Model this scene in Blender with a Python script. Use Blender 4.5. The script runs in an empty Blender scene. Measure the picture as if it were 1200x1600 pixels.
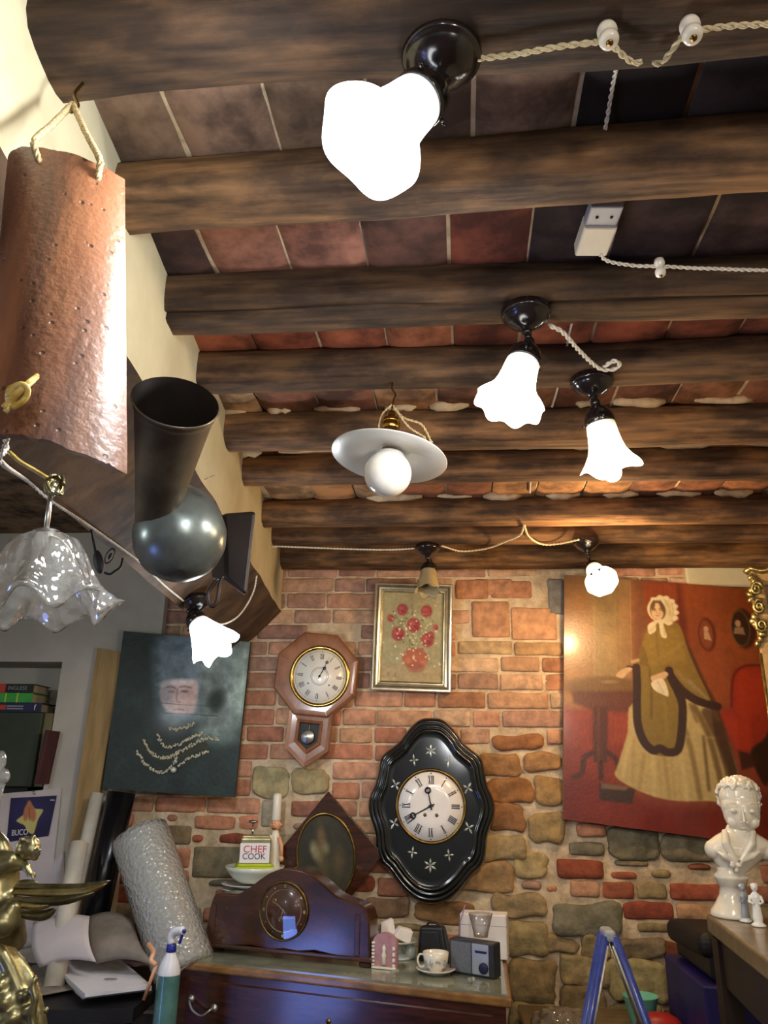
import bpy, bmesh, math, random
import numpy as np
from mathutils import Vector, Matrix, noise as mnoise

random.seed(7)
rng = np.random.default_rng(7)
sc = bpy.context.scene
col = sc.collection

# ------------------------------------------------------------------ camera, world, exposure
F, EYE, D = 1202.0, 1.6, 3.4
YAW, PITCH, ROLL = 5.0, 19.0, 1.0
cam_m = (Matrix.Rotation(math.radians(YAW), 4, 'Z') @ Matrix.Rotation(math.radians(90 + PITCH), 4, 'X')
         @ Matrix.Rotation(math.radians(ROLL), 4, 'Z'))
cam_data = bpy.data.cameras.new('camera')
cam = bpy.data.objects.new('camera', cam_data)
col.objects.link(cam)
cam.matrix_world = Matrix.Translation((0, 0, EYE)) @ cam_m
cam_data.sensor_fit = 'VERTICAL'
cam_data.sensor_height = 36.0
cam_data.lens = 36.0 * F / 1600.0
cam_data.clip_start = 0.02
sc.camera = cam
sc.view_settings.view_transform = 'Standard'
sc.view_settings.look = 'None'
sc.view_settings.gamma = 1.0
sc.view_settings.use_curve_mapping = False
sc.view_settings.exposure = 0.8
sc.cycles.use_denoising = True
sc.cycles.max_bounces = 6
sc.cycles.transparent_max_bounces = 8

world = bpy.data.worlds.new('room_air')
sc.world = world
world.use_nodes = True
bg = world.node_tree.nodes['Background']
bg.inputs[0].default_value = (0.95, 0.97, 1.0, 1)
bg.inputs[1].default_value = 0.11

def light(name, kind, loc, power, color, size=0.05, rot=None, size_y=None):
    ld = bpy.data.lights.new(name, kind)
    ld.energy = power
    ld.color = color
    if kind == 'AREA':
        ld.shape = 'RECTANGLE'
        ld.size = size
        ld.size_y = size_y or size
    else:
        ld.shadow_soft_size = size
    lo = bpy.data.objects.new(name, ld)
    lo.location = loc
    if rot: lo.rotation_euler = rot
    col.objects.link(lo)
    return lo

# daylight through the shop door behind the camera, the room's other ceiling lamps behind it, and one added fill
light('door_daylight', 'AREA', (-2.5, 0.30, 0.22), 8, (0.20, 0.32, 1.0), 0.7, (math.radians(90), 0, math.radians(-90)), 0.55)
light('room_fill', 'POINT', (0.9, -0.7, 2.1), 20, (1.0, 0.88, 0.72), 0.08)
light('room_fill', 'POINT', (0.2, -1.7, 2.1), 22, (0.98, 0.98, 1.0), 0.08)
light('room_fill', 'POINT', (-2.0, 0.9, 2.0), 11, (0.90, 0.98, 1.0), 0.10)  # added fill out of frame at left, brightens the grey wall

# ------------------------------------------------------------------ placement helpers (pixel of the photograph -> point in the room)
R3 = cam_m.to_3x3()
O = Vector((0, 0, EYE))
def ray(x, y): return R3 @ Vector((x - 600, 800 - y, -F))
def PY(x, y, Y=D):
    d = ray(x, y); return O + d * (Y / d.y)
def PZ(x, y, Z):
    d = ray(x, y); return O + d * ((Z - EYE) / d.z)
LW0 = Vector((-0.53, 0.75, 0)); LW1 = Vector((-0.757, 3.4, 0))
LN = (LW1 - LW0).cross(Vector((0, 0, 1))).normalized()       # points into the room
LT = (LW1 - LW0).normalized()
def PL(x, y, off=0):
    d = ray(x, y); t = ((LW0 - O).dot(LN) + off) / d.dot(LN); return O + d * t
def lw(y, off=0, z=0):
    """point on the left wall line at depth y, moved off metres into the room"""
    p = LW0 + LT * ((y - LW0.y) / LT.y) + LN * off
    return Vector((p.x, p.y, z))
def proj(P):
    v = R3.transposed() @ (Vector(P) - O)
    return 600 - F * v.x / v.z, 800 + F * v.y / v.z

def lin(c):
    return tuple(((x + 0.055) / 1.055) ** 2.4 if x > 0.04045 else x / 12.92 for x in c[:3])
def hx(s):
    s = s.lstrip('#'); return tuple(int(s[i:i+2], 16) / 255 for i in (0, 2, 4))
def C(s): return lin(hx(s))

# ------------------------------------------------------------------ materials
def new_mat(name):
    m = bpy.data.materials.new(name); m.use_nodes = True
    nt = m.node_tree
    return m, nt, nt.nodes['Principled BSDF']
def N(nt, t, **k):
    n = nt.nodes.new(t)
    for a, b in k.items(): setattr(n, a, b)
    return n
def mat(name, c1, c2=None, rough=0.6, metal=0.0, scale=8.0, stretch=(1, 1, 1), bump=0.0, bscale=None, detail=4.0,
        coat=0.0, spec=0.5, attr=False, trans=0.0, ior=1.45, emis=None, estr=0.0, rvar=0.0, contrast=(0.35, 0.65), sub=0.0, bdist=0.002):
    m, nt, b = new_mat(name)
    tc = N(nt, 'ShaderNodeTexCoord'); mp = N(nt, 'ShaderNodeMapping')
    mp.inputs['Scale'].default_value = stretch
    nt.links.new(tc.outputs['Object'], mp.inputs['Vector'])
    nz = N(nt, 'ShaderNodeTexNoise'); nz.inputs['Scale'].default_value = scale; nz.inputs['Detail'].default_value = detail
    nz.inputs['Roughness'].default_value = 0.62
    nt.links.new(mp.outputs[0], nz.inputs['Vector'])
    rp = N(nt, 'ShaderNodeValToRGB')
    rp.color_ramp.elements[0].position = contrast[0]; rp.color_ramp.elements[1].position = contrast[1]
    c2 = c2 or c1
    rp.color_ramp.elements[0].color = (*c1, 1); rp.color_ramp.elements[1].color = (*c2, 1)
    nt.links.new(nz.outputs[0], rp.inputs[0])
    out = rp.outputs[0]
    if attr:
        at = N(nt, 'ShaderNodeAttribute'); at.attribute_name = 'Col'
        mx = N(nt, 'ShaderNodeMix', data_type='RGBA', blend_type='MULTIPLY'); mx.inputs[0].default_value = 1
        nt.links.new(at.outputs['Color'], mx.inputs[6]); nt.links.new(out, mx.inputs[7]); out = mx.outputs[2]
    nt.links.new(out, b.inputs['Base Color'])
    b.inputs['Roughness'].default_value = rough; b.inputs['Metallic'].default_value = metal
    b.inputs['Specular IOR Level'].default_value = spec; b.inputs['Coat Weight'].default_value = coat
    b.inputs['Coat Roughness'].default_value = 0.12
    b.inputs['Transmission Weight'].default_value = trans; b.inputs['IOR'].default_value = ior
    if sub: b.inputs['Subsurface Weight'].default_value = sub; b.inputs['Subsurface Radius'].default_value = (0.01, 0.008, 0.006)
    if emis:
        b.inputs['Emission Color'].default_value = (*emis, 1); b.inputs['Emission Strength'].default_value = estr
    if bump:
        n2 = N(nt, 'ShaderNodeTexNoise'); n2.inputs['Scale'].default_value = bscale or scale * 4; n2.inputs['Detail'].default_value = 6
        nt.links.new(mp.outputs[0], n2.inputs['Vector'])
        bp = N(nt, 'ShaderNodeBump'); bp.inputs['Strength'].default_value = bump; bp.inputs['Distance'].default_value = bdist
        nt.links.new(n2.outputs[0], bp.inputs['Height']); nt.links.new(bp.outputs[0], b.inputs['Normal'])
    if rvar:
        mr = N(nt, 'ShaderNodeMapRange'); mr.inputs[3].default_value = max(0.02, rough - rvar); mr.inputs[4].default_value = min(1, rough + rvar)
        nt.links.new(nz.outputs[0], mr.inputs[0]); nt.links.new(mr.outputs[0], b.inputs['Roughness'])
    return m

W1 = (1, 1, 1)
M = {}
M['brick'] = mat('brick', (0.70, 0.69, 0.68), (1.22, 1.2, 1.18), rough=0.9, scale=22, bump=0.9, bscale=70, attr=True, bdist=0.004)
M['mortar'] = mat('mortar', C('ab967a'), C('dac6a6'), rough=0.95, scale=14, bump=1.0, bscale=45, bdist=0.006)
M['tilebrick'] = mat('tilebrick', (0.38, 0.36, 0.37), (1.3, 1.22, 1.15), rough=0.85, scale=7, detail=8, bump=0.7, bscale=50, attr=True, contrast=(0.4, 0.6), bdist=0.003)
M['plaster'] = mat('plaster', C('bfb594'), C('cfc6a6'), rough=0.9, scale=5, bump=0.3, bscale=25)
M['grey_plaster'] = mat('grey_plaster', C('b0aca2'), C('c8c1b4'), rough=0.9, scale=2.5, bump=0.2, bscale=20)
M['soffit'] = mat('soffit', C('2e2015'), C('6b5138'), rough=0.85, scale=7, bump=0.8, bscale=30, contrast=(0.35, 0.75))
M['floor'] = mat('floor', C('54392a'), C('7a5540'), rough=0.6, scale=3)
M['ceiling_back'] = mat('ceiling_back', C('3a2c22'), C('8d7558'), rough=0.95, scale=12, bump=1.0)
M['dark_wood'] = mat('dark_wood', C('2c150c'), C('48241a'), rough=0.28, scale=6, stretch=(1, 6, 14), coat=0.5, bump=0.05)
M['clock_wood'] = mat('clock_wood', C('2a150c'), C('4a2614'), rough=0.22, scale=5, stretch=(1, 3, 12), coat=0.7)
M['red_wood'] = mat('red_wood', C('74462c'), C('9c6a48'), rough=0.32, scale=9, stretch=(1, 1, 4), coat=0.5, contrast=(0.3, 0.7))
M['red_wood_dark'] = mat('red_wood_dark', C('3c1f14'), C('5c3020'), rough=0.35, scale=9, coat=0.3)
M['black_lacquer'] = mat('black_lacquer', C('0a0c0b'), C('101512'), rough=0.16, coat=0.8, scale=3)
M['black_matte'] = mat('black_matte', C('0c0c0e'), C('17171a'), rough=0.55)
M['black_plastic'] = mat('black_plastic', C('101013'), C('1a1a1e'), rough=0.4)
M['bronze_dark'] = mat('bronze_dark', C('1a1310'), C('30241c'), rough=0.3, metal=0.6, scale=20)
M['brass'] = mat('brass', C('9a7a3c'), C('c8a85e'), rough=0.25, metal=1.0, scale=12)
M['old_brass'] = mat('old_brass', C('5e4a26'), C('8d7440'), rough=0.35, metal=1.0, scale=20)
M['gold'] = mat('gold', C('575036'), C('a39c74'), rough=0.34, metal=0.85, scale=14, bump=0.3)
M['gilt'] = mat('gilt', C('857442'), C('c4b47c'), rough=0.32, metal=0.9, scale=30, bump=0.4)
M['champagne'] = mat('champagne', C('c9c0a6'), C('e6dfc8'), rough=0.22, metal=0.85, scale=20)
M['champagne_dark'] = mat('champagne_dark', C('5c5138'), C('7c7050'), rough=0.35, metal=0.7, scale=20)
M['gunmetal'] = mat('gunmetal', C('5a6260'), C('7c8582'), rough=0.30, metal=0.55, scale=9, rvar=0.1)
M['horn_metal'] = mat('horn_metal', C('4a4236'), C('6c6250'), rough=0.42, metal=0.45, scale=9, rvar=0.1)
M['horn_inside'] = mat('horn_inside', C('120d0a'), C('20160f'), rough=0.5, metal=0.2)
M['chrome'] = mat('chrome', C('c8c8c8'), C('dddddd'), rough=0.12, metal=1.0)
M['steel'] = mat('steel', C('9a9a98'), C('c0c0bc'), rough=0.3, metal=0.9)
M['dial_white'] = mat('dial_white', C('e9e6e2'), C('f1efec'), rough=0.25, coat=0.6, scale=3)
M['dial_paper'] = mat('dial_paper', C('dcd8cc'), C('efece2'), rough=0.35, coat=0.5, scale=6)
M['ink'] = mat('ink', C('12110f'), rough=0.5)
M['pearl'] = mat('pearl', C('80857e'), C('cdd2cb'), rough=0.25, metal=0.2, scale=60)
M['porcelain'] = mat('porcelain', C('d8d2c2'), C('e4dfd0'), rough=0.18, coat=0.6, scale=5)
M['white_ceramic'] = mat('white_ceramic', C('dfe0dc'), C('eaebe7'), rough=0.18, coat=0.5)
M['bowl_ceramic'] = mat('bowl_ceramic', C('c8cfc0'), C('d6dbcc'), rough=0.2, coat=0.5)
M['cord'] = mat('cord', C('bfb08c'), C('dcd0ae'), rough=0.8, scale=200)
M['white_cord'] = mat('white_cord', C('c9c4b6'), C('e4e0d6'), rough=0.8, scale=200)
M['rope'] = mat('rope', C('a08a60'), C('d0bc90'), rough=0.9, scale=150)
M['yellow_cord'] = mat('yellow_cord', C('a9882e'), C('d9c070'), rough=0.4, scale=60, coat=0.3)
M['insulator'] = mat('insulator', C('d9d2c0'), C('ece6d8'), rough=0.2, coat=0.6)
M['box_white'] = mat('box_white', C('d6d2c2'), C('e2decf'), rough=0.45)
M['box_grey'] = mat('box_grey', C('8e95a0'), C('a3a9b2'), rough=0.4)
M['enamel'] = mat('enamel', C('b4b4b0'), C('c4c4c0'), rough=0.35, coat=0.3, scale=4)
M['opal'] = mat('opal', C('dcdad2'), C('e6e4dc'), rough=0.15, coat=0.5, sub=0.3)
M['unlit_shade'] = mat('unlit_shade', C('9c8c68'), C('b5a680'), rough=0.3, sub=0.2)
M['terracotta'] = None
M['lamp_black'] = mat('lamp_black', C('0c0a0a'), C('1c1718'), rough=0.2, coat=0.5)
M['plank'] = mat('plank', C('8a6f42'), C('ab8d5a'), rough=0.6, scale=4, stretch=(8, 8, 1))
M['bubble'] = None
M['tube_white'] = mat('tube_white', C('b5afa0'), C('cdc7ba'), rough=0.6)
M['tube_black'] = mat('tube_black', C('0b0b0e'), C('15151a'), rough=0.25)
M['paper'] = mat('paper', C('bdb3b4'), C('d2c9c8'), rough=0.8, scale=3)
M['paper_bright'] = mat('paper_bright', C('c9c8d2'), C('dcdce2'), rough=0.7, scale=3)
M['grey_sheet'] = mat('grey_sheet', C('6e655c'), C('90867a'), rough=0.5, scale=8)
M['green_box'] = mat('green_box', C('253024'), C('333d2c'), rough=0.6, scale=3)
M['tan_box'] = mat('tan_box', C('6a6244'), C('7d7452'), rough=0.7)
M['plum'] = mat('plum', C('3a1c20'), C('4c2428'), rough=0.7)
M['book_red'] = mat('book_red', C('b03c30'), rough=0.5); M['book_black'] = mat('book_black', C('151a1a'), rough=0.45)
M['book_green'] = mat('book_green', C('2f8a38'), C('3aa044'), rough=0.5); M['book_navy'] = mat('book_navy', C('16183c'), C('1c2048'), rough=0.5)
M['pages'] = mat('pages', C('a08c6c'), C('b7a482'), rough=0.9, scale=60, stretch=(1, 1, 12))
M['text_grey'] = mat('text_grey', C('8f8f98'), rough=0.6); M['text_white'] = mat('text_white', C('e6e4ee'), rough=0.6)
M['text_red'] = mat('text_red', C('b8352f'), rough=0.6); M['lime'] = mat('lime', C('a8bb30'), C('b9c93a'), rough=0.4)
M['tin'] = mat('tin', C('9a946c'), C('c2bb92'), rough=0.25, metal=0.7)
M['label_white'] = mat('label_white', C('e6e2e6'), rough=0.4)
M['peach'] = mat('peach', C('d89a70'), C('e6b48c'), rough=0.3, coat=0.5)
M['cream'] = mat('cream', C('e6dfcc'), rough=0.3, coat=0.5)
M['blue_paint'] = mat('blue_paint', C('23357f'), C('30479a'), rough=0.35, coat=0.3, scale=30)
M['worn_metal'] = mat('worn_metal', C('9a9482'), C('bdb7a4'), rough=0.4, metal=0.5, scale=30)
M['blue_box'] = mat('blue_box', C('17124a'), C('211a5c'), rough=0.5)
M['mint'] = mat('mint', C('5cab90'), C('83c6ac'), rough=0.35, scale=4, sub=0.2)
M['red_plastic'] = mat('red_plastic', C('8f1d1c'), C('a92a26'), rough=0.4)
M['shelf_wood'] = mat('shelf_wood', C('5c4c34'), C('7c694a'), rough=0.35, scale=5, stretch=(1, 5, 5), coat=0.4)
M['shelf_dark'] = mat('shelf_dark', C('1c1310'), C('2a1d17'), rough=0.45)
M['pink_house'] = mat('pink_house', C('a3747a'), C('b58a8c'), rough=0.5, scale=40)
M['radio_dark'] = mat('radio_dark', C('22242a'), C('2e3138'), rough=0.35)
M['radio_silver'] = mat('radio_silver', C('9aa0aa'), C('b0b6c0'), rough=0.3, metal=0.4)
M['radio_grille'] = mat('radio_grille', C('5c6068'), C('777c84'), rough=0.5, metal=0.3, scale=300)
M['blue_reflection'] = mat('blue_reflection', C('6f8ce0'), rough=0.4)  # tone of the reflection painted on the mantel clock glass
M['spray_white'] = mat('spray_white', C('dfe2ea'), rough=0.3); M['spray_blue'] = mat('spray_blue', C('1c2a8a'), rough=0.35)
M['spray_teal'] = mat('spray_teal', C('33605c'), C('5c8884'), rough=0.3, coat=0.4)
M['green_glaze'] = mat('green_glaze', C('9aa7a0'), C('b7c0ba'), rough=0.15, coat=0.6)
M['dresser_top'] = mat('dresser_top', C('62695c'), C('8a8c78'), rough=0.14, scale=7, coat=0.4)
M['dresser_edge'] = mat('dresser_edge', C('6e4c28'), C('946c3c'), rough=0.35, scale=8, stretch=(1, 5, 5), coat=0.3)
M['purple_rod'] = mat('purple_rod', C('8f78a8'), rough=0.4)
M['white_card'] = mat('white_card', C('dcd6d2'), C('e6e1de'), rough=0.7)
M['tan_card'] = mat('tan_card', C('7c6a4c'), C('917c5a'), rough=0.8)
M['canvas_side'] = mat('canvas_side', C('a07a50'), C('bc9a6c'), rough=0.8)
M['canvas_dark'] = mat('canvas_dark', C('20302c'), C('2e403a'), rough=0.7)
M['oil'] = mat('oil', (0.92, 0.92, 0.92), (1.06, 1.06, 1.06), rough=0.33, scale=40, attr=True, bump=0.35, bscale=90, coat=0.25, bdist=0.0015)
M['oil_matte'] = mat('oil_matte', (0.9, 0.9, 0.9), (1.08, 1.08, 1.08), rough=0.6, scale=60, attr=True, bump=0.2, bscale=120)
M['oil_gloss'] = mat('oil_gloss', (0.9, 0.9, 0.9), (1.2, 1.2, 1.2), rough=0.5, scale=30, attr=True, bump=0.5, bscale=60, coat=0.08, bdist=0.003, rvar=0.08)
M['print'] = mat('print', (0.97, 0.97, 0.97), (1.03, 1.03, 1.03), rough=0.45, scale=40, attr=True)
M['ivory_bead'] = mat('ivory_bead', C('a8a48c'), C('c6c2aa'), rough=0.4, scale=60)
M['leather'] = mat('leather', C('120a08'), C('24120d'), rough=0.45)

def glass_mat(name, tint, rough=0.05, mixd=0.0, white=(0.9, 0.9, 0.88), bump=0.0, bscale=40, alpha=None):
    """thin clear stuff: gloss over transparency, plus some cloudy white"""
    m, nt, b = new_mat(name)
    nt.nodes.remove(b)
    outn = nt.nodes['Material Output']
    tr = N(nt, 'ShaderNodeBsdfTransparent'); tr.inputs[0].default_value = (*tint, 1)
    gl = N(nt, 'ShaderNodeBsdfGlossy'); gl.inputs['Roughness'].default_value = rough
    df = N(nt, 'ShaderNodeBsdfDiffuse'); df.inputs[0].default_value = (*white, 1)
    tl = N(nt, 'ShaderNodeBsdfTranslucent'); tl.inputs[0].default_value = (*white, 1)
    ad = N(nt, 'ShaderNodeMixShader'); ad.inputs[0].default_value = 0.4
    nt.links.new(df.outputs[0], ad.inputs[1]); nt.links.new(tl.outputs[0], ad.inputs[2])
    m1 = N(nt, 'ShaderNodeMixShader'); m1.inputs[0].default_value = mixd
    nt.links.new(tr.outputs[0], m1.inputs[1]); nt.links.new(ad.outputs[0], m1.inputs[2])
    lwn = N(nt, 'ShaderNodeLayerWeight'); lwn.inputs[0].default_value = 0.35
    m2 = N(nt, 'ShaderNodeMixShader')
    nt.links.new(lwn.outputs['Facing'], m2.inputs[0]); nt.links.new(m1.outputs[0], m2.inputs[1]); nt.links.new(gl.outputs[0], m2.inputs[2])
    nt.links.new(m2.outputs[0], outn.inputs[0])
    if bump:
        tc = N(nt, 'ShaderNodeTexCoord'); v = N(nt, 'ShaderNodeTexVoronoi'); v.inputs['Scale'].default_value = bscale
        nt.links.new(tc.outputs['Object'], v.inputs['Vector'])
        bp = N(nt, 'ShaderNodeBump'); bp.inputs['Strength'].default_value = bump; bp.inputs['Distance'].default_value = 0.004
        nt.links.new(v.outputs['Distance'], bp.inputs['Height'])
        for n in (gl, df, lwn): nt.links.new(bp.outputs[0], n.inputs['Normal'])
    return m
M['crystal'] = glass_mat('crystal', (0.93, 0.95, 0.95), 0.06, 0.30, (0.75, 0.76, 0.74), bump=0.8, bscale=70)
M['clear'] = glass_mat('clear', (0.95, 0.95, 0.96), 0.05, 0.12)
M['glass_pane'] = glass_mat('glass_pane', (0.98, 0.98, 0.98), 0.03, 0.0)
M['bubble'] = glass_mat('bubble', (0.7, 0.72, 0.72), 0.16, 0.85, (0.58, 0.60, 0.58), bump=1.0, bscale=75)
M['clear_bag'] = glass_mat('clear_bag', (0.8, 0.78, 0.74), 0.1, 0.35, (0.6, 0.55, 0.45), bump=1.0, bscale=30)

def lit_glass(name, c, strength):
    """opal glass with a burning bulb inside: it glows"""
    m, nt, b = new_mat(name)
    b.inputs['Base Color'].default_value = (0.8, 0.8, 0.78, 1)
    b.inputs['Roughness'].default_value = 0.3
    b.inputs['Emission Color'].default_value = (*c, 1)
    tc = N(nt, 'ShaderNodeTexCoord'); sp = N(nt, 'ShaderNodeSeparateXYZ'); nt.links.new(tc.outputs['Object'], sp.inputs[0])
    mr = N(nt, 'ShaderNodeMapRange'); mr.inputs[1].default_value = 0.002; mr.inputs[2].default_value = 0.055
    mr.inputs[3].default_value = strength * 0.035; mr.inputs[4].default_value = strength
    nt.links.new(sp.outputs['Z'], mr.inputs[0]); mr.inputs[3].default_value = 0.0; mr.inputs[4].default_value = 1.0
    pw = N(nt, 'ShaderNodeMath', operation='POWER'); pw.inputs[1].default_value = 2.0; nt.links.new(mr.outputs[0], pw.inputs[0])
    ml = N(nt, 'ShaderNodeMath', operation='MULTIPLY_ADD'); ml.inputs[1].default_value = strength; ml.inputs[2].default_value = 0.22; nt.links.new(pw.outputs[0], ml.inputs[0])
    nt.links.new(ml.outputs[0], b.inputs['Emission Strength'])
    return m
COOL, WARM, NEUT = (0.93, 0.97, 1.0), (1.0, 0.70, 0.34), (1.0, 0.96, 0.90)
M['lit_cool'] = lit_glass('lit_cool', COOL, 7)
M['lit_neutral'] = lit_glass('lit_neutral', NEUT, 6)
M['lit_warm'] = lit_glass('lit_warm', (1.0, 0.78, 0.48), 5)
def emit(name, c, s):
    m, nt, b = new_mat(name); b.inputs['Emission Color'].default_value = (*c, 1); b.inputs['Emission Strength'].default_value = s
    return m
M['bulb_cool'] = emit('bulb_cool', COOL, 20); M['bulb_warm'] = emit('bulb_warm', (1, 0.8, 0.5), 16)

def wood_log_mat():
    m, nt, b = new_mat('log')
    tc = N(nt, 'ShaderNodeTexCoord')
    mp = N(nt, 'ShaderNodeMapping'); mp.inputs['Scale'].default_value = (2.6, 24, 24)
    nt.links.new(tc.outputs['Object'], mp.inputs[0])
    n1 = N(nt, 'ShaderNodeTexNoise'); n1.inputs['Scale'].default_value = 2.2; n1.inputs['Detail'].default_value = 7
    nt.links.new(mp.outputs[0], n1.inputs[0])
    mp2 = N(nt, 'ShaderNodeMapping'); mp2.inputs['Scale'].default_value = (3.2, 7, 7)
    nt.links.new(tc.outputs['Object'], mp2.inputs[0])
    n2 = N(nt, 'ShaderNodeTexNoise'); n2.inputs['Scale'].default_value = 1.6; n2.inputs['Detail'].default_value = 3
    nt.links.new(mp2.outputs[0], n2.inputs[0])
    r1 = N(nt, 'ShaderNodeValToRGB'); e = r1.color_ramp.elements
    e[0].position = 0.3; e[0].color = (*C('3e332b'), 1); e[1].position = 0.72; e[1].color = (*C('7d644c'), 1)
    nt.links.new(n1.outputs[0], r1.inputs[0])
    n2.inputs['Detail'].default_value = 6; n2.inputs['Roughness'].default_value = 0.6
    r2 = N(nt, 'ShaderNodeValToRGB'); e = r2.color_ramp.elements
    e[0].position = 0.44; e[0].color = (0.50, 0.47, 0.48, 1); e[1].position = 0.60; e[1].color = (1.25, 1.12, 0.95, 1)
    nt.links.new(n2.outputs[0], r2.inputs[0])
    mx = N(nt, 'ShaderNodeMix', data_type='RGBA', blend_type='MULTIPLY'); mx.inputs[0].default_value = 1
    nt.links.new(r1.outputs[0], mx.inputs[6]); nt.links.new(r2.outputs[0], mx.inputs[7])
    at = N(nt, 'ShaderNodeAttribute'); at.attribute_name = 'Col'
    m2 = N(nt, 'ShaderNodeMix', data_type='RGBA', blend_type='MULTIPLY'); m2.inputs[0].default_value = 1
    nt.links.new(mx.outputs[2], m2.inputs[6]); nt.links.new(at.outputs['Color'], m2.inputs[7])
    nt.links.new(m2.outputs[2], b.inputs['Base Color'])
    b.inputs['Roughness'].default_value = 0.78; b.inputs['Specular IOR Level'].default_value = 0.3
    bp = N(nt, 'ShaderNodeBump'); bp.inputs['Strength'].default_value = 0.7; bp.inputs['Distance'].default_value = 0.006
    nt.links.new(n1.outputs[0], bp.inputs['Height']); nt.links.new(bp.outputs[0], b.inputs['Normal'])
    return m
M['log'] = wood_log_mat()

def terracotta_mat():
    m, nt, b = new_mat('terracotta')
    tc = N(nt, 'ShaderNodeTexCoord')
    mp = N(nt, 'ShaderNodeMapping'); mp.inputs['Scale'].default_value = (14, 14, 2.0)
    nt.links.new(tc.outputs['Object'], mp.inputs[0])
    n1 = N(nt, 'ShaderNodeTexNoise'); n1.inputs['Scale'].default_value = 1.4; n1.inputs['Detail'].default_value = 6
    nt.links.new(mp.outputs[0], n1.inputs[0])
    r1 = N(nt, 'ShaderNodeValToRGB'); e = r1.color_ramp.elements
    e[0].position = 0.3; e[0].color = (*C('54301f'), 1); e[1].position = 0.7; e[1].color = (*C('9a6440'), 1)
    nt.links.new(n1.outputs[0], r1.inputs[0])
    v = N(nt, 'ShaderNodeTexVoronoi'); v.inputs['Scale'].default_value = 60; nt.links.new(tc.outputs['Object'], v.inputs['Vector'])
    r2 = N(nt, 'ShaderNodeValToRGB'); e = r2.color_ramp.elements
    e[0].position = 0.08; e[0].color = (0.18, 0.14, 0.12, 1); e[1].position = 0.17; e[1].color = (1, 1, 1, 1)
    n3 = N(nt, 'ShaderNodeTexNoise'); n3.inputs['Scale'].default_value = 120; nt.links.new(tc.outputs['Object'], n3.inputs[0])
    nt.links.new(v.outputs['Distance'], r2.inputs[0])
    mx = N(nt, 'ShaderNodeMix', data_type='RGBA', blend_type='MULTIPLY'); mx.inputs[0].default_value = 0.8
    nt.links.new(r1.outputs[0], mx.inputs[6]); nt.links.new(r2.outputs[0], mx.inputs[7])
    nt.links.new(mx.outputs[2], b.inputs['Base Color'])
    b.inputs['Roughness'].default_value = 0.46; b.inputs['Coat Weight'].default_value = 0.9; b.inputs['Coat Roughness'].default_value = 0.45
    bp = N(nt, 'ShaderNodeBump'); bp.inputs['Strength'].default_value = 0.9; bp.inputs['Distance'].default_value = 0.0022
    ad = N(nt, 'ShaderNodeMath', operation='ADD'); nt.links.new(r2.outputs[0], ad.inputs[0]); nt.links.new(n3.outputs[0], ad.inputs[1])
    nt.links.new(ad.outputs[0], bp.inputs['Height']); nt.links.new(bp.outputs[0], b.inputs['Normal'])
    return m
M['terracotta'] = terracotta_mat()

# ------------------------------------------------------------------ geometry collector
def frame_z(axis, up=Vector((0, 0, 1))):
    z = Vector(axis).normalized()
    if abs(z.dot(up)) > 0.98: up = Vector((0, 1, 0))
    x = up.cross(z).normalized(); y = z.cross(x)
    return Matrix((x, y, z)).transposed().to_4x4()
def at(p, m=None):
    t = Matrix.Translation(p)
    return t @ m if m else t
def rotm(ax, deg): return Matrix.Rotation(math.radians(deg), 4, ax)

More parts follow.
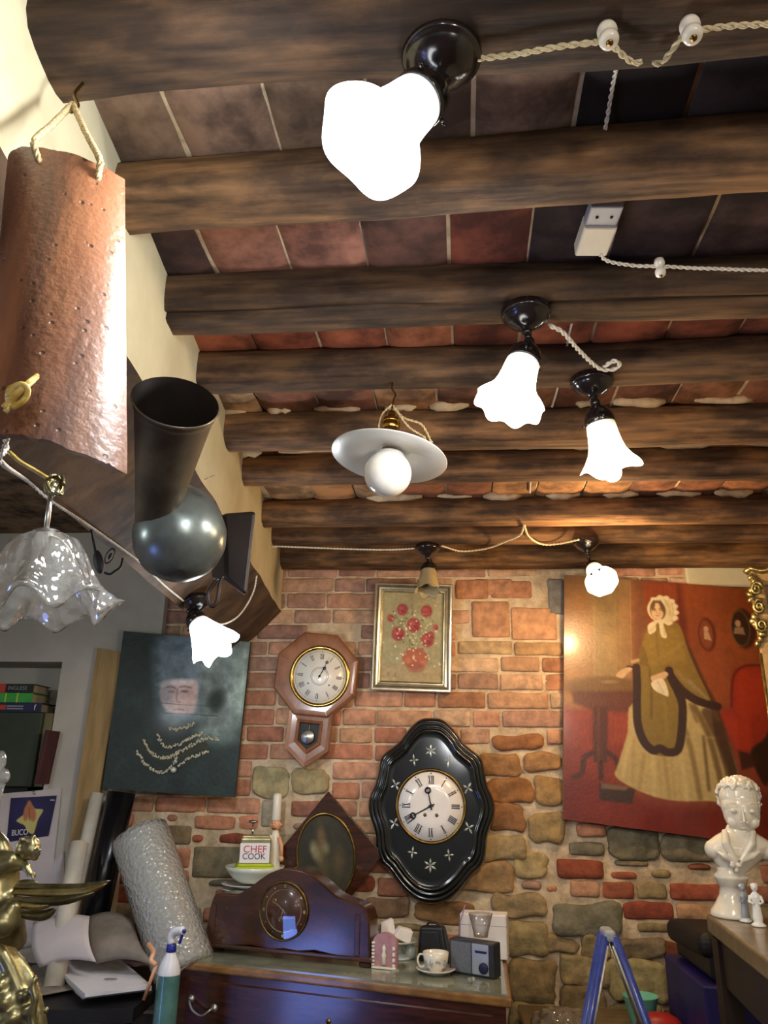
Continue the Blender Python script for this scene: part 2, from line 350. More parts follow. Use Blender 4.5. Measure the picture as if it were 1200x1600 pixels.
class G:
    def __init__(s, T=None): s.v = []; s.f = []; s.c = []; s.s = []; s.mi = []; s.T = T
    def add(s, vs, fs, m=None, c=None, sm=False, mi=0):
        T = s.T @ m if (s.T and m) else (s.T or m)
        k = len(s.v)
        if T is not None: vs = [T @ Vector(v) for v in vs]
        s.v.extend(tuple(v) for v in vs)
        for f in fs:
            s.f.append(tuple(i + k for i in f)); s.c.append(c or (1, 1, 1)); s.s.append(sm); s.mi.append(mi)
        return s
    def box(s, size, m=None, bev=0.0, c=None, mi=0, seg=1):
        bm = bmesh.new(); bmesh.ops.create_cube(bm, size=1)
        for v in bm.verts: v.co = Vector((v.co.x * size[0], v.co.y * size[1], v.co.z * size[2]))
        if bev: bmesh.ops.bevel(bm, geom=list(bm.edges), offset=bev, segments=seg, affect='EDGES', profile=0.5)
        bm.verts.index_update()
        s.add([v.co.copy() for v in bm.verts], [[v.index for v in f.verts] for f in bm.faces], m, c, False, mi)
        bm.free(); return s
    def lathe(s, prof, m=None, seg=32, c=None, sm=True, mi=0, wob=None, cap=True):
        vs = []; fs = []
        n = len(prof)
        for i, (r, z) in enumerate(prof):
            for j in range(seg):
                a = 2 * math.pi * j / seg
                rr, zz = (wob(r, z, a, i / (n - 1)) if wob else (r, z))
                vs.append((rr * math.cos(a), rr * math.sin(a), zz))
        for i in range(n - 1):
            for j in range(seg):
                k = (j + 1) % seg
                fs.append((i * seg + j, i * seg + k, (i + 1) * seg + k, (i + 1) * seg + j))
        if cap:
            if prof[0][0] > 1e-5: fs.append(tuple(range(seg))[::-1])
            if prof[-1][0] > 1e-5: fs.append(tuple((n - 1) * seg + j for j in range(seg)))
        return s.add(vs, fs, m, c, sm, mi)
    def ball(s, r, m=None, seg=20, rings=12, c=None, mi=0, sc=(1, 1, 1)):
        prof = [(max(1e-6, r * math.sin(math.pi * i / rings)), -r * math.cos(math.pi * i / rings)) for i in range(rings + 1)]
        mm = Matrix.Diagonal((*sc, 1)); m = m @ mm if m else mm
        return s.lathe(prof, m, seg, c, True, mi, cap=False)
    def tube(s, pts, r, seg=8, c=None, closed=False, mi=0, cap=True, m=None, flat=None):
        pts = [Vector(p) for p in pts]; n = len(pts)
        rs = r if isinstance(r, (list, tuple)) else [r] * n
        vs = []; fs = []; prev = None
        for i, p in enumerate(pts):
            a = pts[(i - 1) % n] if (i > 0 or closed) else p
            b = pts[(i + 1) % n] if (i < n - 1 or closed) else p
            t = (b - a)
            t = t.normalized() if t.length > 1e-9 else Vector((0, 0, 1))
            if prev is None:
                u = t.orthogonal().normalized()
            else:
                u = (prev - t * prev.dot(t))
                u = u.normalized() if u.length > 1e-6 else t.orthogonal().normalized()
            prev = u; w = t.cross(u)
            for j in range(seg):
                an = 2 * math.pi * j / seg
                vs.append(p + (u * math.cos(an) + w * math.sin(an)) * rs[i])
        lim = n if closed else n - 1
        for i in range(lim):
            i2 = (i + 1) % n
            for j in range(seg):
                k = (j + 1) % seg
                fs.append((i * seg + j, i * seg + k, i2 * seg + k, i2 * seg + j))
        if cap and not closed:
            fs.append(tuple(range(seg))[::-1]); fs.append(tuple((n - 1) * seg + j for j in range(seg)))
        return s.add(vs, fs, m, c, True, mi)
    def grid(s, nu, nv, fn, m=None, c=None, sm=True, mi=0):
        vs = [fn(i / nu, j / nv) for j in range(nv + 1) for i in range(nu + 1)]
        fs = [(j * (nu + 1) + i, j * (nu + 1) + i + 1, (j + 1) * (nu + 1) + i + 1, (j + 1) * (nu + 1) + i) for j in range(nv) for i in range(nu)]
        return s.add(vs, fs, m, c, sm, mi)
    def prism(s, poly, z0, z1, m=None, c=None, mi=0):
        n = len(poly)
        vs = [(x, y, z0) for x, y in poly] + [(x, y, z1) for x, y in poly]
        fs = [tuple(range(n))[::-1], tuple(range(n, 2 * n))] + [(i, (i + 1) % n, n + (i + 1) % n, n + i) for i in range(n)]
        return s.add(vs, fs, m, c, False, mi)
    def hexa(s, p8, c=None, mi=0):
        return s.add(p8, [(0, 3, 2, 1), (4, 5, 6, 7), (0, 1, 5, 4), (1, 2, 6, 5), (2, 3, 7, 6), (3, 0, 4, 7)], None, c, False, mi)
    def slab(s, quad, t, n, c=None, mi=0):
        """quad of 4 points thickened by t along n"""
        q = [Vector(p) for p in quad]; n = Vector(n) * t
        return s.hexa([*[p + n for p in q], *q], c, mi)

def smooth_path(pts, step):
    pts = [Vector(p) for p in pts]
    if len(pts) < 3:
        n = max(2, int((pts[1] - pts[0]).length / step)); return [pts[0].lerp(pts[1], i / n) for i in range(n + 1)]
    out = []
    P = [pts[0] * 2 - pts[1]] + pts + [pts[-1] * 2 - pts[-2]]
    for i in range(1, len(P) - 2):
        a, b, c, d = P[i - 1], P[i], P[i + 1], P[i + 2]
        n = max(1, int((c - b).length / step))
        for k in range(n):
            t = k / n
            out.append(0.5 * ((2 * b) + (c - a) * t + (2 * a - 5 * b + 4 * c - d) * t * t + (3 * b - a - 3 * c + d) * t ** 3))
    out.append(pts[-1]); return out
def twisted(g, pts, r, strands=2, pitch=None, seg=5, mi=0, smooth=True):
    pitch = pitch or r * 7
    path = smooth_path(pts, r * 0.9) if smooth else pts
    sr = r * 0.56; hr = r * 0.5
    prev = None; S = [[] for _ in range(strands)]; L = 0
    for i, p in enumerate(path):
        t = (path[min(i + 1, len(path) - 1)] - path[max(i - 1, 0)]).normalized()
        if prev is None: u = t.orthogonal().normalized()
        else:
            u = (prev - t * prev.dot(t)).normalized()
            L += (p - path[i - 1]).length
        prev = u; w = t.cross(u)
        for k in range(strands):
            a = 2 * math.pi * (L / pitch + k / strands)
            S[k].append(p + (u * math.cos(a) + w * math.sin(a)) * hr)
    for st in S: g.tube(st, sr, seg=seg, mi=mi)
    return g

# ------------------------------------------------------------------ object helpers
ROOT = {}
def world_of(o):
    m = ROOT.get(o.name)
    return m if m is not None else Matrix.Identity(4)
def props(o, label=None, cat=None, group=None, kind=None):
    if label: o['label'] = label
    if cat: o['category'] = cat
    if group: o['group'] = group
    if kind: o['kind'] = kind
def thing(name, label, cat, loc, group=None, m=None):
    o = bpy.data.objects.new(name, None); col.objects.link(o)
    o.empty_display_size = 0.05
    mm = Matrix.Translation(Vector(loc)) @ (m or Matrix.Identity(4))
    o.matrix_basis = mm; ROOT[o.name] = mm.copy()
    props(o, label, cat, group); return o
def build(name, g, mats, parent=None, origin=None, om=None, **p):
    """link the collected shape (world coordinates) as ONE mesh object; om = own frame of the object"""
    me = bpy.data.meshes.new(name)
    Wm = world_of(parent) if parent else Matrix.Identity(4)
    own = om if om is not None else (Matrix.Translation(Vector(origin)) if origin is not None else (Wm if parent else Matrix.Translation(sum((Vector(v) for v in g.v), Vector()) / len(g.v))))
    inv = own.inverted()
    V = np.array(g.v, dtype=float); A = np.array(inv)
    V = V @ A[:3, :3].T + A[:3, 3]
    me.from_pydata(V.tolist(), [], g.f)
    mats = mats if isinstance(mats, (list, tuple)) else [mats]
    for mm in mats: me.materials.append(M[mm] if isinstance(mm, str) else mm)
    me.polygons.foreach_set('use_smooth', g.s)
    if len(mats) > 1: me.polygons.foreach_set('material_index', g.mi)
    at_ = me.color_attributes.new('Col', 'FLOAT_COLOR', 'CORNER')
    cnt = np.fromiter((len(f) for f in g.f), int, len(g.f))
    cc = np.repeat(np.c_[np.array(g.c, dtype=float), np.ones(len(g.c))], cnt, axis=0)
    at_.data.foreach_set('color', cc.ravel())
    me.update()
    bm = bmesh.new(); bm.from_mesh(me); bmesh.ops.recalc_face_normals(bm, faces=bm.faces); bm.to_mesh(me); bm.free()
    o = bpy.data.objects.new(name, me); col.objects.link(o)
    if parent:
        o.parent = parent; o.matrix_basis = Wm.inverted() @ own
    else: o.matrix_basis = own
    ROOT[o.name] = own.copy()
    props(o, **p)
    return o
def remesh(o, vox, smooth=4, sm_f=0.5):
    r = o.modifiers.new('remesh', 'REMESH'); r.mode = 'VOXEL'; r.voxel_size = vox; r.use_smooth_shade = True
    s = o.modifiers.new('smooth', 'SMOOTH'); s.iterations = smooth; s.factor = sm_f
def text(body, mt, size, m, parent, name='lettering', ext=0.0004, xs=1.0, align='CENTER', font_shear=0):
    cu = bpy.data.curves.new(name, 'FONT'); cu.body = body; cu.size = size; cu.extrude = ext
    cu.align_x = align; cu.align_y = 'CENTER'; cu.shear = font_shear
    cu.materials.append(M[mt])
    tmp = bpy.data.objects.new(name, cu); col.objects.link(tmp)
    bpy.context.view_layer.update()
    me = bpy.data.meshes.new_from_object(tmp.evaluated_get(bpy.context.evaluated_depsgraph_get()))
    bpy.data.objects.remove(tmp)
    o = bpy.data.objects.new(name, me); col.objects.link(o)
    o.parent = parent; o.matrix_basis = world_of(parent).inverted() @ m @ Matrix.Diagonal((xs, 1, 1, 1))
    return o
def wallframe(p, right, up):
    """frame with x = right, y = up, z = out toward the viewer"""
    x = Vector(right).normalized(); y = Vector(up); y = (y - x * y.dot(x)).normalized(); z = x.cross(y)
    return Matrix.Translation(Vector(p)) @ Matrix((x, y, z)).transposed().to_4x4()

# ------------------------------------------------------------------ painting on a grid of coloured points
def vnoise(X, Y, s, seed=0):
    x = X / s; y = Y / s; xi = np.floor(x).astype(int); yi = np.floor(y).astype(int); fx = x - xi; fy = y - yi
    fx = fx * fx * (3 - 2 * fx); fy = fy * fy * (3 - 2 * fy)
    def h(a, b):
        n = (a * 374761393 + b * 668265263 + seed * 69069) & 0x7fffffff
        n = ((n ^ (n >> 13)) * 1274126177) & 0x7fffffff
        return ((n ^ (n >> 16)) & 0xffff) / 65535.0
    return (h(xi, yi) * (1 - fx) + h(xi + 1, yi) * fx) * (1 - fy) + (h(xi, yi + 1) * (1 - fx) + h(xi + 1, yi + 1) * fx) * fy
class Paint:
    def __init__(s, W, H, tofn, base):
        U, Vv = np.meshgrid(np.linspace(0, 1, W + 1), np.linspace(0, 1, H + 1))
        s.W, s.H = W, H; s.U, s.V = U, Vv
        s.X, s.Y = tofn(U, Vv)
        s.A = np.ones(U.shape + (3,)) * np.array(hx(base))
    def blend(s, a, c):
        c = np.array(hx(c)) if isinstance(c, str) else c
        s.A = s.A * (1 - a[..., None]) + c * a[..., None]
    def sd(s, pts):
        X, Y = s.X, s.Y; d = np.full(X.shape, 1e9); ins = np.zeros(X.shape, bool)
        n = len(pts)
        for i in range(n):
            x0, y0 = pts[i]; x1, y1 = pts[(i + 1) % n]
            ex, ey = x1 - x0, y1 - y0; L = ex * ex + ey * ey + 1e-9
            t = np.clip(((X - x0) * ex + (Y - y0) * ey) / L, 0, 1)
            d = np.minimum(d, np.hypot(X - x0 - t * ex, Y - y0 - t * ey))
            if abs(ey) > 1e-9:
                c = ((y0 > Y) != (y1 > Y)) & (X < ex * (Y - y0) / ey + x0); ins ^= c
        return np.where(ins, -d, d)
    def round(s, pts, closed):
        if (closed and len(pts) < 6) or len(pts) < 3: return pts
        n = len(pts); out = []
        rng_ = range(n) if closed else range(n - 1)
        g_ = (lambda i: pts[i % n]) if closed else (lambda i: pts[min(max(i, 0), n - 1)])
        for i in rng_:
            p0, p1, p2, p3 = g_(i - 1), g_(i), g_(i + 1), g_(i + 2)
            for k in range(4):
                t = k / 4; out.append(tuple(0.5 * (2 * p1[q] + (p2[q] - p0[q]) * t + (2 * p0[q] - 5 * p1[q] + 4 * p2[q] - p3[q]) * t * t + (3 * p1[q] - p0[q] - 3 * p2[q] + p3[q]) * t ** 3) for q in (0, 1)))
        if not closed: out.append(pts[-1])
        return out
    def poly(s, pts, c, soft=6, a=1.0):
        pts = s.round(pts, True); s.blend(np.clip(0.5 - s.sd(pts) / soft, 0, 1) * a, c)
    def ell(s, cx, cy, rx, ry, c, soft=6, a=1.0, ang=0):
        t = math.radians(ang); x = (s.X - cx) * math.cos(t) + (s.Y - cy) * math.sin(t); y = -(s.X - cx) * math.sin(t) + (s.Y - cy) * math.cos(t)
        d = (np.sqrt((x / rx) ** 2 + (y / ry) ** 2) - 1) * min(rx, ry)
        s.blend(np.clip(0.5 - d / soft, 0, 1) * a, c)
    def line(s, pts, w, c, soft=4, a=1.0):
        pts = s.round(pts, False)
        d = np.full(s.X.shape, 1e9)
        for (x0, y0), (x1, y1) in zip(pts, pts[1:]):
            ex, ey = x1 - x0, y1 - y0; L = ex * ex + ey * ey + 1e-9
            t = np.clip(((s.X - x0) * ex + (s.Y - y0) * ey) / L, 0, 1)
            d = np.minimum(d, np.hypot(s.X - x0 - t * ex, s.Y - y0 - t * ey))
        s.blend(np.clip(0.5 + (w / 2 - d) / soft, 0, 1) * a, c)
    def mottle(s, sc_, amt, seed=0, stretch=1):
        n = vnoise(s.X, s.Y / stretch, sc_, seed) * 0.6 + vnoise(s.X, s.Y / stretch, sc_ / 2.7, seed + 1) * 0.4
        s.A *= (1 + (n - 0.5) * 2 * amt)[..., None]
    def mesh(s, name, pt, matl, parent):
        W, H = s.W, s.H; own = world_of(parent); inv = np.array(own.inverted())
        P = pt(s.U.ravel(), s.V.ravel()); P = P @ inv[:3, :3].T + inv[:3, 3]
        idx = np.arange((W + 1) * (H + 1)).reshape(H + 1, W + 1)
        f = np.stack([idx[:-1, :-1], idx[1:, :-1], idx[1:, 1:], idx[:-1, 1:]], -1).reshape(-1, 4)
        me = bpy.data.meshes.new(name); me.from_pydata(P.tolist(), [], f.tolist())
        a = me.color_attributes.new('Col', 'FLOAT_COLOR', 'POINT')
        A = np.clip(s.A, 0, 1); A = np.where(A > 0.04045, ((A + 0.055) / 1.055) ** 2.4, A / 12.92)
        a.data.foreach_set('color', np.c_[A.reshape(-1, 3), np.ones((W + 1) * (H + 1))].ravel())
        me.materials.append(M[matl]); me.update()
        o = bpy.data.objects.new(name, me); col.objects.link(o); o.parent = parent
        o.matrix_basis = Matrix.Identity(4)
        ROOT[o.name] = own.copy()
        return o
# ------------------------------------------------------------------ SETTING
ZT = 2.585                                   # underside of the terracotta tiles
HB = 2.30                                    # foot of the left wall's plastered strip

g = G(); g.box((7.5, 9, 0.1), at((0, 0, -0.05))); build('floor', g, 'floor', kind='structure')
g = G(); g.box((7.5, 9, 0.1), at((0, 0, 2.72))); build('ceiling', g, 'ceiling_back', kind='structure')

# --- back wall: mortar bed, bricks and stones in one mesh
def brick(g, u0, u1, z0, z1, c, depth=0.012, rough=0.004, nx=9, nz=5, rnd=0.007, Y=D, seed=0):
    """one worn brick standing a little out of the mortar"""
    vs = []; fs = []
    w, h = u1 - u0, z1 - z0
    off = random.uniform(0, 50)
    tw = random.uniform(-0.003, 0.003)
    ew = min(.3, .007 / w); eh = min(.3, .007 / h)
    As = [0, ew] + [ew + (1 - 2 * ew) * q / (nx - 2) for q in range(1, nx - 2)] + [1 - ew, 1]
    Bs = [0, eh] + [eh + (1 - 2 * eh) * q / (nz - 2) for q in range(1, nz - 2)] + [1 - eh, 1]
    for j in range(nz + 1):
        for i in range(nx + 1):
            a, b = As[i], Bs[j]
            x = u0 + a * w; z = z0 + b * h
            # pull the corners in so that outlines are worn
            ea = min(a, 1 - a) * w; eb = min(b, 1 - b) * h
            k = 1.0
            corner = max(0, 1 - ea / (rnd * 2)) * max(0, 1 - eb / (rnd * 2))
            x += (0.5 - a) * 2 * corner * rnd * 0.8; z += (0.5 - b) * 2 * corner * rnd * 0.8
            nn = mnoise.noise(Vector((x * 14 + off, z * 14, off)))
            n2 = mnoise.noise(Vector((x * 40, z * 40 + off, 3.1)))
            x += n2 * rough * 0.7; z += nn * rough * 0.9
            if rough > .012:
                x += mnoise.noise(Vector((x * 7, z * 7, off))) * .022; z += mnoise.noise(Vector((x * 7 + 9, z * 7, off))) * .018
            edge = (i in (0, nx)) or (j in (0, nz))
            n3 = mnoise.noise(Vector((x * 28 + off, z * 28, 8)))
            y = Y - (depth + (nn + .5 * n3) * rough * 1.3 + tw * (a - 0.5)) * (0.5 if edge else 1.0)
            vs.append(Vector((x, y, z)))
    for j in range(nz):
        for i in range(nx):
            k = j * (nx + 1) + i
            fs.append((k, k + 1, k + nx + 2, k + nx + 1))
    # rim going back into the bed
    rim = [i for i in range(nx + 1)] + [(j + 1) * (nx + 1) - 1 for j in range(1, nz + 1)] + [nz * (nx + 1) + i for i in range(nx - 1, -1, -1)] + [j * (nx + 1) for j in range(nz - 1, 0, -1)]
    k0 = len(vs)
    for r in rim: v = vs[r].copy(); v.y = Y + 0.006; vs.append(v)
    n = len(rim)
    for q in range(n): fs.append((rim[q], rim[(q + 1) % n], k0 + (q + 1) % n, k0 + q))
    g.add(vs, fs, None, c, True)

BR = [C('b47c60'), C('a87058'), C('bc8c70'), C('b08a72'), C('96644e'), C('c09a7c'), C('a68470'), C('b88e6e'), C('967264'), C('c4a486')]
ST = [C('9c8f70'), C('857a62'), C('a69a7c'), C('7a7260'), C('90805c'), C('6f6757')]
TAN = [C('b98a68'), C('c2946f'), C('ad7c5a'), C('b5805e')]
def jit(c, a=0.12):
    k = 1 + random.uniform(-a, a); return (c[0] * k, c[1] * k * random.uniform(0.96, 1.04), c[2] * k)
XW0, XW1 = -1.50, 2.3
# (pixel box, colour, bulge)
stones = [((395, 1197, 452, 1244), C('a39a72'), .016), ((455, 1201, 516, 1243), C('a0936c'), .016), ((408, 1250, 446, 1292), C('a8a08a'), .010),
          ((455, 1252, 500, 1275), C('9c6a58'), .010), ((300, 1325, 420, 1370), C('7e735c'), .010), ((230, 1290, 300, 1318), C('7a6a4c'), .010),
          ((742, 905, 800, 930), TAN[0], .006), ((738, 940, 795, 996), TAN[0], .008), ((768, 908, 830, 935), TAN[2], .006), ((800, 950, 868, 1000), TAN[1], .008),
          ((858, 905, 880, 960), C('7f7f7c'), .010), ((712, 906, 762, 936), TAN[3], .008),
          ((716, 1002, 800, 1022), C('b39a72'), .008), ((804, 1004, 878, 1024), C('b08c64'), .008),
          ((770, 1150, 850, 1172), C('9c6a44'), .014), ((748, 1178, 812, 1212), C('9b7348'), .020), ((818, 1178, 876, 1205), C('a07a50'), .018),
          ((760, 1218, 832, 1250), C('96683e'), .022), ((838, 1212, 878, 1262), C('9a7a50'), .020), ((765, 1256, 820, 1300), C('8e6440'), .022),
          ((826, 1268, 880, 1318), C('a08a5c'), .024), ((745, 1305, 818, 1345), C('a38f64'), .022), ((650, 1412, 742, 1440), C('8f6c46'), .014),
          ((955, 1296, 1030, 1342), C('6d6654'), .022), ((1034, 1302, 1118, 1345), C('746b58'), .024), ((960, 1345, 1012, 1352), C('8a7c60'), .01),
          ((680, 1352, 800, 1392), C('a1835a'), .020), ((806, 1330, 852, 1372), C('a89468'), .020), ((590, 1372, 640, 1400), C('8f5f48'), .012),
          ((862, 1412, 968, 1458), C('77725f'), .026), ((770, 1398, 852, 1428), C('988460'), .022), ((572, 1405, 640, 1432), C('83684e'), .014), ((846, 1464, 904, 1486), C('8a7a58'), .02),
          ((796, 1436, 856, 1492), C('9a8a60'), .028), ((908, 1462, 955, 1500), C('93835c'), .022), ((798, 1500, 868, 1560), C('8d7c54'), .03), ((874, 1492, 950, 1536), C('a08f66'), .03),
          ((962, 1466, 1040, 1496), C('7a6c52'), .026), ((956, 1500, 1038, 1560), C('a39468'), .032), ((874, 1542, 948, 1590), C('887a56'), .03), ((1040, 1470, 1070, 1530), C('7c4630'), .016),
          ((796, 1566, 868, 1620), C('8f8058'), .028), ((955, 1566, 1030, 1620), C('8a7c58'), .028), ((880, 1596, 948, 1640), C('8f8058'), .026)]
SB = []
g = G()
for (x0, y0, x1, y1), c, bl in stones:
    a, b = PY(x0, y1), PY(x1, y0); SB.append((a.x, b.x, a.z, b.z))
    brick(g, a.x, b.x, a.z, b.z, jit(c, .05), depth=bl, rough=0.014 if bl > .012 else .003, nx=12, nz=9, rnd=0.011 if bl > .012 else .004)
PLACED = [tuple(q) for q in SB]
z = 0.30
row = 0
while z < 2.60:
    lower = z < 1.42
    h = random.uniform(0.058, 0.068) if not lower else random.uniform(0.052, 0.074)
    mj = random.uniform(0.008, 0.012)
    x = XW0 - random.uniform(0, 0.2)
    while x < XW1:
        w = random.choice([random.uniform(0.20, 0.27), random.uniform(0.20, 0.27), random.uniform(0.11, 0.15), random.uniform(0.15, 0.19)])
        a, b = x, x + w
        x += w + random.uniform(0.007, 0.013)
        if b < XW0: continue
        cx, cz = (a + b) / 2, z + h / 2
        hit = None
        for (sa, sb, sz0, sz1) in SB:
            if b > sa - .008 and a < sb + .008 and z + h > sz0 - .006 and z < sz1 + .006:
                if sa - a > 0.06: b = sa - .012
                elif b - sb > 0.06: a = sb + .012
                else: hit = 1; break
                for (s2a, s2b, s2z0, s2z1) in SB:
                    if b > s2a and a < s2b and z + h > s2z0 and z < s2z1: hit = 1
                if hit: break
        if hit or b - a < 0.04: continue
        PLACED.append((a, b, z, z + h))
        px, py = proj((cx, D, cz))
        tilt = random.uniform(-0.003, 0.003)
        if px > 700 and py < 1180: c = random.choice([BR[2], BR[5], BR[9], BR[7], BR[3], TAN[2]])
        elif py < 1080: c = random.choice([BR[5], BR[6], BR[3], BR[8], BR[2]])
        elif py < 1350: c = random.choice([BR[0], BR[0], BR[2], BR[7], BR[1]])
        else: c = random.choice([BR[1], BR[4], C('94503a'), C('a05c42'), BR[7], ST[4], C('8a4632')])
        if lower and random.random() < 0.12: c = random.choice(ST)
        if random.random() < (0.03 if not lower else 0.06): continue
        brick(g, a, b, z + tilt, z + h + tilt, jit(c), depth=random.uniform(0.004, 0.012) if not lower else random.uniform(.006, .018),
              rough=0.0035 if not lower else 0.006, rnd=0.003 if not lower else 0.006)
    z += h + mj
    row += 1
# small bricks and stone chips wedged into what the courses leave open
for t in range(9000):
    k = 1 - t / 9000
    w = random.uniform(.04, .06 + .12 * k); h = random.uniform(.022, .030 + .032 * k)
    a = random.uniform(XW0, 1.4); z0 = random.uniform(.75, 1.95)
    b, z1 = a + w, z0 + h
    if any(b > q[0] - .007 and a < q[1] + .007 and z1 > q[2] - .006 and z0 < q[3] + .006 for q in PLACED): continue
    PLACED.append((a, b, z0, z1))
    brick(g, a, b, z0, z1, jit(random.choice([BR[0], BR[1], BR[4], BR[8], BR[6], ST[4], ST[1], ST[3], C('8a4a34'), C('9c5a40')]), .15), depth=random.uniform(.006, .016), rough=.006, nx=6, nz=4, rnd=.006)
# mortar bed as the wall's own surface
def bed(u, v):
    x = XW0 - 0.1 + u * (XW1 - XW0 + 0.2); zz = v * 2.7
    n = mnoise.noise(Vector((x * 9, zz * 9, 1))) * (.004 if zz > 1.45 else .010) + mnoise.noise(Vector((x * 30, zz * 30, 5))) * .0025
    return Vector((x, D + n, zz))
gm = G(); gm.grid(260, 170, bed)
gm.box((XW1 - XW0 + 0.2, 0.2, 2.7), at(((XW0 + XW1) / 2, D + 0.13, 1.35)))
k = len(gm.v)
gm.v += g.v; gm.f += [tuple(i + k for i in f) for f in g.f]; gm.c += g.c; gm.s += g.s; gm.mi += [1] * len(g.f)
build('wall_back', gm, ['mortar', 'brick'], kind='structure')
# white plaster band above the paintings on the right
g = G(); a = PY(1068, 893); b = PY(1200, 912)
g.box((1.5, 0.035, 0.16), at((a.x + 0.75, D - 0.015, b.z + 0.06)), 0.008); build('wall_back_plaster', g, 'plaster', kind='structure')
# grey plaster facing on the left part of the back wall, with a niche
XP = PY(262, 900, 3.35).x
n0 = PY(-40, 1030, 3.35); n1 = PY(80, 1150, 3.35); n2 = PY(60, 1247, 3.35)
NX0, NX1, NZ0, NZ1 = -2.35, n1.x, n2.z, n0.z - 0.01
YF = 3.35
g = G()
def blk(x0, x1, y0, y1, z0, z1, gg=None, **k):
    (gg or g).box((x1 - x0, y1 - y0, z1 - z0), at(((x0 + x1) / 2, (y0 + y1) / 2, (z0 + z1) / 2)), **k)
XPL = PY(190, 1300, 3.35).x
blk(-3.0, NX0, YF, YF + .28, 0, 2.67); blk(NX1, XPL, YF, YF + .28, 0, 2.67); blk(NX0, NX1, YF, YF + .28, 0, NZ0); blk(NX0, NX1, YF, YF + .28, NZ1, 2.67)
blk(NX0, NX1, YF + .22, YF + .28, NZ0, NZ1)
blk(XPL, XP, YF, YF + .045, 2.16, 2.67)
build('wall_back.001', g, 'grey_plaster', kind='structure')
g = G(); blk(-2.75, -2.6, -1.0, 3.4, 0, 2.67, g); build('wall_left.001', g, 'grey_plaster', kind='structure')
g = G(); blk(2.2, 2.35, -1.0, 3.5, 0, 2.67, g); build('wall_right', g, 'plaster', kind='structure')

# left wall above the opening: plaster face, splayed dark soffit
NL = 90
ys = [(-0.6 + 4.0 * i / NL) for i in range(NL + 1)]
g = G(); vs = []; fs = []; mi = []
for i, y in enumerate(ys):
    j = mnoise.noise(Vector((y * 6, 0, 0))) * 0.012; j2 = mnoise.noise(Vector((y * 5, 4, 0))) * 0.010
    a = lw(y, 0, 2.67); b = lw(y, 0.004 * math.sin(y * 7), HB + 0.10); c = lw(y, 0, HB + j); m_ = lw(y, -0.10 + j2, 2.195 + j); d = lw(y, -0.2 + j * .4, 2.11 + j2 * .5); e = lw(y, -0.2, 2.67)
    vs += [a, b, c, m_, d, e]
for i in range(NL):
    for q in range(6):
        q2 = (q + 1) % 6
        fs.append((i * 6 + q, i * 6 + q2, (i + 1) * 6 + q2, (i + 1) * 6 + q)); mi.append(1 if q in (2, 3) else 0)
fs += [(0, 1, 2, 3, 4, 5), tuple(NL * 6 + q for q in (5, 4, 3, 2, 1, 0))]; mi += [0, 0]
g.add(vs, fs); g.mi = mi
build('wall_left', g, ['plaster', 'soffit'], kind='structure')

# --- ceiling: terracotta tiles between the joists
g = G()
tones = [C('80695a'), C('6c594e'), C('7c5e50'), C('5a4a42'), C('443a36'), C('866656'), C('74604f'), C('8e6452')]
JY = [0.42, 0.75, 1.04, 1.365, 1.655, 2.00, 2.29, 2.73, 2.97, 3.36]
for r in range(len(JY) - 1):
    y0, y1 = JY[r], JY[r + 1]
    x = -0.72 + random.uniform(0, .1)
    if r == 1: x = -0.60
    while x < 2.2:
        w = random.uniform(0.150, 0.165)
        c = random.choice(tones)
        if r == 1: c = random.choice(tones[:2] + [tones[6]])
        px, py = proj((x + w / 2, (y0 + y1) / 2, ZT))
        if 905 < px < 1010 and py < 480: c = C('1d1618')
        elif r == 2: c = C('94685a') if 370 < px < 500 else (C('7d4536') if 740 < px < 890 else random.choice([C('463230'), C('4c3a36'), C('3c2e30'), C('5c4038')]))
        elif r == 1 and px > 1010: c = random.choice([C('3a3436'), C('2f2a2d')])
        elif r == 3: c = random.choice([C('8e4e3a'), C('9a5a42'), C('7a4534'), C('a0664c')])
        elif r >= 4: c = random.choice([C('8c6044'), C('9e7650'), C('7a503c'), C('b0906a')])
        drop = random.uniform(-.003, .004)
        # a tile: worn grid with soot stains kept in its colour
        nx, ny = 6, 8
        vs = []; fs = []
        for j in range(ny + 1):
            for i in range(nx + 1):
                a, b = i / nx, j / ny
                X = x + a * w; Y = y0 + b * (y1 - y0)
                zz = ZT + drop + mnoise.noise(Vector((X * 12, Y * 12, 2))) * .003 + (0.008 if (i in (0, nx)) else 0)
                vs.append(Vector((X + (b - .5) * 0.004, Y, zz)))
        g2 = G()
        for j in range(ny):
            for i in range(nx):
                k = j * (nx + 1) + i
                X = x + (i + .5) / nx * w; Y = y0 + (j + .5) / ny * (y1 - y0)
                kf = 1.0
                fs.append((k, k + 1, k + nx + 2, k + nx + 1))
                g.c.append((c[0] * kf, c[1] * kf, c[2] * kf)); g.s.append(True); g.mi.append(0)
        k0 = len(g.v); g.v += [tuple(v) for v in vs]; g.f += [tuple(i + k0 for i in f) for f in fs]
        # side rim
        x += w + random.uniform(0.004, 0.008)
gb = G(); gb.box((3.2, 3.3, 0.02), at((0.75, 1.95, ZT + 0.022)), c=(1, 1, 1), mi=1)
g.add(gb.v, gb.f, mi=1)
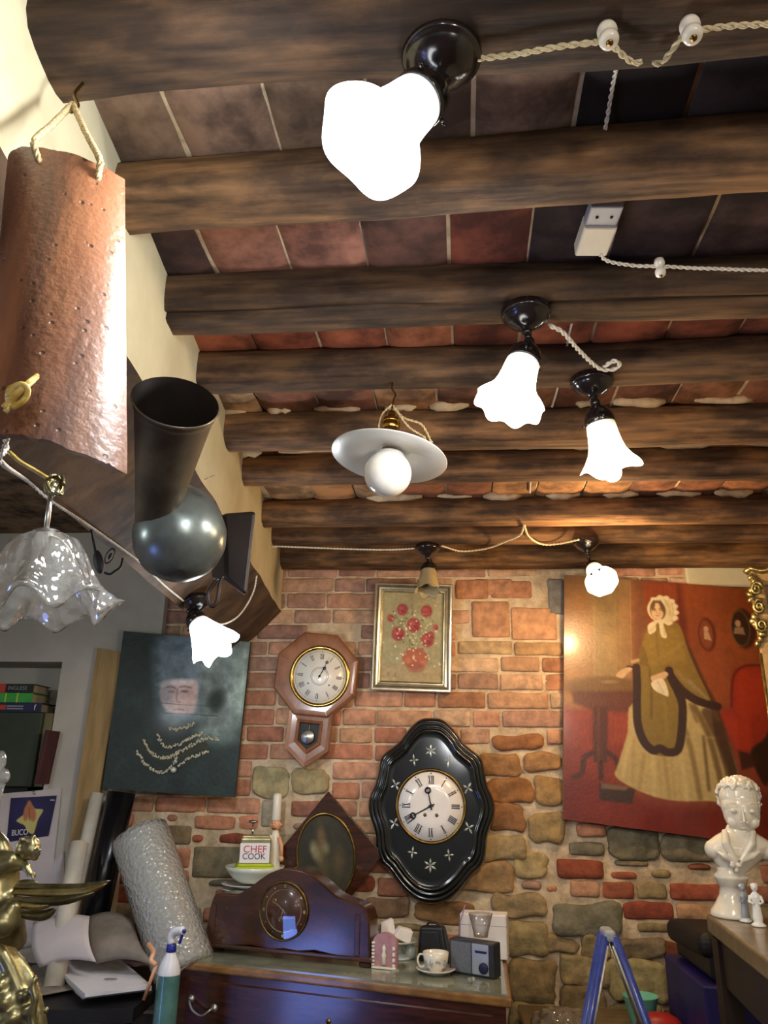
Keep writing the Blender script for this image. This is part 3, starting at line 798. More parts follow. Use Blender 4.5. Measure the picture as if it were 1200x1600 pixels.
# crumbled mortar along the joists
for r in range(1, len(JY) - 1):
    for sgn in (-1, 1):
        x = -0.7
        while x < 2.0:
            l = random.uniform(.05, .22)
            if random.random() < (0.18 if r < 5 else 0.85):
                rr = random.uniform(.003, .007) if r < 5 else random.uniform(.010, .022)
                yy = JY[r] + sgn * 0.052
                pts = [Vector((x + l * t / 5, yy + random.uniform(-.004, .004), ZT + random.uniform(-.002, .004))) for t in range(6)]
                g.tube(pts, [rr * .4] + [rr * random.uniform(.7, 1.1) for _ in range(4)] + [rr * .4], seg=6, mi=1)
            x += l + random.uniform(.02, .1)
build('ceiling_tiles', g, ['tilebrick', 'mortar'], kind='structure')

# --- joists (rough round logs)
joists = [(0.74, 2.548, .075, .062, -.02), (1.035, 2.54, .055, .050, -.035), (1.372, 2.545, .060, .053, 'd'), (1.66, 2.545, .046, .048, ''), (2.005, 2.54, .058, .052, ''),
          (2.295, 2.54, .047, .048, ''), (2.73, 2.54, .050, .050, ''), (2.985, 2.54, .046, .046, ''), (3.33, 2.545, .075, .062, 'l')]
jl = ['thick dark smoky ceiling beam nearest the camera, carrying the largest lamp', 'rough ceiling beam with a tan split face, just above the white junction box',
      'dark double-looking ceiling beam with a long crack, below the white junction box', 'dark ceiling beam carrying the lamp with the cool white shade',
      'brown ceiling beam that the white plate lamp hangs from', 'brown ceiling beam behind the white plate lamp', 'brown ceiling beam, third from the brick wall',
      'dark thin ceiling beam second from the brick wall', 'warmly lit ceiling beam lying against the top of the brick wall']
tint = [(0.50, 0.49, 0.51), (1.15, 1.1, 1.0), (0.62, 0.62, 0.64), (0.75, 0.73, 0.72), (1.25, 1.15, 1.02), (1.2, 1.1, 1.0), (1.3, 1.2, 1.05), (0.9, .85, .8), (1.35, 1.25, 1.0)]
for q, (yc, zc, ry, rz, sl) in enumerate(joists):
    sl = sl if isinstance(sl, float) else 0.0
    g = G(); n = 110; seg = 22 if q != 2 else 64; vs = []; fs = []
    x0 = lw(yc).x - 0.04
    x1 = 2.2
    for i in range(n + 1):
        x = x0 + (x1 - x0) * i / n
        dy = mnoise.noise(Vector((x * 1.3, q * 7.1, 0))) * .010 + sl * (x + .2); dz = mnoise.noise(Vector((x * 1.5, q * 3.7, 5))) * .008
        for j in range(seg):
            a = 2 * math.pi * j / seg
            s = 1 + 0.10 * mnoise.noise(Vector((x * 2.2, math.cos(a) * 1.4 + q * 9, math.sin(a) * 1.4))) + 0.04 * mnoise.noise(Vector((x * 9, math.cos(a) * 5 + q, math.sin(a) * 5))) + 0.05 * mnoise.noise(Vector((x * 1.1, a * 2.2 + q * 3, 7)))
            # somewhat squared log
            ca, sa = math.cos(a), math.sin(a)
            sq = (abs(ca) ** 3 + abs(sa) ** 3) ** (-1 / 3)
            cr = 0
            if q == 2:
                d = abs((a - math.radians(238 + 3 * math.sin(x * 3) + 1.5 * math.sin(x * 11))))
                if d < 0.12: cr = 0.020 * (1 - d / 0.12)
            vs.append(Vector((x, yc + dy + ca * sq * (ry * s - cr), zc + dz + sa * sq * (rz * s - cr))))
    for i in range(n):
        for j in range(seg):
            k = (j + 1) % seg
            fs.append((i * seg + j, i * seg + k, (i + 1) * seg + k, (i + 1) * seg + j))
    fs += [tuple(range(seg))[::-1], tuple(n * seg + j for j in range(seg))]
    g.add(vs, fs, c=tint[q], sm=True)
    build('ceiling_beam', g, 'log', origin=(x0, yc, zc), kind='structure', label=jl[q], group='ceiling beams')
BB = 2.484   # height of the beams' undersides
# ------------------------------------------------------------------ LAMPS
def bell(r, z, a, t, rim=0.0, lobes=8, sharp=1.0):
    k = max(0, (t - 0.45) / 0.55) ** 2
    w = math.cos(a * lobes)
    return r * (1 + rim * k * w), z + rim * 0.10 * k * w
def tulip_lamp(label, rose, hold, mouth, glass, blob=None, group='ceiling lamps with bell-shaped glass shades', bulb=None, rose_n=(0, 0, -1), mr=0.066, nr=0.030, ln=0.11,
               rim=0.05, lobes=8, power=0, color=COOL, bulb_out=0.0, rr=0.05, ruffle=False, metal='lamp_black'):
    rose, hold, mouth = Vector(rose), Vector(hold), Vector(mouth)
    ax = (mouth - hold).normalized()
    root = thing('ceiling_lamp', label, 'lamp', rose, group)
    # rose
    g = G(); m = at(rose, frame_z(rose_n))
    g.lathe([(rr, -0.008), (rr, 0.004), (rr * .96, .008), (rr * .9, .009), (rr * .86, .013), (rr * .7, .022), (rr * .45, .030), (rr * .22, .036), (rr * .17, .044), (1e-5, .046)], m, 40)
    build('rose', g, metal, root)
    # arm: short swivel
    p0 = rose + Vector(rose_n) * 0.042; p1 = hold - ax * 0.052
    mid = (p0 + p1) / 2 + (p1 - p0).cross(ax).normalized() * 0.0 if (p1 - p0).length > 1e-4 else p0
    g = G(); g.tube([p0, mid, p1], [.006, .0055, .006], 10)
    g.ball(.0105, at(p0)); g.ball(.0115, at(p1)); g.ball(.008, at(mid))
    build('arm', g, metal, root)
    g = G(); m = at(p1, frame_z(ax))
    g.lathe([(.008, 0), (.012, .006), (.014, .012), (.024, .018), (.031, .028), (.034, .040), (.0345, .052), (.0325, .055), (.032, .050), (.028, .042)], m, 36, cap=False)
    for k in range(3):
        a = k * 2.1 + .5
        g.tube([m @ Vector((.033 * math.cos(a), .033 * math.sin(a), .046)), m @ Vector((.042 * math.cos(a), .042 * math.sin(a), .046))], .003, 8)
    build('shade_holder', g, metal, root)
    om = at(hold - ax * 0.004, frame_z(ax))
    g = G()
    if not ruffle:
        pr = [(nr, 0), (nr * 1.08, ln * .06), (nr * 1.12, ln * .16), (nr * 1.16, ln * .32), (nr * 1.25, ln * .5), (nr * 1.42, ln * .68), (mr * .82, ln * .86), (mr * .93, ln * .95), (mr, ln)]
    else:
        pr = [(nr, 0), (nr * 1.15, ln * .1), (nr * 1.4, ln * .3), (nr * 1.7, ln * .5), (mr * .85, ln * .7), (mr * .97, ln * .85), (mr * 1.0, ln)]
    pr2 = pr + [(r - .003, z - .001) for r, z in reversed(pr)]
    n = len(pr2)
    def wob(r, z, a, t):
        tt = t * 2 if t <= .5 else (1 - t) * 2
        if ruffle:
            k = tt ** 2
            return r * (1 + .17 * k * math.cos(a * 6) + .03 * k * math.cos(a * 18)), z + .010 * k * math.cos(a * 6 + 1)
        return bell(r, z, a, tt, rim, lobes)
    g.lathe(pr2, om, 72, wob=wob, cap=False)
    sh = build('shade', g, glass, root, om=om)
    if bulb:
        g = G(); b = hold + ax * (ln * .62 + bulb_out)
        g.ball(.021, at(b)); g.tube([b - ax * .05, b - ax * .01], [.011, .016], 12)
        build('bulb', g, bulb, root)
    if power:
        l = light('lamp_glow', 'POINT', mouth + ax * 0.028, power, color, 0.045)
    return root

L1 = PZ(690, 88, BB); L1.z = BB
tulip_lamp('largest ceiling lamp, nearest the camera, white glass shade blazing cool white', L1, PY(652, 158, L1.y - .045), PY(574, 226, L1.y - .075), 'lit_cool',
           bulb='bulb_cool', power=7.5, color=COOL, mr=.066, rr=.052, rim=.035, lobes=5)
L2 = PZ(822, 490, BB)
tulip_lamp('lit lamp with blue-white flared shade tilted left, just left of the creamy bell lamp', L2, PY(817, 566, L2.y - .01), PY(793, 640, L2.y - .03), 'lit_neutral', bulb='bulb_cool', power=5, color=NEUT)
L3 = PZ(925, 597, BB)
tulip_lamp('lit lamp with creamy bell shade and its round bulb poking out below', L3, PY(938, 662, L3.y - .01), PY(953, 724, L3.y - .005), 'lit_warm', bulb='bulb_warm', power=8, color=(1, .72, .42), bulb_out=.052, lobes=4, rim=.09)
L4 = PZ(916, 848, BB)
tulip_lamp('small lit lamp in front of the top edge of the lady portrait', L4, PY(928, 890, L4.y - .0), PY(949, 922, L4.y - .14), 'lit_warm', bulb='bulb_warm', power=11, color=(1, .64, .30), mr=.062, rim=.02)
LU = PZ(668, 856, BB)
tulip_lamp('unlit lamp with dull beige glass shade hanging before the flower picture', LU, PY(670, 893, LU.y), PY(668, 931, LU.y - .04), 'unlit_shade', mr=.050, rim=.08, lobes=6, ln=.10)
S5 = PY(308, 940, 2.40)
tulip_lamp('lit lamp with white ruffled shade hanging in front of the dark portrait', S5, PY(309, 973, 2.38), PY(343, 1020, 2.35), 'lit_cool', bulb='bulb_cool', power=6, color=COOL,
           ruffle=True, mr=.070, ln=.12, rose_n=(0.3, -.25, -1), rr=.045)

# white plate lamp with globe
hk = PZ(613, 604, BB); yl = hk.y
top = PY(612, 650, yl); pc = PY(609, 708, yl); gc = PY(606, 740, yl - .01)
root = thing('plate_lamp', 'unlit lamp with flat white plate shade, round opal globe and brass socket', 'lamp', hk)
tax = (gc - top).normalized()
mf = at(pc, frame_z(tax) @ rotm('Y', 0))
tiltm = at(pc, rotm('Y', 7) @ rotm('X', 180 - 4))
g = G(); g.lathe([(.02, -.012), (.03, -.010), (.06, -.002), (.134, .010), (.1355, .012), (.134, .0135), (.06, .002), (.03, -.006), (.02, -.008)], tiltm, 64, cap=False); build('plate_shade', g, 'enamel', root, om=tiltm)
g = G(); g.ball(.0545, at(gc), 36, 20); build('globe', g, 'opal', root)
g = G(); m = at(pc, frame_z(tax)); g.lathe([(.033, .004), (.036, .010), (.036, .020), (.030, .028), (.028, .030)], m, 32); build('globe_holder', g, 'enamel', root)
g = G(); m = at(top, frame_z(tax))
g.lathe([(.005, -.012), (.010, -.010), (.012, .0), (.013, .006), (.020, .010), (.0205, .018), (.0185, .020), (.0205, .022), (.0205, .034), (.018, .036), (.022, .040), (.024, .046), (.022, .062)], m, 32); build('socket', g, 'brass', root)
g = G(); h0 = Vector(hk) + Vector((0, 0, .01)); pts = [h0, h0 + Vector((0, 0, -.018)), h0 + Vector((.008, 0, -.032)), h0 + Vector((.004, 0, -.046)), Vector(top) + Vector((0, 0, .014))]
g.tube(smooth_path(pts, .004), .0025, 8); build('hook', g, 'old_brass', root)
g = G()
a = Vector(top)
twisted(g, [a + Vector((0, 0, .03)), PY(597, 648, yl), PY(592, 672, yl), PY(600, 688, yl)], .0026)
twisted(g, [a + Vector((0, 0, .03)), PY(630, 652, yl), PY(657, 662, yl), PY(668, 678, yl), PY(675, 695, yl)], .003)
twisted(g, [PY(618, 640, yl), PY(640, 668, yl), PY(664, 684, yl), PY(662, 697, yl), PY(676, 690, yl)], .0028)
build('flex', g, 'rope', root)

# crystal shade lamp at the far left
yc_ = 0.74
root = thing('crystal_lamp', 'unlit lamp with ruffled clear crystal shade hanging at the left edge', 'lamp', PY(84, 752, yc_))
g = G(); g.tube([PY(80, 765, yc_), PY(76, 800, yc_), PY(71, 838, yc_)], .0028, 10); g.ball(.006, at(PY(80, 768, yc_))); build('stem', g, 'steel', root)
nk = PY(72, 834, yc_); dr = (PY(66, 935, yc_) - nk).normalized(); om = at(nk, frame_z(dr))
pr = [(.006, 0), (.020, .002), (.034, .010), (.040, .022), (.044, .036), (.048, .050), (.054, .064), (.064, .078), (.068, .083)]
pr2 = pr + [(r - .005, z + .0) for r, z in reversed(pr[1:])]
def wobc(r, z, a, t):
    tt = min(1, t * 2 if t <= .5 else (1 - t) * 2); k = max(0, (tt - .3) / .7) ** 1.6
    return r * (1 + .16 * k * math.cos(7 * a) + .02 * math.cos(14 * a)), z - .011 * k * math.cos(7 * a)
g = G(); g.lathe(pr2, om, 112, wob=wobc, cap=False); build('crystal_shade', g, 'crystal', root, om=om)
g = G(); g.lathe([(.008, -.004), (.014, -.002), (.014, .010), (.011, .030), (.004, .034)], om, 20); build('socket', g, 'steel', root)
g = G()
hp = PY(86, 752, yc_)
for k in range(5):
    a = k * 1.3
    pts = [hp + Vector((.010 * math.cos(a + t) * (1 - t / 7), .006 * math.sin(a + t * 1.3), -.004 + .012 * math.sin(t * 1.2 + k))) for t in range(5)]
    g.tube(smooth_path(pts, .003), .0022, 6)
g.tube([hp + Vector((0, 0, -.002)), PY(80, 768, yc_)], .004, 8)
build('knot', g, 'gold', root)

# ------------------------------------------------------------------ CORDS AND INSULATORS
def cord(label, pts, r=.003, m='cord', strands=2, name='twisted_cord', cat='cord', group=None, pitch=None):
    g = G(); twisted(g, pts, r, strands, pitch); return build(name, g, m, label=label, cat=cat, group=group)
def bz(x, y, dz=0.0): return PZ(x, y, BB - .006 + dz)
cord('cream twisted cord looping from the largest lamp along the nearest beam', [bz(740, 92), bz(800, 86), bz(865, 74), bz(930, 66), bz(948, 62), bz(968, 82), bz(990, 98), bz(1003, 96)], .0042, group=None)
cord('cream twisted cord running off the top right edge past a porcelain knob', [bz(1020, 98), bz(1034, 98), bz(1050, 78), bz(1072, 52), bz(1100, 46), bz(1150, 40), bz(1215, 37)], .0042)
cord('white twisted cord crossing the gap between the nearest two beams', [PZ(968, 90, 2.55), PZ(960, 120, 2.572), PZ(952, 165, 2.572), PZ(944, 212, 2.56)], .0036, 'white_cord')
cord('white twisted cord leaving the junction box towards the right edge', [bz(938, 398), bz(950, 408), bz(990, 415), bz(1030, 416), bz(1090, 419), bz(1215, 423)], .0036, 'white_cord')
cord('thick pale cord between the blue-white lamp and the creamy lamp', [bz(858, 508), bz(880, 520), bz(905, 548), bz(935, 575), bz(958, 577), bz(968, 569), bz(958, 564), bz(944, 573)], .0052, 'white_cord')
cord('short white cord stub in the gap beside the blue-white lamp', [PZ(893, 506, 2.57), PZ(888, 528, 2.575), PZ(886, 545, 2.57)], .003, 'white_cord', name='cord_stub')
cord('short white cord stub in the gap behind the blue-white shade', [PZ(873, 600, 2.57), PZ(868, 618, 2.575), PZ(862, 636, 2.57)], .003, 'white_cord', name='cord_stub')
cord('short white cord stub in the gap above the forked cord', [PZ(829, 752, 2.572), PZ(828, 770, 2.575)], .003, 'white_cord', name='cord_stub')
cord('thin white cord stretched along the beam from the left wall to the unlit lamp', [bz(415, 855), bz(440, 854), bz(520, 857), bz(600, 859), bz(648, 857)], .0038, 'white_cord')
cord('sagging pale cord from the unlit lamp to the forked cord', [bz(690, 853), bz(720, 861), bz(760, 857), bz(790, 846), bz(812, 836), bz(819, 820)], .0042, 'cord')
cord('pale cord from the forked cord to the small warm lamp', [bz(819, 820), bz(826, 838), bz(845, 850), bz(870, 850), bz(905, 843)], .0042, 'cord')
cord('white cord hanging from the last beam down to the ruffled lamp', [PZ(415, 855, BB - .006), PY(404, 885, 2.75), PY(396, 925, 2.7), PY(375, 960, 2.6), PY(350, 975, 2.48), PY(328, 972, 2.40)], .0034, 'white_cord')
cord('white twisted cord following the dark edge of the left opening to the ruffled lamp', [PL(-20, 640, -.05) if False else PY(2, 652, .74), PY(10, 700, .78), PY(2, 722, .80)] + [PL(x, y, -.185) + LN * .004 for x, y in ((40, 752), (78, 784), (125, 814), (170, 845), (215, 878), (255, 915))] + [PY(290, 942, 2.40)], .0032, 'white_cord')
cord('thin white cord loop below the yellow knot', [PY(3, 648, .72), PY(7, 668, .72), PY(13, 684, .72), PY(5, 698, .73), PY(2, 715, .74)], .0018, 'white_cord')
def insulator(label, x, y, r, group='porcelain knobs holding the cords', dn=(0, 0, -1)):
    p = PZ(x, y, BB)
    root = thing('cord_insulator', label, 'insulator', p, group)
    g = G(); g.lathe([(r * .9, -.004), (r, .002), (r, .006), (r * .72, .009), (r * .72, .016), (r * .98, .019), (r, .023), (r * .9, .028), (r * .6, .030), (1e-5, .030)], at(p, frame_z(dn)), 28); build('porcelain_body', g, 'insulator', root)
    g = G(); g.lathe([(r * .36, .0295), (r * .36, .0315), (1e-5, .032)], at(p, frame_z(dn)), 12); build('screw', g, 'old_brass', root)
insulator('porcelain knob on the nearest beam, the one further from the right edge', 948, 46, .0125, dn=(0, -.2, -1))
insulator('porcelain knob on the nearest beam beside the top right corner', 1077, 38, .0125, dn=(0, -.2, -1))
insulator('small porcelain knob right of the white junction box', 1030, 409, .0095)

# junction box
p = PZ(935, 362, 2.535); root = thing('junction_box', 'white plastic junction box between two beams with a cord leaving it', 'junction box', p)
q = [PZ(911, 322, 2.545), PZ(966, 322, 2.545), PZ(961, 396, 2.545), PZ(905, 396, 2.545)]
up = (q[0] - q[3]); rt = (q[1] - q[0]); wm = wallframe(sum(q, Vector()) / 4, rt, up)
W_, H_ = rt.length, up.length
if wm.to_3x3().col[2].z > 0: pass
nz_ = wm.to_3x3().col[2]
sg = 1 if nz_.z < 0 else -1
g = G(wm); g.box((W_, H_ * .62, .03), at((0, -H_ * .19, -.008 * sg)), .004, seg=2); build('lid', g, 'box_white', root)
g = G(wm); g.box((W_ * .94, H_ * .40, .024), at((0, H_ * .29, -.010 * sg)), .003, seg=2); build('terminal_cover', g, 'box_grey', root)
g = G(wm)
for s in (-1, 1): g.lathe([(.0028, 0), (.0028, .0015), (1e-5, .0016)], at((s * W_ * .21, H_ * .30, .0025 * sg), Matrix.Diagonal((1, 1, sg, 1))), 12)
build('screw', g, 'ink', root)

# small nails and hooks
def nail(label, p, d, l=.03):
    g = G(); g.tube([p, Vector(p) + Vector(d).normalized() * l], .0012, 6); build('nail', g, 'steel', label=label, cat='nail')
nail('thin nail sticking out of the plaster strip above the metal horns', PL(318, 750, -.003), (.9, -.5, .15), .04)
nail('thin nail sticking out of the brick wall near the left corner', PY(410, 936, D + .0), (.6, -1, 0), .05)

# ------------------------------------------------------------------ ROOF TILE ON ITS ROPE
yt = 0.70
root = thing('roof_tile', 'curved terracotta roof tile hanging on a rope loop from the nearest beam', 'roof tile', PY(110, 500, yt))
tl, tr_ = PY(38, 283, yt + .02), PY(207, 291, yt - .0); bl_, br_ = PY(-14, 702, yt - .02), PY(208, 748, yt - .0)
g = G()
def tile_pt(u, v, off):
    a = tl.lerp(bl_, v); b = tr_.lerp(br_, v)
    c = (a + b) / 2; h = (b - a) / 2; rad = h.length
    th = math.pi * (0.06 + 0.88 * u)
    dn = (bl_ - tl + br_ - tr_).normalized()
    out = dn.cross(h).normalized()
    if out.y > 0: out = -out
    out = (out + Vector((-.30, 0, 0))).normalized()
    r = rad - off
    p = c - h.normalized() * math.cos(th) * r * 1.015 + out * math.sin(th) * r * 0.80
    # ragged ends
    e = mnoise.noise(Vector((u * 9, v * 2, 1))) * .004 + mnoise.noise(Vector((u * 40, v * 2, 4))) * .002
    if v > .98: p += dn * e
    if v < .02: p += dn * (e * .6)
    p += out * mnoise.noise(Vector((u * 6, v * 5, 7))) * .0015
    return p
nu, nv = 60, 40
vs = []; fs = []
for off in (0, .014):
    for j in range(nv + 1):
        for i in range(nu + 1): vs.append(tile_pt(i / nu, j / nv, off))
B0 = (nu + 1) * (nv + 1)
for k0 in (0, B0):
    for j in range(nv):
        for i in range(nu):
            k = k0 + j * (nu + 1) + i; fs.append((k, k + 1, k + nu + 2, k + nu + 1))
for i in range(nu):
    fs.append((i, i + 1, B0 + i + 1, B0 + i)); k = nv * (nu + 1) + i; fs.append((k, k + 1, B0 + k + 1, B0 + k))
for j in range(nv):
    k = j * (nu + 1); fs.append((k, k + nu + 1, B0 + k + nu + 1, B0 + k)); k += nu; fs.append((k, k + nu + 1, B0 + k + nu + 1, B0 + k))
g.add(vs, fs, sm=True)
to = build('tile_shell', g, 'terracotta', root)
em = to.modifiers.new('edge', 'EDGE_SPLIT'); em.split_angle = math.radians(50)
hook = PY(113, 166, .735)
g = G()
for px_, py_ in ((57, 294), (155, 310)):
    u_ = min((abs(proj(tile_pt(k / 60, .05, -.004))[0] - px_), k / 60) for k in range(4, 57))[1]
    hole = tile_pt(u_, .055, 0)
    twisted(g, [hook + Vector((0, 0, .004)), hook.lerp(tile_pt(u_, -.01, -.009), .55), tile_pt(u_, -.01, -.009), tile_pt(u_, .03, -.006), tile_pt(u_, .055, -.001), tile_pt(u_, .062, .010)], .0042, 3, .022)
build('rope_loop', g, 'rope', root)
g = G(); g.tube(smooth_path([hook + Vector((.002, .01, .05)), hook + Vector((0, 0, .02)), hook + Vector((.008, 0, .0)), hook + Vector((0, 0, -.010)), hook + Vector((-.008, 0, .0))], .003), .0022, 8); build('hook', g, 'old_brass', root)
g = G(); 
for px_, py_ in ((57, 300), (155, 316)):
    g.lathe([(.006, 0), (1e-5, .001)], at(PY(px_, py_, .64)), 12)
# yellow cord tied through the tile's lower hole
ye = .60
root = thing('yellow_cord', 'knotted yellow cord tied through the lower hole of the roof tile', 'cord', PY(30, 610, ye))
g = G()
for k, o in enumerate((-1.5, 1.5)):
    g.tube(smooth_path([PY(58, 588 + o, ye + .02), PY(44, 600 + o * 2, ye), PY(34, 608 + o, ye)], .004), .0022, 8)
g.tube(smooth_path([PY(34, 604, ye), PY(16, 606, ye), PY(12, 622, ye), PY(16, 634, ye), PY(8, 644, ye)], .003), .0026, 8)
g.tube(smooth_path([PY(12, 620, ye), PY(26, 602, ye - .005), PY(42, 604, ye - .005), PY(42, 618, ye), PY(34, 628, ye), PY(18, 638, ye)], .003), .0030, 8)
g.tube(smooth_path([PY(36, 606, ye - .004), PY(24, 618, ye - .004), PY(14, 630, ye), PY(6, 638, ye)], .003), .0034, 8)
build('knot', g, 'yellow_cord', root)
g = G(); g.tube(smooth_path([PY(14, 706, .74), PY(32, 722, .74), PY(56, 736, .74), PY(82, 752, .74)], .004), .0024, 8); build('lamp_cord', g, 'yellow_cord', root)
cord('thin white cord running over the crystal shade', [PY(76, 836, .72), PY(92, 842, .69), PY(108, 858, .67), PY(116, 880, .67)], .0011, 'white_cord')

# ------------------------------------------------------------------ METAL HORNS
yh = 1.16
root = thing('metal_horn', 'old dark metal horn lamp with conical funnel and round grey drum under the plaster strip', 'horn', PY(275, 760, yh))
mo = PY(275, 628, yh); na = PY(238, 838, yh + .26)
# mouth faces the room, a little upward
view = (mo - O).normalized()
ax = (mo - na).normalized()
Lc = (mo - na).length
om = at(na, frame_z(ax))
s = .066 * (mo - O).length / 1.16 * 1.0
rm = 66 / F * ((R3.transposed() @ (mo - O)).z * -1)
g = G(); g.lathe([(rm * .46, 0), (rm * .55, Lc * .2), (rm * .72, Lc * .55), (rm * .93, Lc * .93), (rm * .95, Lc * .94), (rm * .97, Lc * .955), (rm * .96, Lc * .97), (rm * .99, Lc * .985), (rm * 1.03, Lc), (rm * 1.0, Lc * 1.005)], om, 64, cap=False)
build('funnel', g, 'horn_metal', root, om=om)
g = G(); g.lathe([(1e-5, Lc * .2), (rm * .50, Lc * .25), (rm * .70, Lc * .56), (rm * .92, Lc * .94), (rm * .99, Lc * 1.003)], om, 64, cap=False); build('funnel_lining', g, 'horn_inside', root, om=om)
yb = yh + .26
dc = PY(281, 838, yb); rb = 72 / F * ((R3.transposed() @ (dc - O)).z * -1)
om = at(dc, frame_z((.25, -.45, -.85)))
g = G(); g.lathe([(rb * .62, -rb * 1.05), (rb * .80, -rb * .8), (rb * .93, -rb * .45), (rb * 1.0, -rb * .05), (rb * .97, rb * .25), (rb * .86, rb * .52), (rb * .66, rb * .75), (rb * .35, rb * .93), (1e-5, rb)], om, 64, cap=False)
build('drum', g, 'gunmetal', root, om=om)
yh2 = 1.52
g = G()
qs = [[PY(349, 802, yh2), PY(401, 798, yh2 - .0), PY(386, 934, yh2), PY(352, 905, yh2)], [PY(328, 812, yh2 + .12), PY(372, 812, yh2 + .14), PY(372, 905, yh2 + .14), PY(330, 905, yh2 + .12)]]
g.hexa([*qs[1], *qs[0]]); hb = build('side_flare', g, 'leather', root); bv = hb.modifiers.new('b', 'BEVEL'); bv.width = .008; bv.segments = 3
g = G(); m0 = [(340, 905), (326, 925), (327, 942), (333, 948), (339, 940), (343, 915), (348, 900)]
g.tube(smooth_path([PY(x, y, 1.45) for x, y in m0], .003), .0038, 8); build('strap', g, 'leather', root)
g = G(); g.tube(smooth_path([PY(265, 790, yb), PY(262, 700, 1.50), lw(1.50, -.02, 2.31)], .01), .006, 8); build('hanger', g, 'bronze_dark', root)

# black masks hanging on the cord
yk = 1.62
root = thing('hanging_strap', 'thin black strap with a black oval pad hanging from the cord behind the roof tile', 'strap', PY(150, 850, yk))
g = G(); g.tube(smooth_path([PL(143, 826, -.195), PY(146, 845, yk), PY(149, 862, yk)], .004), .003, 8)
build('band', g, 'black_matte', root)
g = G(); g.tube(smooth_path([PY(163, 895, yk), PY(172, 897, yk), PY(180, 892, yk), PY(188, 886, yk), PY(192, 872, yk)], .004), .0026, 8); build('lower_band', g, 'black_matte', root)
g = G(); c_ = PY(154, 878, yk); g.ball(1, at(c_, rotm('Y', -18)), 20, 12, sc=(.011, .008, .029)); build('pad', g, 'black_matte', root)
g = G(); c_ = PY(172, 869, yk); g.lathe([(.011, 0), (.013, .002), (.011, .004)], at(c_, rotm('Y', 20) @ rotm('X', 90) @ Matrix.Diagonal((.8, 1.5, 1, 1))), 24, cap=False)
g.ball(1, at(c_, rotm('Y', 20)), 12, 8, sc=(.0035, .004, .008)); build('buckle', g, 'black_matte', root)
# ------------------------------------------------------------------ ON THE BRICK WALL
UPZ = Vector((0, 0, 1)); RX = Vector((1, 0, 0))
def hang(px, py, Y, tilt=0, lean=0, yaw=0):
    """frame at a pixel on plane Y: x right, y up, z out; tilt clockwise degrees, lean = top forward"""
    p = PY(px, py, Y)
    m = Matrix.Translation(p) @ rotm('Z', yaw) @ rotm('X', 90)
    return m @ rotm('Z', -tilt) @ rotm('X', lean)
def ppm(Y, px=600, py=1200): return (PY(px + 1, py, Y) - PY(px, py, Y)).length
def ngon_ring(g, m, po, pi_, z0, z1, zi=None, mi=0, c=None):
    n = len(po); zi = z1 if zi is None else zi
    vs = [(x, y, z0) for x, y in po] + [(x, y, z1) for x, y in po] + [(x, y, zi) for x, y in pi_] + [(x, y, z0) for x, y in pi_]
    fs = []
    for i in range(n):
        j = (i + 1) % n
        for a in range(4):
            b = (a + 1) % 4
            fs.append((a * n + i, a * n + j, b * n + j, b * n + i))
    g.add(vs, fs, m, c, False, mi); return g
def scale_poly(p, s, cx=0, cy=0): return [(cx + (x - cx) * s, cy + (y - cy) * s) for x, y in p]
def roman(g, m, r, h, w, z, labels=None, skip=(), fl=True):
    """roman numerals round a dial, feet toward the centre"""
    N_ = {1: 'I', 2: 'II', 3: 'III', 4: 'IIII', 5: 'V', 6: 'VI', 7: 'VII', 8: 'VIII', 9: 'IX', 10: 'X', 11: 'XI', 12: 'XII'}
    for k in range(1, 13):
        if k in skip: continue
        a = -k * math.pi / 6
        mm = (m or Matrix.Identity(4)) @ Matrix.Rotation(a, 4, 'Z') @ Matrix.Translation((0, r, z))
        s = N_[k]; ws = {'I': 1.0, 'V': 2.0, 'X': 2.1}; tot = sum(ws[ch] for ch in s) * w * 1.5; x = -tot / 2
        for ch in s:
            cw = ws[ch] * w * 1.5; cx = x + cw / 2; x += cw
            def bar(x0, x1, ww):
                g.add([(x0 - ww / 2, -h / 2, 0), (x0 + ww / 2, -h / 2, 0), (x1 + ww / 2, h / 2, 0), (x1 - ww / 2, h / 2, 0),
                       (x0 - ww / 2, -h / 2, .0006), (x0 + ww / 2, -h / 2, .0006), (x1 + ww / 2, h / 2, .0006), (x1 - ww / 2, h / 2, .0006)],
                      [(0, 3, 2, 1), (4, 5, 6, 7), (0, 1, 5, 4), (1, 2, 6, 5), (2, 3, 7, 6), (3, 0, 4, 7)], mm)
            if ch == 'I': bar(cx, cx, w * .8)
            elif ch == 'V': bar(cx, cx - w * .8, w * .8); bar(cx, cx + w * .8, w * .35)
            else: bar(cx - w * .8, cx + w * .8, w * .35); bar(cx + w * .8, cx - w * .8, w * .8)
        for sgn in (-1, 1): g.box((tot, w * .22, .0006), mm @ Matrix.Translation((0, sgn * h / 2, .0003)))
def ring(g, m, r, w, z, seg=64, t=.0006):
    return g.lathe([(r - w / 2, z), (r - w / 2, z + t), (r + w / 2, z + t), (r + w / 2, z)], m, seg, cap=False, sm=False)
def hand(g, m, ang, L, w, z, spade=True, tail=.2):
    mm = (m or Matrix.Identity(4)) @ Matrix.Rotation(-math.radians(ang), 4, 'Z')
    g.prism([(-w / 2, -L * tail), (w / 2, -L * tail), (w / 3, L * .62), (-w / 3, L * .62)], z, z + .0008, mm)
    if spade:
        g.lathe([(w * 1.1, z), (w * 1.1, z + .0008), (w * 2.2, z + .0008), (w * 2.2, z)], mm @ Matrix.Translation((0, L * .72, 0)), 20, cap=False)
    g.prism([(-w / 3, L * .6), (w / 3, L * .6), (0, L)], z, z + .0008, mm)

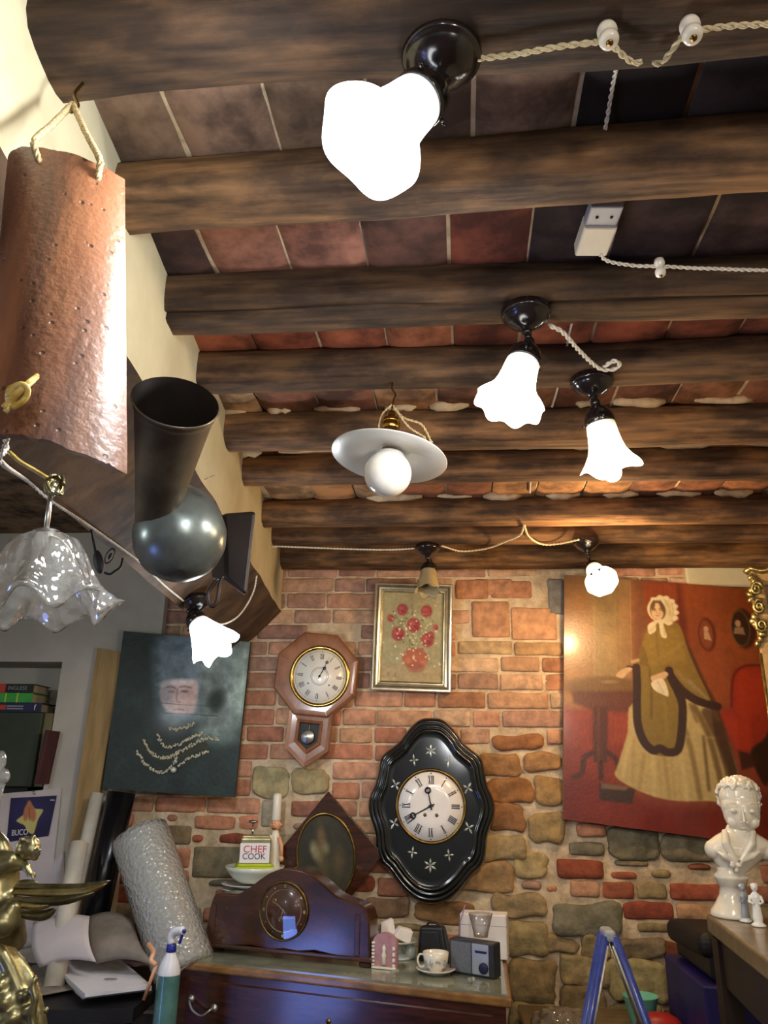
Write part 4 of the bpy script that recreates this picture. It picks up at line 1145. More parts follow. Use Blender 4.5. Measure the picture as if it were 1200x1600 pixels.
# --- octagonal drop clock
Yc = 3.31
s = ppm(Yc, 500, 1057)
fm = hang(493, 1053, Yc, tilt=5)
root = thing('wall_clock', 'octagonal reddish wooden wall clock with a pendulum window below', 'clock', fm.translation, m=fm.to_3x3().to_4x4())
R8 = 64 * s / math.cos(math.pi / 8)
oc = [(R8 * math.cos(math.pi / 8 + i * math.pi / 4), R8 * math.sin(math.pi / 8 + i * math.pi / 4)) for i in range(8)]
ocb = scale_poly(oc, .97)
g = G(fm); n = 8
prof = [(1.0, -.060), (1.0, -.015), (.985, -.004), (.95, 0.0), (.90, .001), (.86, .0015), (.62, .0015)]
vs = []; fs = []
for sc_, zz in prof: vs += [(x * sc_, y * sc_, zz) for x, y in oc]
for a in range(len(prof) - 1):
    for i in range(8): fs.append((a * 8 + i, a * 8 + (i + 1) % 8, (a + 1) * 8 + (i + 1) % 8, (a + 1) * 8 + i))
fs.append(tuple(range(8))); fs.append(tuple((len(prof) - 1) * 8 + i for i in range(8)))
g.add(vs, fs); fr = build('case', g, 'red_wood', root)
bv = fr.modifiers.new('b', 'BEVEL'); bv.width = .0015; bv.segments = 2; bv.limit_method = 'ANGLE'
for i in range(8):
    x, y = oc[i]
    g = G(fm); g.box((R8 * .27, .0012, .0008), Matrix.Translation((x * .83, y * .83, .0018)) @ Matrix.Rotation(math.atan2(y, x), 4, 'Z'))
    build('joint_line', g, 'red_wood_dark', root)
g = G(fm); b8 = scale_poly(oc, .84)
g.prism(b8, -.075, -.06); build('back_box', g, 'red_wood_dark', root)
rd = 41 * s
dm = fm @ Matrix.Translation((7 * s, -3 * s, 0))
g = G(dm); g.lathe([(rd * 1.14, -.004), (rd * 1.15, .006), (rd * 1.10, .011), (rd * 1.04, .009), (rd * 1.0, .004), (rd * .99, .001)], None, 64, cap=False); build('dial_bezel', g, 'brass', root)
g = G(dm); g.lathe([(rd, .0015), (rd, .003), (1e-5, .0031)], None, 64); dl = build('dial', g, 'dial_paper', root)
g = G(dm); roman(g, None, rd * .74, rd * .19, .0028, .0032); ring(g, None, rd * .33, .0016, .0032); ring(g, None, rd * .28, .0008, .0032); ring(g, None, rd * .93, .0007, .0032)
for k in range(12): g.lathe([(.0018, .0032), (.0018, .0038), (1e-5, .0038)], Matrix.Rotation(k * math.pi / 6, 4, 'Z') @ Matrix.Translation((0, rd * .90, 0)), 8)
build('numerals', g, 'ink', dl)
for x in (-.40, .40):
    g = G(dm); g.lathe([(.0032, .0032), (.0032, .004), (1e-5, .004)], Matrix.Translation((rd * x, -rd * .30, 0)), 12)
    build('winding_hole', g, 'ink', dl)
g = G(dm); hand(g, None, 22, rd * .80, .0030, .0045, tail=.12); build('minute_hand', g, 'ink', root)
g = G(dm); hand(g, None, 26, rd * .48, .0034, .0055, tail=.12); g.lathe([(.005, .004), (.005, .007), (1e-5, .007)], None, 16); build('hour_hand', g, 'ink', root)
# drop box
def pent(w, t, b, pt): return [(-w, t), (-w, b), (0, pt), (w, b), (w, t)]
ym = -62 * s
po = pent(33 * s, -55 * s, -112 * s, -138 * s)
g = G(fm); ngon_ring(g, None, po, scale_poly(po, .86, 0, -90 * s), -.060, -.006, -.010)
ngon_ring(g, None, scale_poly(po, .86, 0, -90 * s), scale_poly(po, .60, 0, -90 * s), -.060, -.012, -.014)
ngon_ring(g, None, scale_poly(po, .60, 0, -90 * s), scale_poly(po, .47, 0, -90 * s), -.060, -.004, -.010)
build('pendulum_box', g, 'red_wood', root)
g = G(fm); g.prism(scale_poly(po, .5, 0, -90 * s), -.05, -.03); build('box_back', g, 'black_matte', root)
g = G(fm); g.tube([(0, -70 * s, -.02), (0, -94 * s, -.02)], .0012, 6); g.lathe([(1e-5, -.024), (9.5 * s, -.020), (10.5 * s, -.018), (9.5 * s, -.016), (1e-5, -.013)], Matrix.Translation((-1 * s, -94 * s, 0)), 32); build('pendulum', g, 'steel', root)

# --- flower picture
Yf = 3.355
fm = hang(644.5, 995, Yf, tilt=1.6, lean=3)
s = ppm(Yf, 644, 995)
w2, h2 = 61.5 * s, 83.5 * s
root = thing('flower_picture', 'small painting of red flowers in a vase in a silvery gold frame', 'picture', fm.translation, m=fm.to_3x3().to_4x4())
def rectp(w, h): return [(-w, -h), (w, -h), (w, h), (-w, h)]
g = G(fm)
prof = [(0, -.016), (0, .014), (.004, .020), (.010, .020), (.013, .013), (.016, .013), (.020, .018), (.028, .016), (.034, .009), (.037, .011), (.040, .009), (.043, .002)]
for (d0, z0), (d1, z1) in zip(prof, prof[1:]):
    a, b = rectp(w2 - d0, h2 - d0), rectp(w2 - d1, h2 - d1)
    g.add([(x, y, z0) for x, y in a] + [(x, y, z1) for x, y in b], [(i, (i + 1) % 4, 4 + (i + 1) % 4, 4 + i) for i in range(4)], mi=1 if d0 in (.013, .016, .037) else 0)
build('frame', g, ['champagne', 'champagne_dark'], root)
# painting in crop pixels (crop origin 570,900 scale 8): canvas x 215..975, y 195..1290
wi, hi = w2 - .041, h2 - .041
Pn = Paint(150, 210, lambda U, V: (205 + U * 765, 195 + V * 1100), 'a39a72')
Pn.poly([(205, 195), (970, 195), (970, 700), (205, 700)], 'a8a07a', 300, .6)
Pn.poly([(205, 1090), (970, 1110), (970, 1300), (205, 1300)], 'a8936a', 60, .8)
Pn.mottle(90, .08, 3); Pn.mottle(16, .04, 4)
rs = random.Random(4)
for (x0, y0, x1, y1) in [(465, 460, 580, 860), (295, 520, 560, 860), (755, 450, 620, 860), (600, 640, 610, 880), (400, 740, 560, 870), (780, 800, 650, 870), (880, 620, 650, 850), (570, 340, 600, 860)]:
    Pn.line([(x0, y0), ((x0 + x1) / 2 + rs.uniform(-15, 15), (y0 + y1) / 2), (x1, y1)], 7, '6e7a48', 6, .7)
for _ in range(45):
    a = rs.uniform(330, 880); b = rs.uniform(420, 840); Pn.ell(a, b, rs.uniform(10, 30), rs.uniform(6, 14), rs.choice(['5d6b3c', '77804e', '4e5a38', '8a8c5a']), 8, .7, rs.uniform(0, 180))
for (x, y, r) in [(448, 408, 70), (760, 420, 72), (600, 600, 88), (405, 715, 84), (780, 780, 82), (300, 520, 44), (880, 620, 34), (820, 720, 46)]:
    Pn.ell(x, y, r, r * 1.05, '9c4440', 24); Pn.ell(x - r * .25, y - r * .2, r * .5, r * .4, 'b85a54', 14, .8, 30); Pn.ell(x + r * .2, y + r * .3, r * .45, r * .3, '84292a', 14, .7, 20)
    for _ in range(5): Pn.ell(x + rs.uniform(-.6, .6) * r, y + rs.uniform(-.6, .6) * r, r * .22, r * .12, rs.choice(['d9706a', '8d2c2c', 'bb4b45']), 6, .8, rs.uniform(0, 180))
Pn.ell(630, 1010, 165, 125, 'a4604a', 26); Pn.poly([(520, 880), (740, 880), (720, 950), (530, 950)], 'a4604a', 20)
Pn.ell(625, 1010, 140, 90, 'b0603f', 40, .8); Pn.ell(535, 1040, 40, 36, 'c4784e', 16, .7); Pn.ell(735, 1060, 40, 30, 'c4784e', 16, .6); Pn.ell(610, 1000, 16, 30, 'e8c9a0', 10, .9)
Pn.ell(640, 1120, 110, 60, '9c5440', 30, .7)
for _ in range(75):
    a = rs.gauss(610, 160); b = rs.gauss(760, 170); Pn.ell(a, b, rs.uniform(7, 15), rs.uniform(7, 15), rs.choice(['d8cfa4', 'e6deb8', 'c9c08e']), 5, .95)
for k, x in enumerate([235, 275, 300, 350, 370, 385, 405]):
    Pn.line([(x, 1235 - (k % 3) * 22), (x + 8, 1240)], 7, '5c543c', 5, .8)
wfm = np.array(fm)
def to_plane(hw, hh, z):
    def f(u, v):
        P = np.c_[(u * 2 - 1) * hw, (1 - 2 * v) * hh, np.full(u.shape, z), np.ones(u.shape)]
        return P @ wfm[:3, :].T
    return f
cv = Pn.mesh('canvas', to_plane(wi, hi, .0015), 'oil_matte', root)
g = G(fm); g.box((2 * w2 - .01, 2 * h2 - .01, .012), Matrix.Translation((0, 0, -.008))); build('backing', g, 'tan_card', root)

# --- big black wavy clock
Yk = 3.33
fm = hang(673.5, 1259, Yk, tilt=0.5)
s = ppm(Yk, 673, 1259)
root = thing('oval_wall_clock', 'large black lacquered wavy wall clock with pearl inlaid flowers and white dial', 'clock', fm.translation, m=fm.to_3x3().to_4x4())
prs = [(0, 120), (60, 124), (110, 145), (160, 190), (205, 245), (245, 300), (300, 345), (355, 385), (388, 425), (402, 480), (412, 550), (430, 620), (462, 690), (478, 765), (466, 840), (436, 915), (416, 980), (408, 1050), (396, 1120), (362, 1180), (312, 1220), (265, 1275), (215, 1330), (150, 1385), (80, 1420), (0, 1432)]
pts = [(x / 4.8 * s, (762 - y) / 4.8 * s) for x, y in prs]
full = pts + [(-x, y) for x, y in pts[-2:0:-1]]
# smooth the outline
sp_ = smooth_path([Vector((x, y, 0)) for x, y in full + full[:1]], .004)[:-1]
ol = [(p.x, p.y) for p in sp_]
n = len(ol)
g = G(fm); prof = [(.965, -.055), (.985, -.045), (1.0, -.030), (1.0, -.015), (.985, -.002), (.955, .010), (.93, .013), (.915, .008), (.905, .011), (.885, .020), (.865, .022), (.85, .016), (.84, .018), (.82, .026), (.80, .027), (.785, .022), (.76, .020), (.70, .0205), (.45, .021)]
vs = []; fs = []
for sc_, zz in prof:
    d = (1 - sc_)
    # even inset rather than plain scaling near the dial
    vs += [(x * sc_, y * (1 - d * .82), zz) for x, y in ol]
for a in range(len(prof) - 1):
    for i in range(n): fs.append((a * n + i, a * n + (i + 1) % n, (a + 1) * n + (i + 1) % n, (a + 1) * n + i))
fs.append(tuple(range(n))[::-1]); fs.append(tuple((len(prof) - 1) * n + i for i in range(n)))
g.add(vs, fs, sm=True); build('case', g, 'black_lacquer', root)
rd = 50.5 * s
g = G(fm); g.lathe([(rd * 1.09, .018), (rd * 1.10, .028), (rd * 1.06, .032), (rd * 1.01, .029), (rd * .995, .024)], None, 72, cap=False); build('dial_bezel', g, 'old_brass', root)
g = G(fm); g.lathe([(rd, .022), (rd, .025), (rd * .5, .027), (1e-5, .0275)], None, 72); dl = build('dial', g, 'dial_white', root)
g = G(fm); roman(g, None, rd * .76, rd * .24, .0042, .0272)
for k in range(12): g.lathe([(.0022, .0262), (.0022, .0272), (1e-5, .0272)], Matrix.Rotation(k * math.pi / 6, 4, 'Z') @ Matrix.Translation((0, rd * .95, 0)), 10)
build('numerals', g, 'ink', dl)
for x in (-.18, .18):
    g = G(fm); g.lathe([(.007, .0275), (.007, .0285), (1e-5, .0286)], Matrix.Translation((rd * x, -rd * .26, 0)), 16)
    build('winding_hole', g, 'champagne_dark', dl)
g = G(fm); hand(g, None, 242, rd * .86, .0058, .030, tail=.14); build('minute_hand', g, 'ink', root)
g = G(fm); hand(g, None, 348, rd * .64, .0060, .0315, tail=.18); g.prism([(.012 * math.cos(i * math.pi / 4) * (1 if i % 2 == 0 else .5), .012 * math.sin(i * math.pi / 4) * (1 if i % 2 == 0 else .5)) for i in range(8)], .030, .034); build('hour_hand', g, 'ink', root)
def petal(g, m, L, w, z=.0212):
    g.add([(0, 0, z), (w, L * .55, z), (0, L, z), (-w, L * .55, z), (0, L * .5, z + .0012)], [(0, 1, 4), (1, 2, 4), (2, 3, 4), (3, 0, 4)], m)
for (cx, cy, np_, ph, L) in [(590, 370, 6, 0, 50), (462, 440, 4, 8, 46), (725, 440, 4, -8, 50), (325, 620, 4, 30, 50), (868, 630, 4, -30, 52), (320, 890, 4, 150, 52), (872, 905, 4, 210, 52), (458, 1085, 4, -8, 46), (725, 1095, 4, 8, 46), (590, 1168, 6, 0, 52)]:
    g = G(fm); L_ = L / 4.8 * s * .95
    for k in range(np_):
        petal(g, Matrix.Translation(((cx - 592) / 4.8 * s, (762 - cy) / 4.8 * s, 0)) @ Matrix.Rotation(math.radians(ph + k * 360 / np_), 4, 'Z'), L_ * (1 if np_ == 6 or k % 2 == 0 else .85), L_ * .17)
    build('pearl_inlay', g, 'pearl', root)
    if abs(cx - 590) > 200:
        pass

# --- lady portrait
Yl = 3.335
def lp(px, py, Y=Yl): return PY(px, py, Y)
TL, TR, BL, BRr = lp(882, 898), lp(1200, 922, Yl), lp(880, 1280), lp(1200, 1322, Yl)
ex = (TR - TL).normalized(); ey = (TL - BL).normalized(); ez = ex.cross(ey).normalized()
wid = 0.98
own = wallframe((TL + BL) / 2, ex, ey)
root = thing('lady_portrait', 'large unframed reddish painting of a lady in bonnet, olive cape and cream dress', 'painting', own.translation, m=own.to_3x3().to_4x4())
def lpt(u, v):
    a = np.array([TL + (TR - TL) * (wid / (TR - TL).length)]).reshape(3); b = np.array(BL + (BRr - BL) * (wid / (BRr - BL).length))
    t = np.array(TL); l = np.array(BL)
    u = u[:, None]; v = v[:, None]
    return (t * (1 - u) + a * u) * (1 - v) + (l * (1 - u) + b * u) * v
E_ = (TR - TL).length
kx = (1200 - 882) * 1200 / 350 * (wid / E_)            # width of the canvas in crop pixels
def tofn(U, V):
    X = 110 + U * kx
    return X, (62 + (X - 110) * .078) + V * (1310 + (X - 110) * .055)
Pn = Paint(260, 290, tofn, '7c3420')
P = Pn
P.poly([(100, 50), (480, 50), (480, 780), (100, 800)], '8a6a42', 60)
P.poly([(100, 50), (250, 50), (240, 800), (100, 800)], '97683c', 90, .7)
P.poly([(270, 130), (400, 130), (395, 640), (270, 650)], '8f7a4c', 30, .6)
P.line([(272, 130), (272, 640)], 6, '9c8450', 6, .7); P.line([(466, 90), (466, 560)], 5, '9c8450', 5, .6); P.line([(400, 140), (396, 600)], 5, '6f5a36', 6, .6)
P.poly([(480, 60), (560, 60), (560, 560), (480, 560)], '6b4a2c', 20, .7)
P.poly([(530, 110), (720, 120), (720, 340), (560, 330)], '7e3a1e', 14)
for x in range(550, 720, 26): P.line([(x, 120), (x, 330)], 7, '8f3a1c', 8, .6)
P.poly([(715, 90), (755, 90), (790, 560), (740, 480), (722, 340)], '5c2414', 20, .9)
P.poly([(740, 90), (1500, 100), (1500, 1000), (880, 780), (780, 540)], '86401e', 40)
P.poly([(1150, 90), (1500, 100), (1500, 800), (1150, 700)], '6f2c16', 120, .8)
P.poly([(100, 830), (480, 840), (480, 1100), (380, 1200), (100, 1250)], '7e2a18', 40)
P.poly([(340, 840), (470, 840), (440, 1000), (345, 1000)], '93391f', 24, .8); P.poly([(120, 840), (250, 840), (250, 1010), (120, 1010)], '88321c', 24, .8)
P.poly([(100, 1180), (380, 1200), (520, 1290), (900, 1330), (1500, 1350), (1500, 1600), (100, 1500)], '6e1d14', 50)
P.poly([(900, 1240), (1500, 1240), (1500, 1500), (900, 1400)], '571a10', 80, .7)
P.mottle(120, .10, 1); P.mottle(24, .05, 2, 3)
# table
P.ell(310, 700, 180, 55, '5a3c1e', 26, .8); P.ell(310, 680, 176, 40, '6b5028', 30, .8); P.poly([(150, 720), (480, 720), (470, 830), (260, 820), (160, 780)], '54271a', 20, .85)
P.ell(350, 668, 40, 10, '8a744c', 8, .8)
P.poly([(262, 800), (338, 800), (332, 1090), (262, 1090)], '4a2013', 12); P.line([(290, 810), (288, 1080)], 10, '6b3220', 10, .7)
P.line([(262, 1040), (215, 1070), (205, 1140), (165, 1165)], 28, '421b10', 10); P.line([(335, 1040), (380, 1080), (390, 1150)], 26, '421b10', 12); P.line([(298, 1090), (300, 1170)], 26, '3c190f', 10)
P.poly([(292, 1195), (470, 1225), (455, 1300), (292, 1280)], '33201a', 12); P.poly([(300, 1195), (440, 1215), (420, 1232), (300, 1222)], '6c5746', 8)
# framed miniatures
P.ell(866, 405, 46, 96, '5a2012', 8, 1, -3); P.ell(862, 405, 34, 82, '7a3c22', 8, 1, -3); P.ell(862, 375, 13, 18, 'b98f6c', 6); P.poly([(850, 392), (875, 392), (888, 440), (850, 430)], 'c2a27c', 6, .8)
P.ell(1060, 370, 62, 112, '2e1610', 14, .9, -3); P.ell(1042, 368, 50, 104, '5b4a2a', 5, 1, -3); P.ell(1042, 368, 44, 97, '2f1d14', 6, 1, -3); P.ell(1030, 342, 15, 20, 'b48a6a', 6); P.poly([(1012, 365), (1055, 362), (1064, 405), (1005, 400)], '9a7a5c', 8, .9)
# red armchair
P.poly([(980, 640), (1010, 590), (1090, 575), (1170, 600), (1200, 680), (1190, 840), (1130, 960), (1050, 1030), (990, 1040), (930, 900), (905, 840), (960, 800)], '8f2616', 24)
P.poly([(1010, 640), (1080, 600), (1160, 630), (1180, 720), (1100, 830), (1000, 850)], 'a23018', 40, .8); P.poly([(920, 850), (1060, 870), (1050, 1020), (990, 1030)], 'a02c16', 30, .8)
P.line([(970, 800), (985, 650), (1030, 590), (1100, 575), (1170, 595), (1205, 680)], 14, '54190e', 8, .8)
P.poly([(1200, 820), (1130, 960), (1050, 1040), (1100, 1200), (1130, 1180), (1150, 1000)], '241009', 16); P.poly([(990, 1030), (1060, 1050), (1110, 1100), (1000, 1130)], '2c130b', 16, .9)
P.poly([(1205, 800), (1500, 760), (1500, 1250), (1140, 1220), (1150, 1000)], '6b2413', 30, .9)
# dress
P.poly([(470, 780), (735, 760), (860, 780), (905, 860), (985, 1160), (930, 1290), (835, 1285), (680, 1285), (560, 1262), (450, 1215), (372, 1160), (390, 1090), (440, 930)], 'b39f68', 8)
for pts_, c_, w_, a_ in [([(690, 800), (750, 1000), (790, 1270)], '6e5a30', 26, .7), ([(780, 800), (850, 960), (910, 1270)], '5a4526', 30, .8), ([(840, 830), (900, 980), (955, 1200)], '4e3a22', 46, .9), ([(900, 900), (940, 1050), (965, 1180)], '3a2818', 40, .8), ([(655, 1070), (665, 1270)], '97824c', 10, .5), ([(590, 1070), (600, 1265)], '97824c', 10, .5), ([(620, 1060), (640, 1270)], '8c7844', 18, .5),
                         ([(520, 1050), (490, 1220)], '8c7844', 18, .5), ([(560, 1060), (565, 1255)], 'c8b680', 20, .6), ([(700, 1060), (725, 1275)], 'c6b47e', 24, .6), ([(450, 960), (410, 1160)], 'c8b680', 20, .6), ([(470, 980), (455, 1190)], '968150', 12, .5),
                         ([(730, 960), (900, 965)], 'c0ac74', 8, .5), ([(820, 960), (835, 1230)], '4a3820', 14, .8), ([(760, 790), (790, 880)], '5a4526', 14, .7)]:
    P.line(pts_, w_, c_, 16, a_)
P.poly([(440, 880), (475, 800), (490, 930), (470, 960), (440, 930)], 'b8a672', 10, .9)
# shadow side of skirt and train
P.poly([(730, 400), (790, 520), (850, 680), (900, 800), (985, 1160), (960, 1190), (880, 960), (860, 820), (780, 640)], '3c2413', 16, .85)
# cape with dark border
P.poly([(500, 560), (520, 470), (545, 400), (560, 360), (600, 330), (700, 335), (735, 380), (760, 480), (800, 600), (850, 720), (862, 780), (790, 790), (740, 745), (700, 660), (650, 600), (690, 700), (735, 800), (725, 930), (700, 1040), (620, 1060), (560, 1045), (510, 980), (485, 900), (478, 780), (488, 660), (500, 580)], '7b6228', 8)
P.poly([(560, 380), (700, 370), (740, 480), (740, 560), (640, 560), (560, 600), (530, 500)], '8b7233', 40, .7)
P.poly([(510, 600), (640, 600), (690, 740), (690, 930), (640, 1000), (560, 985), (512, 900), (505, 760)], '79662a', 30, .8)
P.line([(560, 600), (565, 700), (560, 860)], 12, '4f3d18', 14, .6); P.line([(600, 380), (605, 520)], 8, '665223', 14, .6); P.line([(630, 760), (640, 960)], 14, '8f7a38', 20, .5); P.line([(650, 520), (740, 450)], 10, '9b8340', 16, .5); P.line([(700, 610), (800, 720)], 18, '8c7a50', 20, .6)
P.line([(490, 590), (492, 700), (488, 800), (492, 900), (520, 985), (565, 1030), (600, 1020), (640, 1040), (690, 1025), (712, 930), (722, 800), (705, 730), (670, 650), (660, 605)], 42, '2c1911', 7)
P.line([(670, 640), (720, 710), (790, 765), (860, 790), (900, 800)], 42, '2c1911', 8); P.line([(760, 660), (850, 760)], 16, '8f8468', 12, .6)
P.line([(450, 590), (480, 600), (500, 620)], 22, '2f1c12', 7)
P.poly([(500, 540), (520, 470), (545, 500), (560, 590), (510, 570)], '6f5624', 10)
# arms and hands
P.poly([(386, 628), (410, 605), (450, 588), (470, 600), (440, 625), (420, 648), (388, 640)], 'c5a57c', 6); P.line([(395, 632), (420, 612)], 4, '8e6c4c', 4, .7); P.line([(470, 560), (500, 550)], 18, 'bca678', 8, .8)
P.poly([(565, 640), (600, 625), (640, 612), (655, 630), (620, 660), (575, 668)], 'c3a27c', 6)
P.poly([(566, 672), (620, 650), (645, 690), (652, 745), (620, 735), (580, 712)], 'd6cbb0', 5); P.line([(600, 670), (630, 730)], 5, 'a69873', 6, .7)
# head, bonnet, collar
P.ell(634, 262, 78, 76, 'd9caa2', 6, 1, 10); P.poly([(655, 200), (700, 215), (712, 270), (705, 325), (675, 330), (650, 270)], 'cdbb92', 8)
for (x, y) in [(690, 215), (706, 245), (710, 280), (704, 312), (590, 205), (625, 192), (660, 196)]: P.ell(x, y, 15, 13, 'e2d5b0', 6, .9)
P.line([(650, 205), (672, 250), (676, 300)], 5, 'a8966c', 5, .7); P.line([(690, 225), (696, 300)], 4, 'a8966c', 5, .6)
P.ell(612, 268, 42, 58, '6a5436', 6, 1, -8); P.ell(609, 274, 33, 49, 'd6b48c', 5, 1, -6)
P.ell(588, 240, 10, 30, '5c462c', 6, .9, 10); P.ell(634, 245, 10, 36, '5c462c', 6, .9, -14)
P.line([(590, 262), (602, 259)], 4, '54402c', 3, .9); P.line([(618, 259), (632, 261)], 4, '54402c', 3, .9); P.line([(608, 262), (604, 284), (611, 287)], 3, 'a9825f', 3, .8); P.line([(600, 300), (616, 300)], 4.5, 'a4584a', 3, .9)
P.ell(596, 268, 5, 3, '3a2c22', 2, .9); P.ell(624, 267, 5, 3, '3a2c22', 2, .9); P.ell(622, 288, 8, 10, 'cf9c7c', 8, .5)
P.poly([(560, 350), (600, 325), (650, 320), (690, 340), (665, 355), (640, 345), (655, 420), (625, 415), (615, 345), (600, 350), (598, 385), (565, 405), (556, 380)], 'd8caa4', 5)
P.line([(612, 335), (575, 385)], 4, 'a8966c', 4, .7); P.line([(640, 350), (645, 410)], 4, 'a8966c', 4, .6)
P.mottle(14, .045, 7)
P.A = P.A * .88 + np.array(hx('6b4a2c')) * .12
cv = P.mesh('painted_front', lpt, 'oil', root)
g = G(); q = [np.array(v) for v in lpt(np.array([0, 1, 1, 0.]), np.array([1, 1, 0, 0.]))]
g.slab([Vector(p) - ez * .022 for p in q], .0212, ez); build('stretcher', g, 'canvas_side', root)
# gilded frame of a mirror at the right edge
Yg = 2.95
q = [PY(1206, 1395, Yg), PY(1203, 915, Yg)]
fm = wallframe((q[0] + q[1]) / 2, (.9, -.38, 0), q[1] - q[0]); hh = (q[1] - q[0]).length / 2
fm = fm @ Matrix.Translation((0, 0, 0))
root = thing('gilded_mirror', 'gilded ornate mirror frame at the right edge beside the lady portrait', 'mirror', fm.translation, m=fm.to_3x3().to_4x4())
g = G(fm); g.box((.05, 2 * hh + .1, .03), Matrix.Translation((.025, 0, 0)), .008, seg=3); g.box((.6, .05, .03), Matrix.Translation((.3, -hh - .02, 0)), .008, seg=3); g.box((.6, .05, .03), Matrix.Translation((.3, hh + .02, 0)), .008, seg=3); g.box((.05, 2 * hh + .1, .03), Matrix.Translation((.58, 0, 0)), .008, seg=3)
build('frame', g, 'plank', root)
g = G(fm); rs = random.Random(3)
for k in range(16):
    y = hh + .03 - k * .017; x = .006 + .012 * math.sin(k * 1.1)
    g.ball(1, Matrix.Translation((x, y, .018)) @ rotm('Z', rs.uniform(-60, 60)), 12, 8, sc=(rs.uniform(.008, .016), rs.uniform(.012, .02), .012))
for k in range(3):
    sp2 = [Vector((.02 + .022 * (1 - t / 16) * math.cos(t * .8 + k), hh - .02 - k * .07 + .03 * (1 - t / 16) * math.sin(t * .8 + k), .03)) for t in range(14)]
    g.tube(sp2, [.008 - .0004 * t for t in range(14)], 8)
g.tube(smooth_path([Vector((-.012, hh + .05, .01)), Vector((.01, hh + .065, .02)), Vector((.05, hh + .05, .02)), Vector((.12, hh + .07, .02))], .01), .012, 8)
g.tube([Vector((.002, hh - .26, .012)), Vector((.002, -hh, .012))], .006, 8)
build('carving', g, 'gilt', root)
g = G(fm); g.box((.5, 2 * hh, .004), Matrix.Translation((.3, 0, -.008))); build('mirror_glass', g, 'chrome', root)

# --- dark portrait on the left
Yd = 3.28
TL, TR, BL, BRr = PY(193, 986, Yd), PY(391, 1003, Yd), PY(160, 1232, Yd), PY(366, 1246, Yd)
ex = (TR - TL).normalized(); ey = (TL - BL).normalized(); ez = ex.cross(ey).normalized()
own = wallframe((TL + BL) / 2, ex, ey)
root = thing('dark_portrait', 'unframed dark green oil portrait with rows of raised pale beads', 'painting', own.translation, m=own.to_3x3().to_4x4())
def dpt(u, v, off=0.0):
    t, a, l, b = (np.array(TL), np.array(TR), np.array(BL), np.array(BRr)); u = u[:, None]; v = v[:, None]
    return (t * (1 - u) + a * u) * (1 - v) + (l * (1 - u) + b * u) * v + np.array(ez) * off
# crop: origin (160,980) scale 5; canvas TL (165,30) TR (1155,115) BL (0,1260) BR (1030,1330)
P = Paint(170, 200, lambda U, V: ((165 * (1 - U) + 1155 * U) * (1 - V) + (0 * (1 - U) + 1030 * U) * V, (30 * (1 - U) + 115 * U) * (1 - V) + (1260 * (1 - U) + 1330 * U) * V), '1c2a27')
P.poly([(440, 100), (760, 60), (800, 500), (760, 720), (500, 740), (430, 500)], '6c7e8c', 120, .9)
P.poly([(760, 80), (1160, 100), (1060, 900), (760, 900)], '82918e', 160, .9)  # grey-blue lamp glare over the right half, painted into the canvas colour
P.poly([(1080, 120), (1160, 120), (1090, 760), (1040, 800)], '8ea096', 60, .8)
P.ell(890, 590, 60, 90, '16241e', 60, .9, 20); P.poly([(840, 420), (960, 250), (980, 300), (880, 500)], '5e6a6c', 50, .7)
P.mottle(150, .3, 2); P.mottle(40, .12, 3)
P.poly([(460, 470), (520, 440), (600, 425), (740, 440), (745, 560), (720, 680), (660, 700), (540, 690), (470, 620)], 'b8a4a2', 26)
P.ell(640, 560, 90, 100, 'c0a09a', 50, .7); P.ell(590, 450, 120, 26, 'd4d0d4', 30, .8, -5); P.ell(500, 540, 50, 90, '84828a', 40, .6)
P.line([(500, 488), (545, 482), (570, 495)], 10, '5f5358', 8, .8); P.line([(605, 485), (650, 480), (700, 492)], 10, '5f5358', 8, .8)
P.ell(645, 520, 28, 10, '5a545c', 7, .9); P.ell(540, 522, 26, 10, '6a646a', 7, .7); P.line([(590, 500), (580, 590), (610, 605)], 9, '7c6468', 9, .7); P.line([(560, 665), (600, 660), (640, 668)], 10, '7a5054', 7, .8)
P.line([(440, 612), (700, 628), (900, 640)], 4, '22302c', 4, .8); P.line([(480, 690), (700, 700), (900, 715)], 5, '16201e', 5, .8); P.line([(500, 678), (720, 694)], 8, 'b8a8a0', 6, .5)
P.poly([(300, 950), (420, 1060), (560, 1060), (540, 1000), (420, 990), (340, 880)], '2c2d18', 24, .9); P.poly([(590, 1000), (800, 900), (830, 940), (640, 1040)], '2c2d18', 20, .9); P.poly([(460, 900), (560, 960), (560, 920)], '2c2d18', 20, .8)
P.mottle(20, .06, 5)
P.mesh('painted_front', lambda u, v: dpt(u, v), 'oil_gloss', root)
g = G(); q = [Vector(v) for v in dpt(np.array([0, 1, 1, 0.]), np.array([1, 1, 0, 0.]))]
g.slab([p - ez * .021 for p in q], .0202, ez); build('stretcher', g, 'canvas_dark', root)
sd_ = ppm(Yd, 280, 1150) / 5
c0 = PY(160, 980, Yd)
def dp(x, y, z=0.004): return PY(160 + x / 5, 980 + y / 5, Yd - z)
rs = random.Random(11)
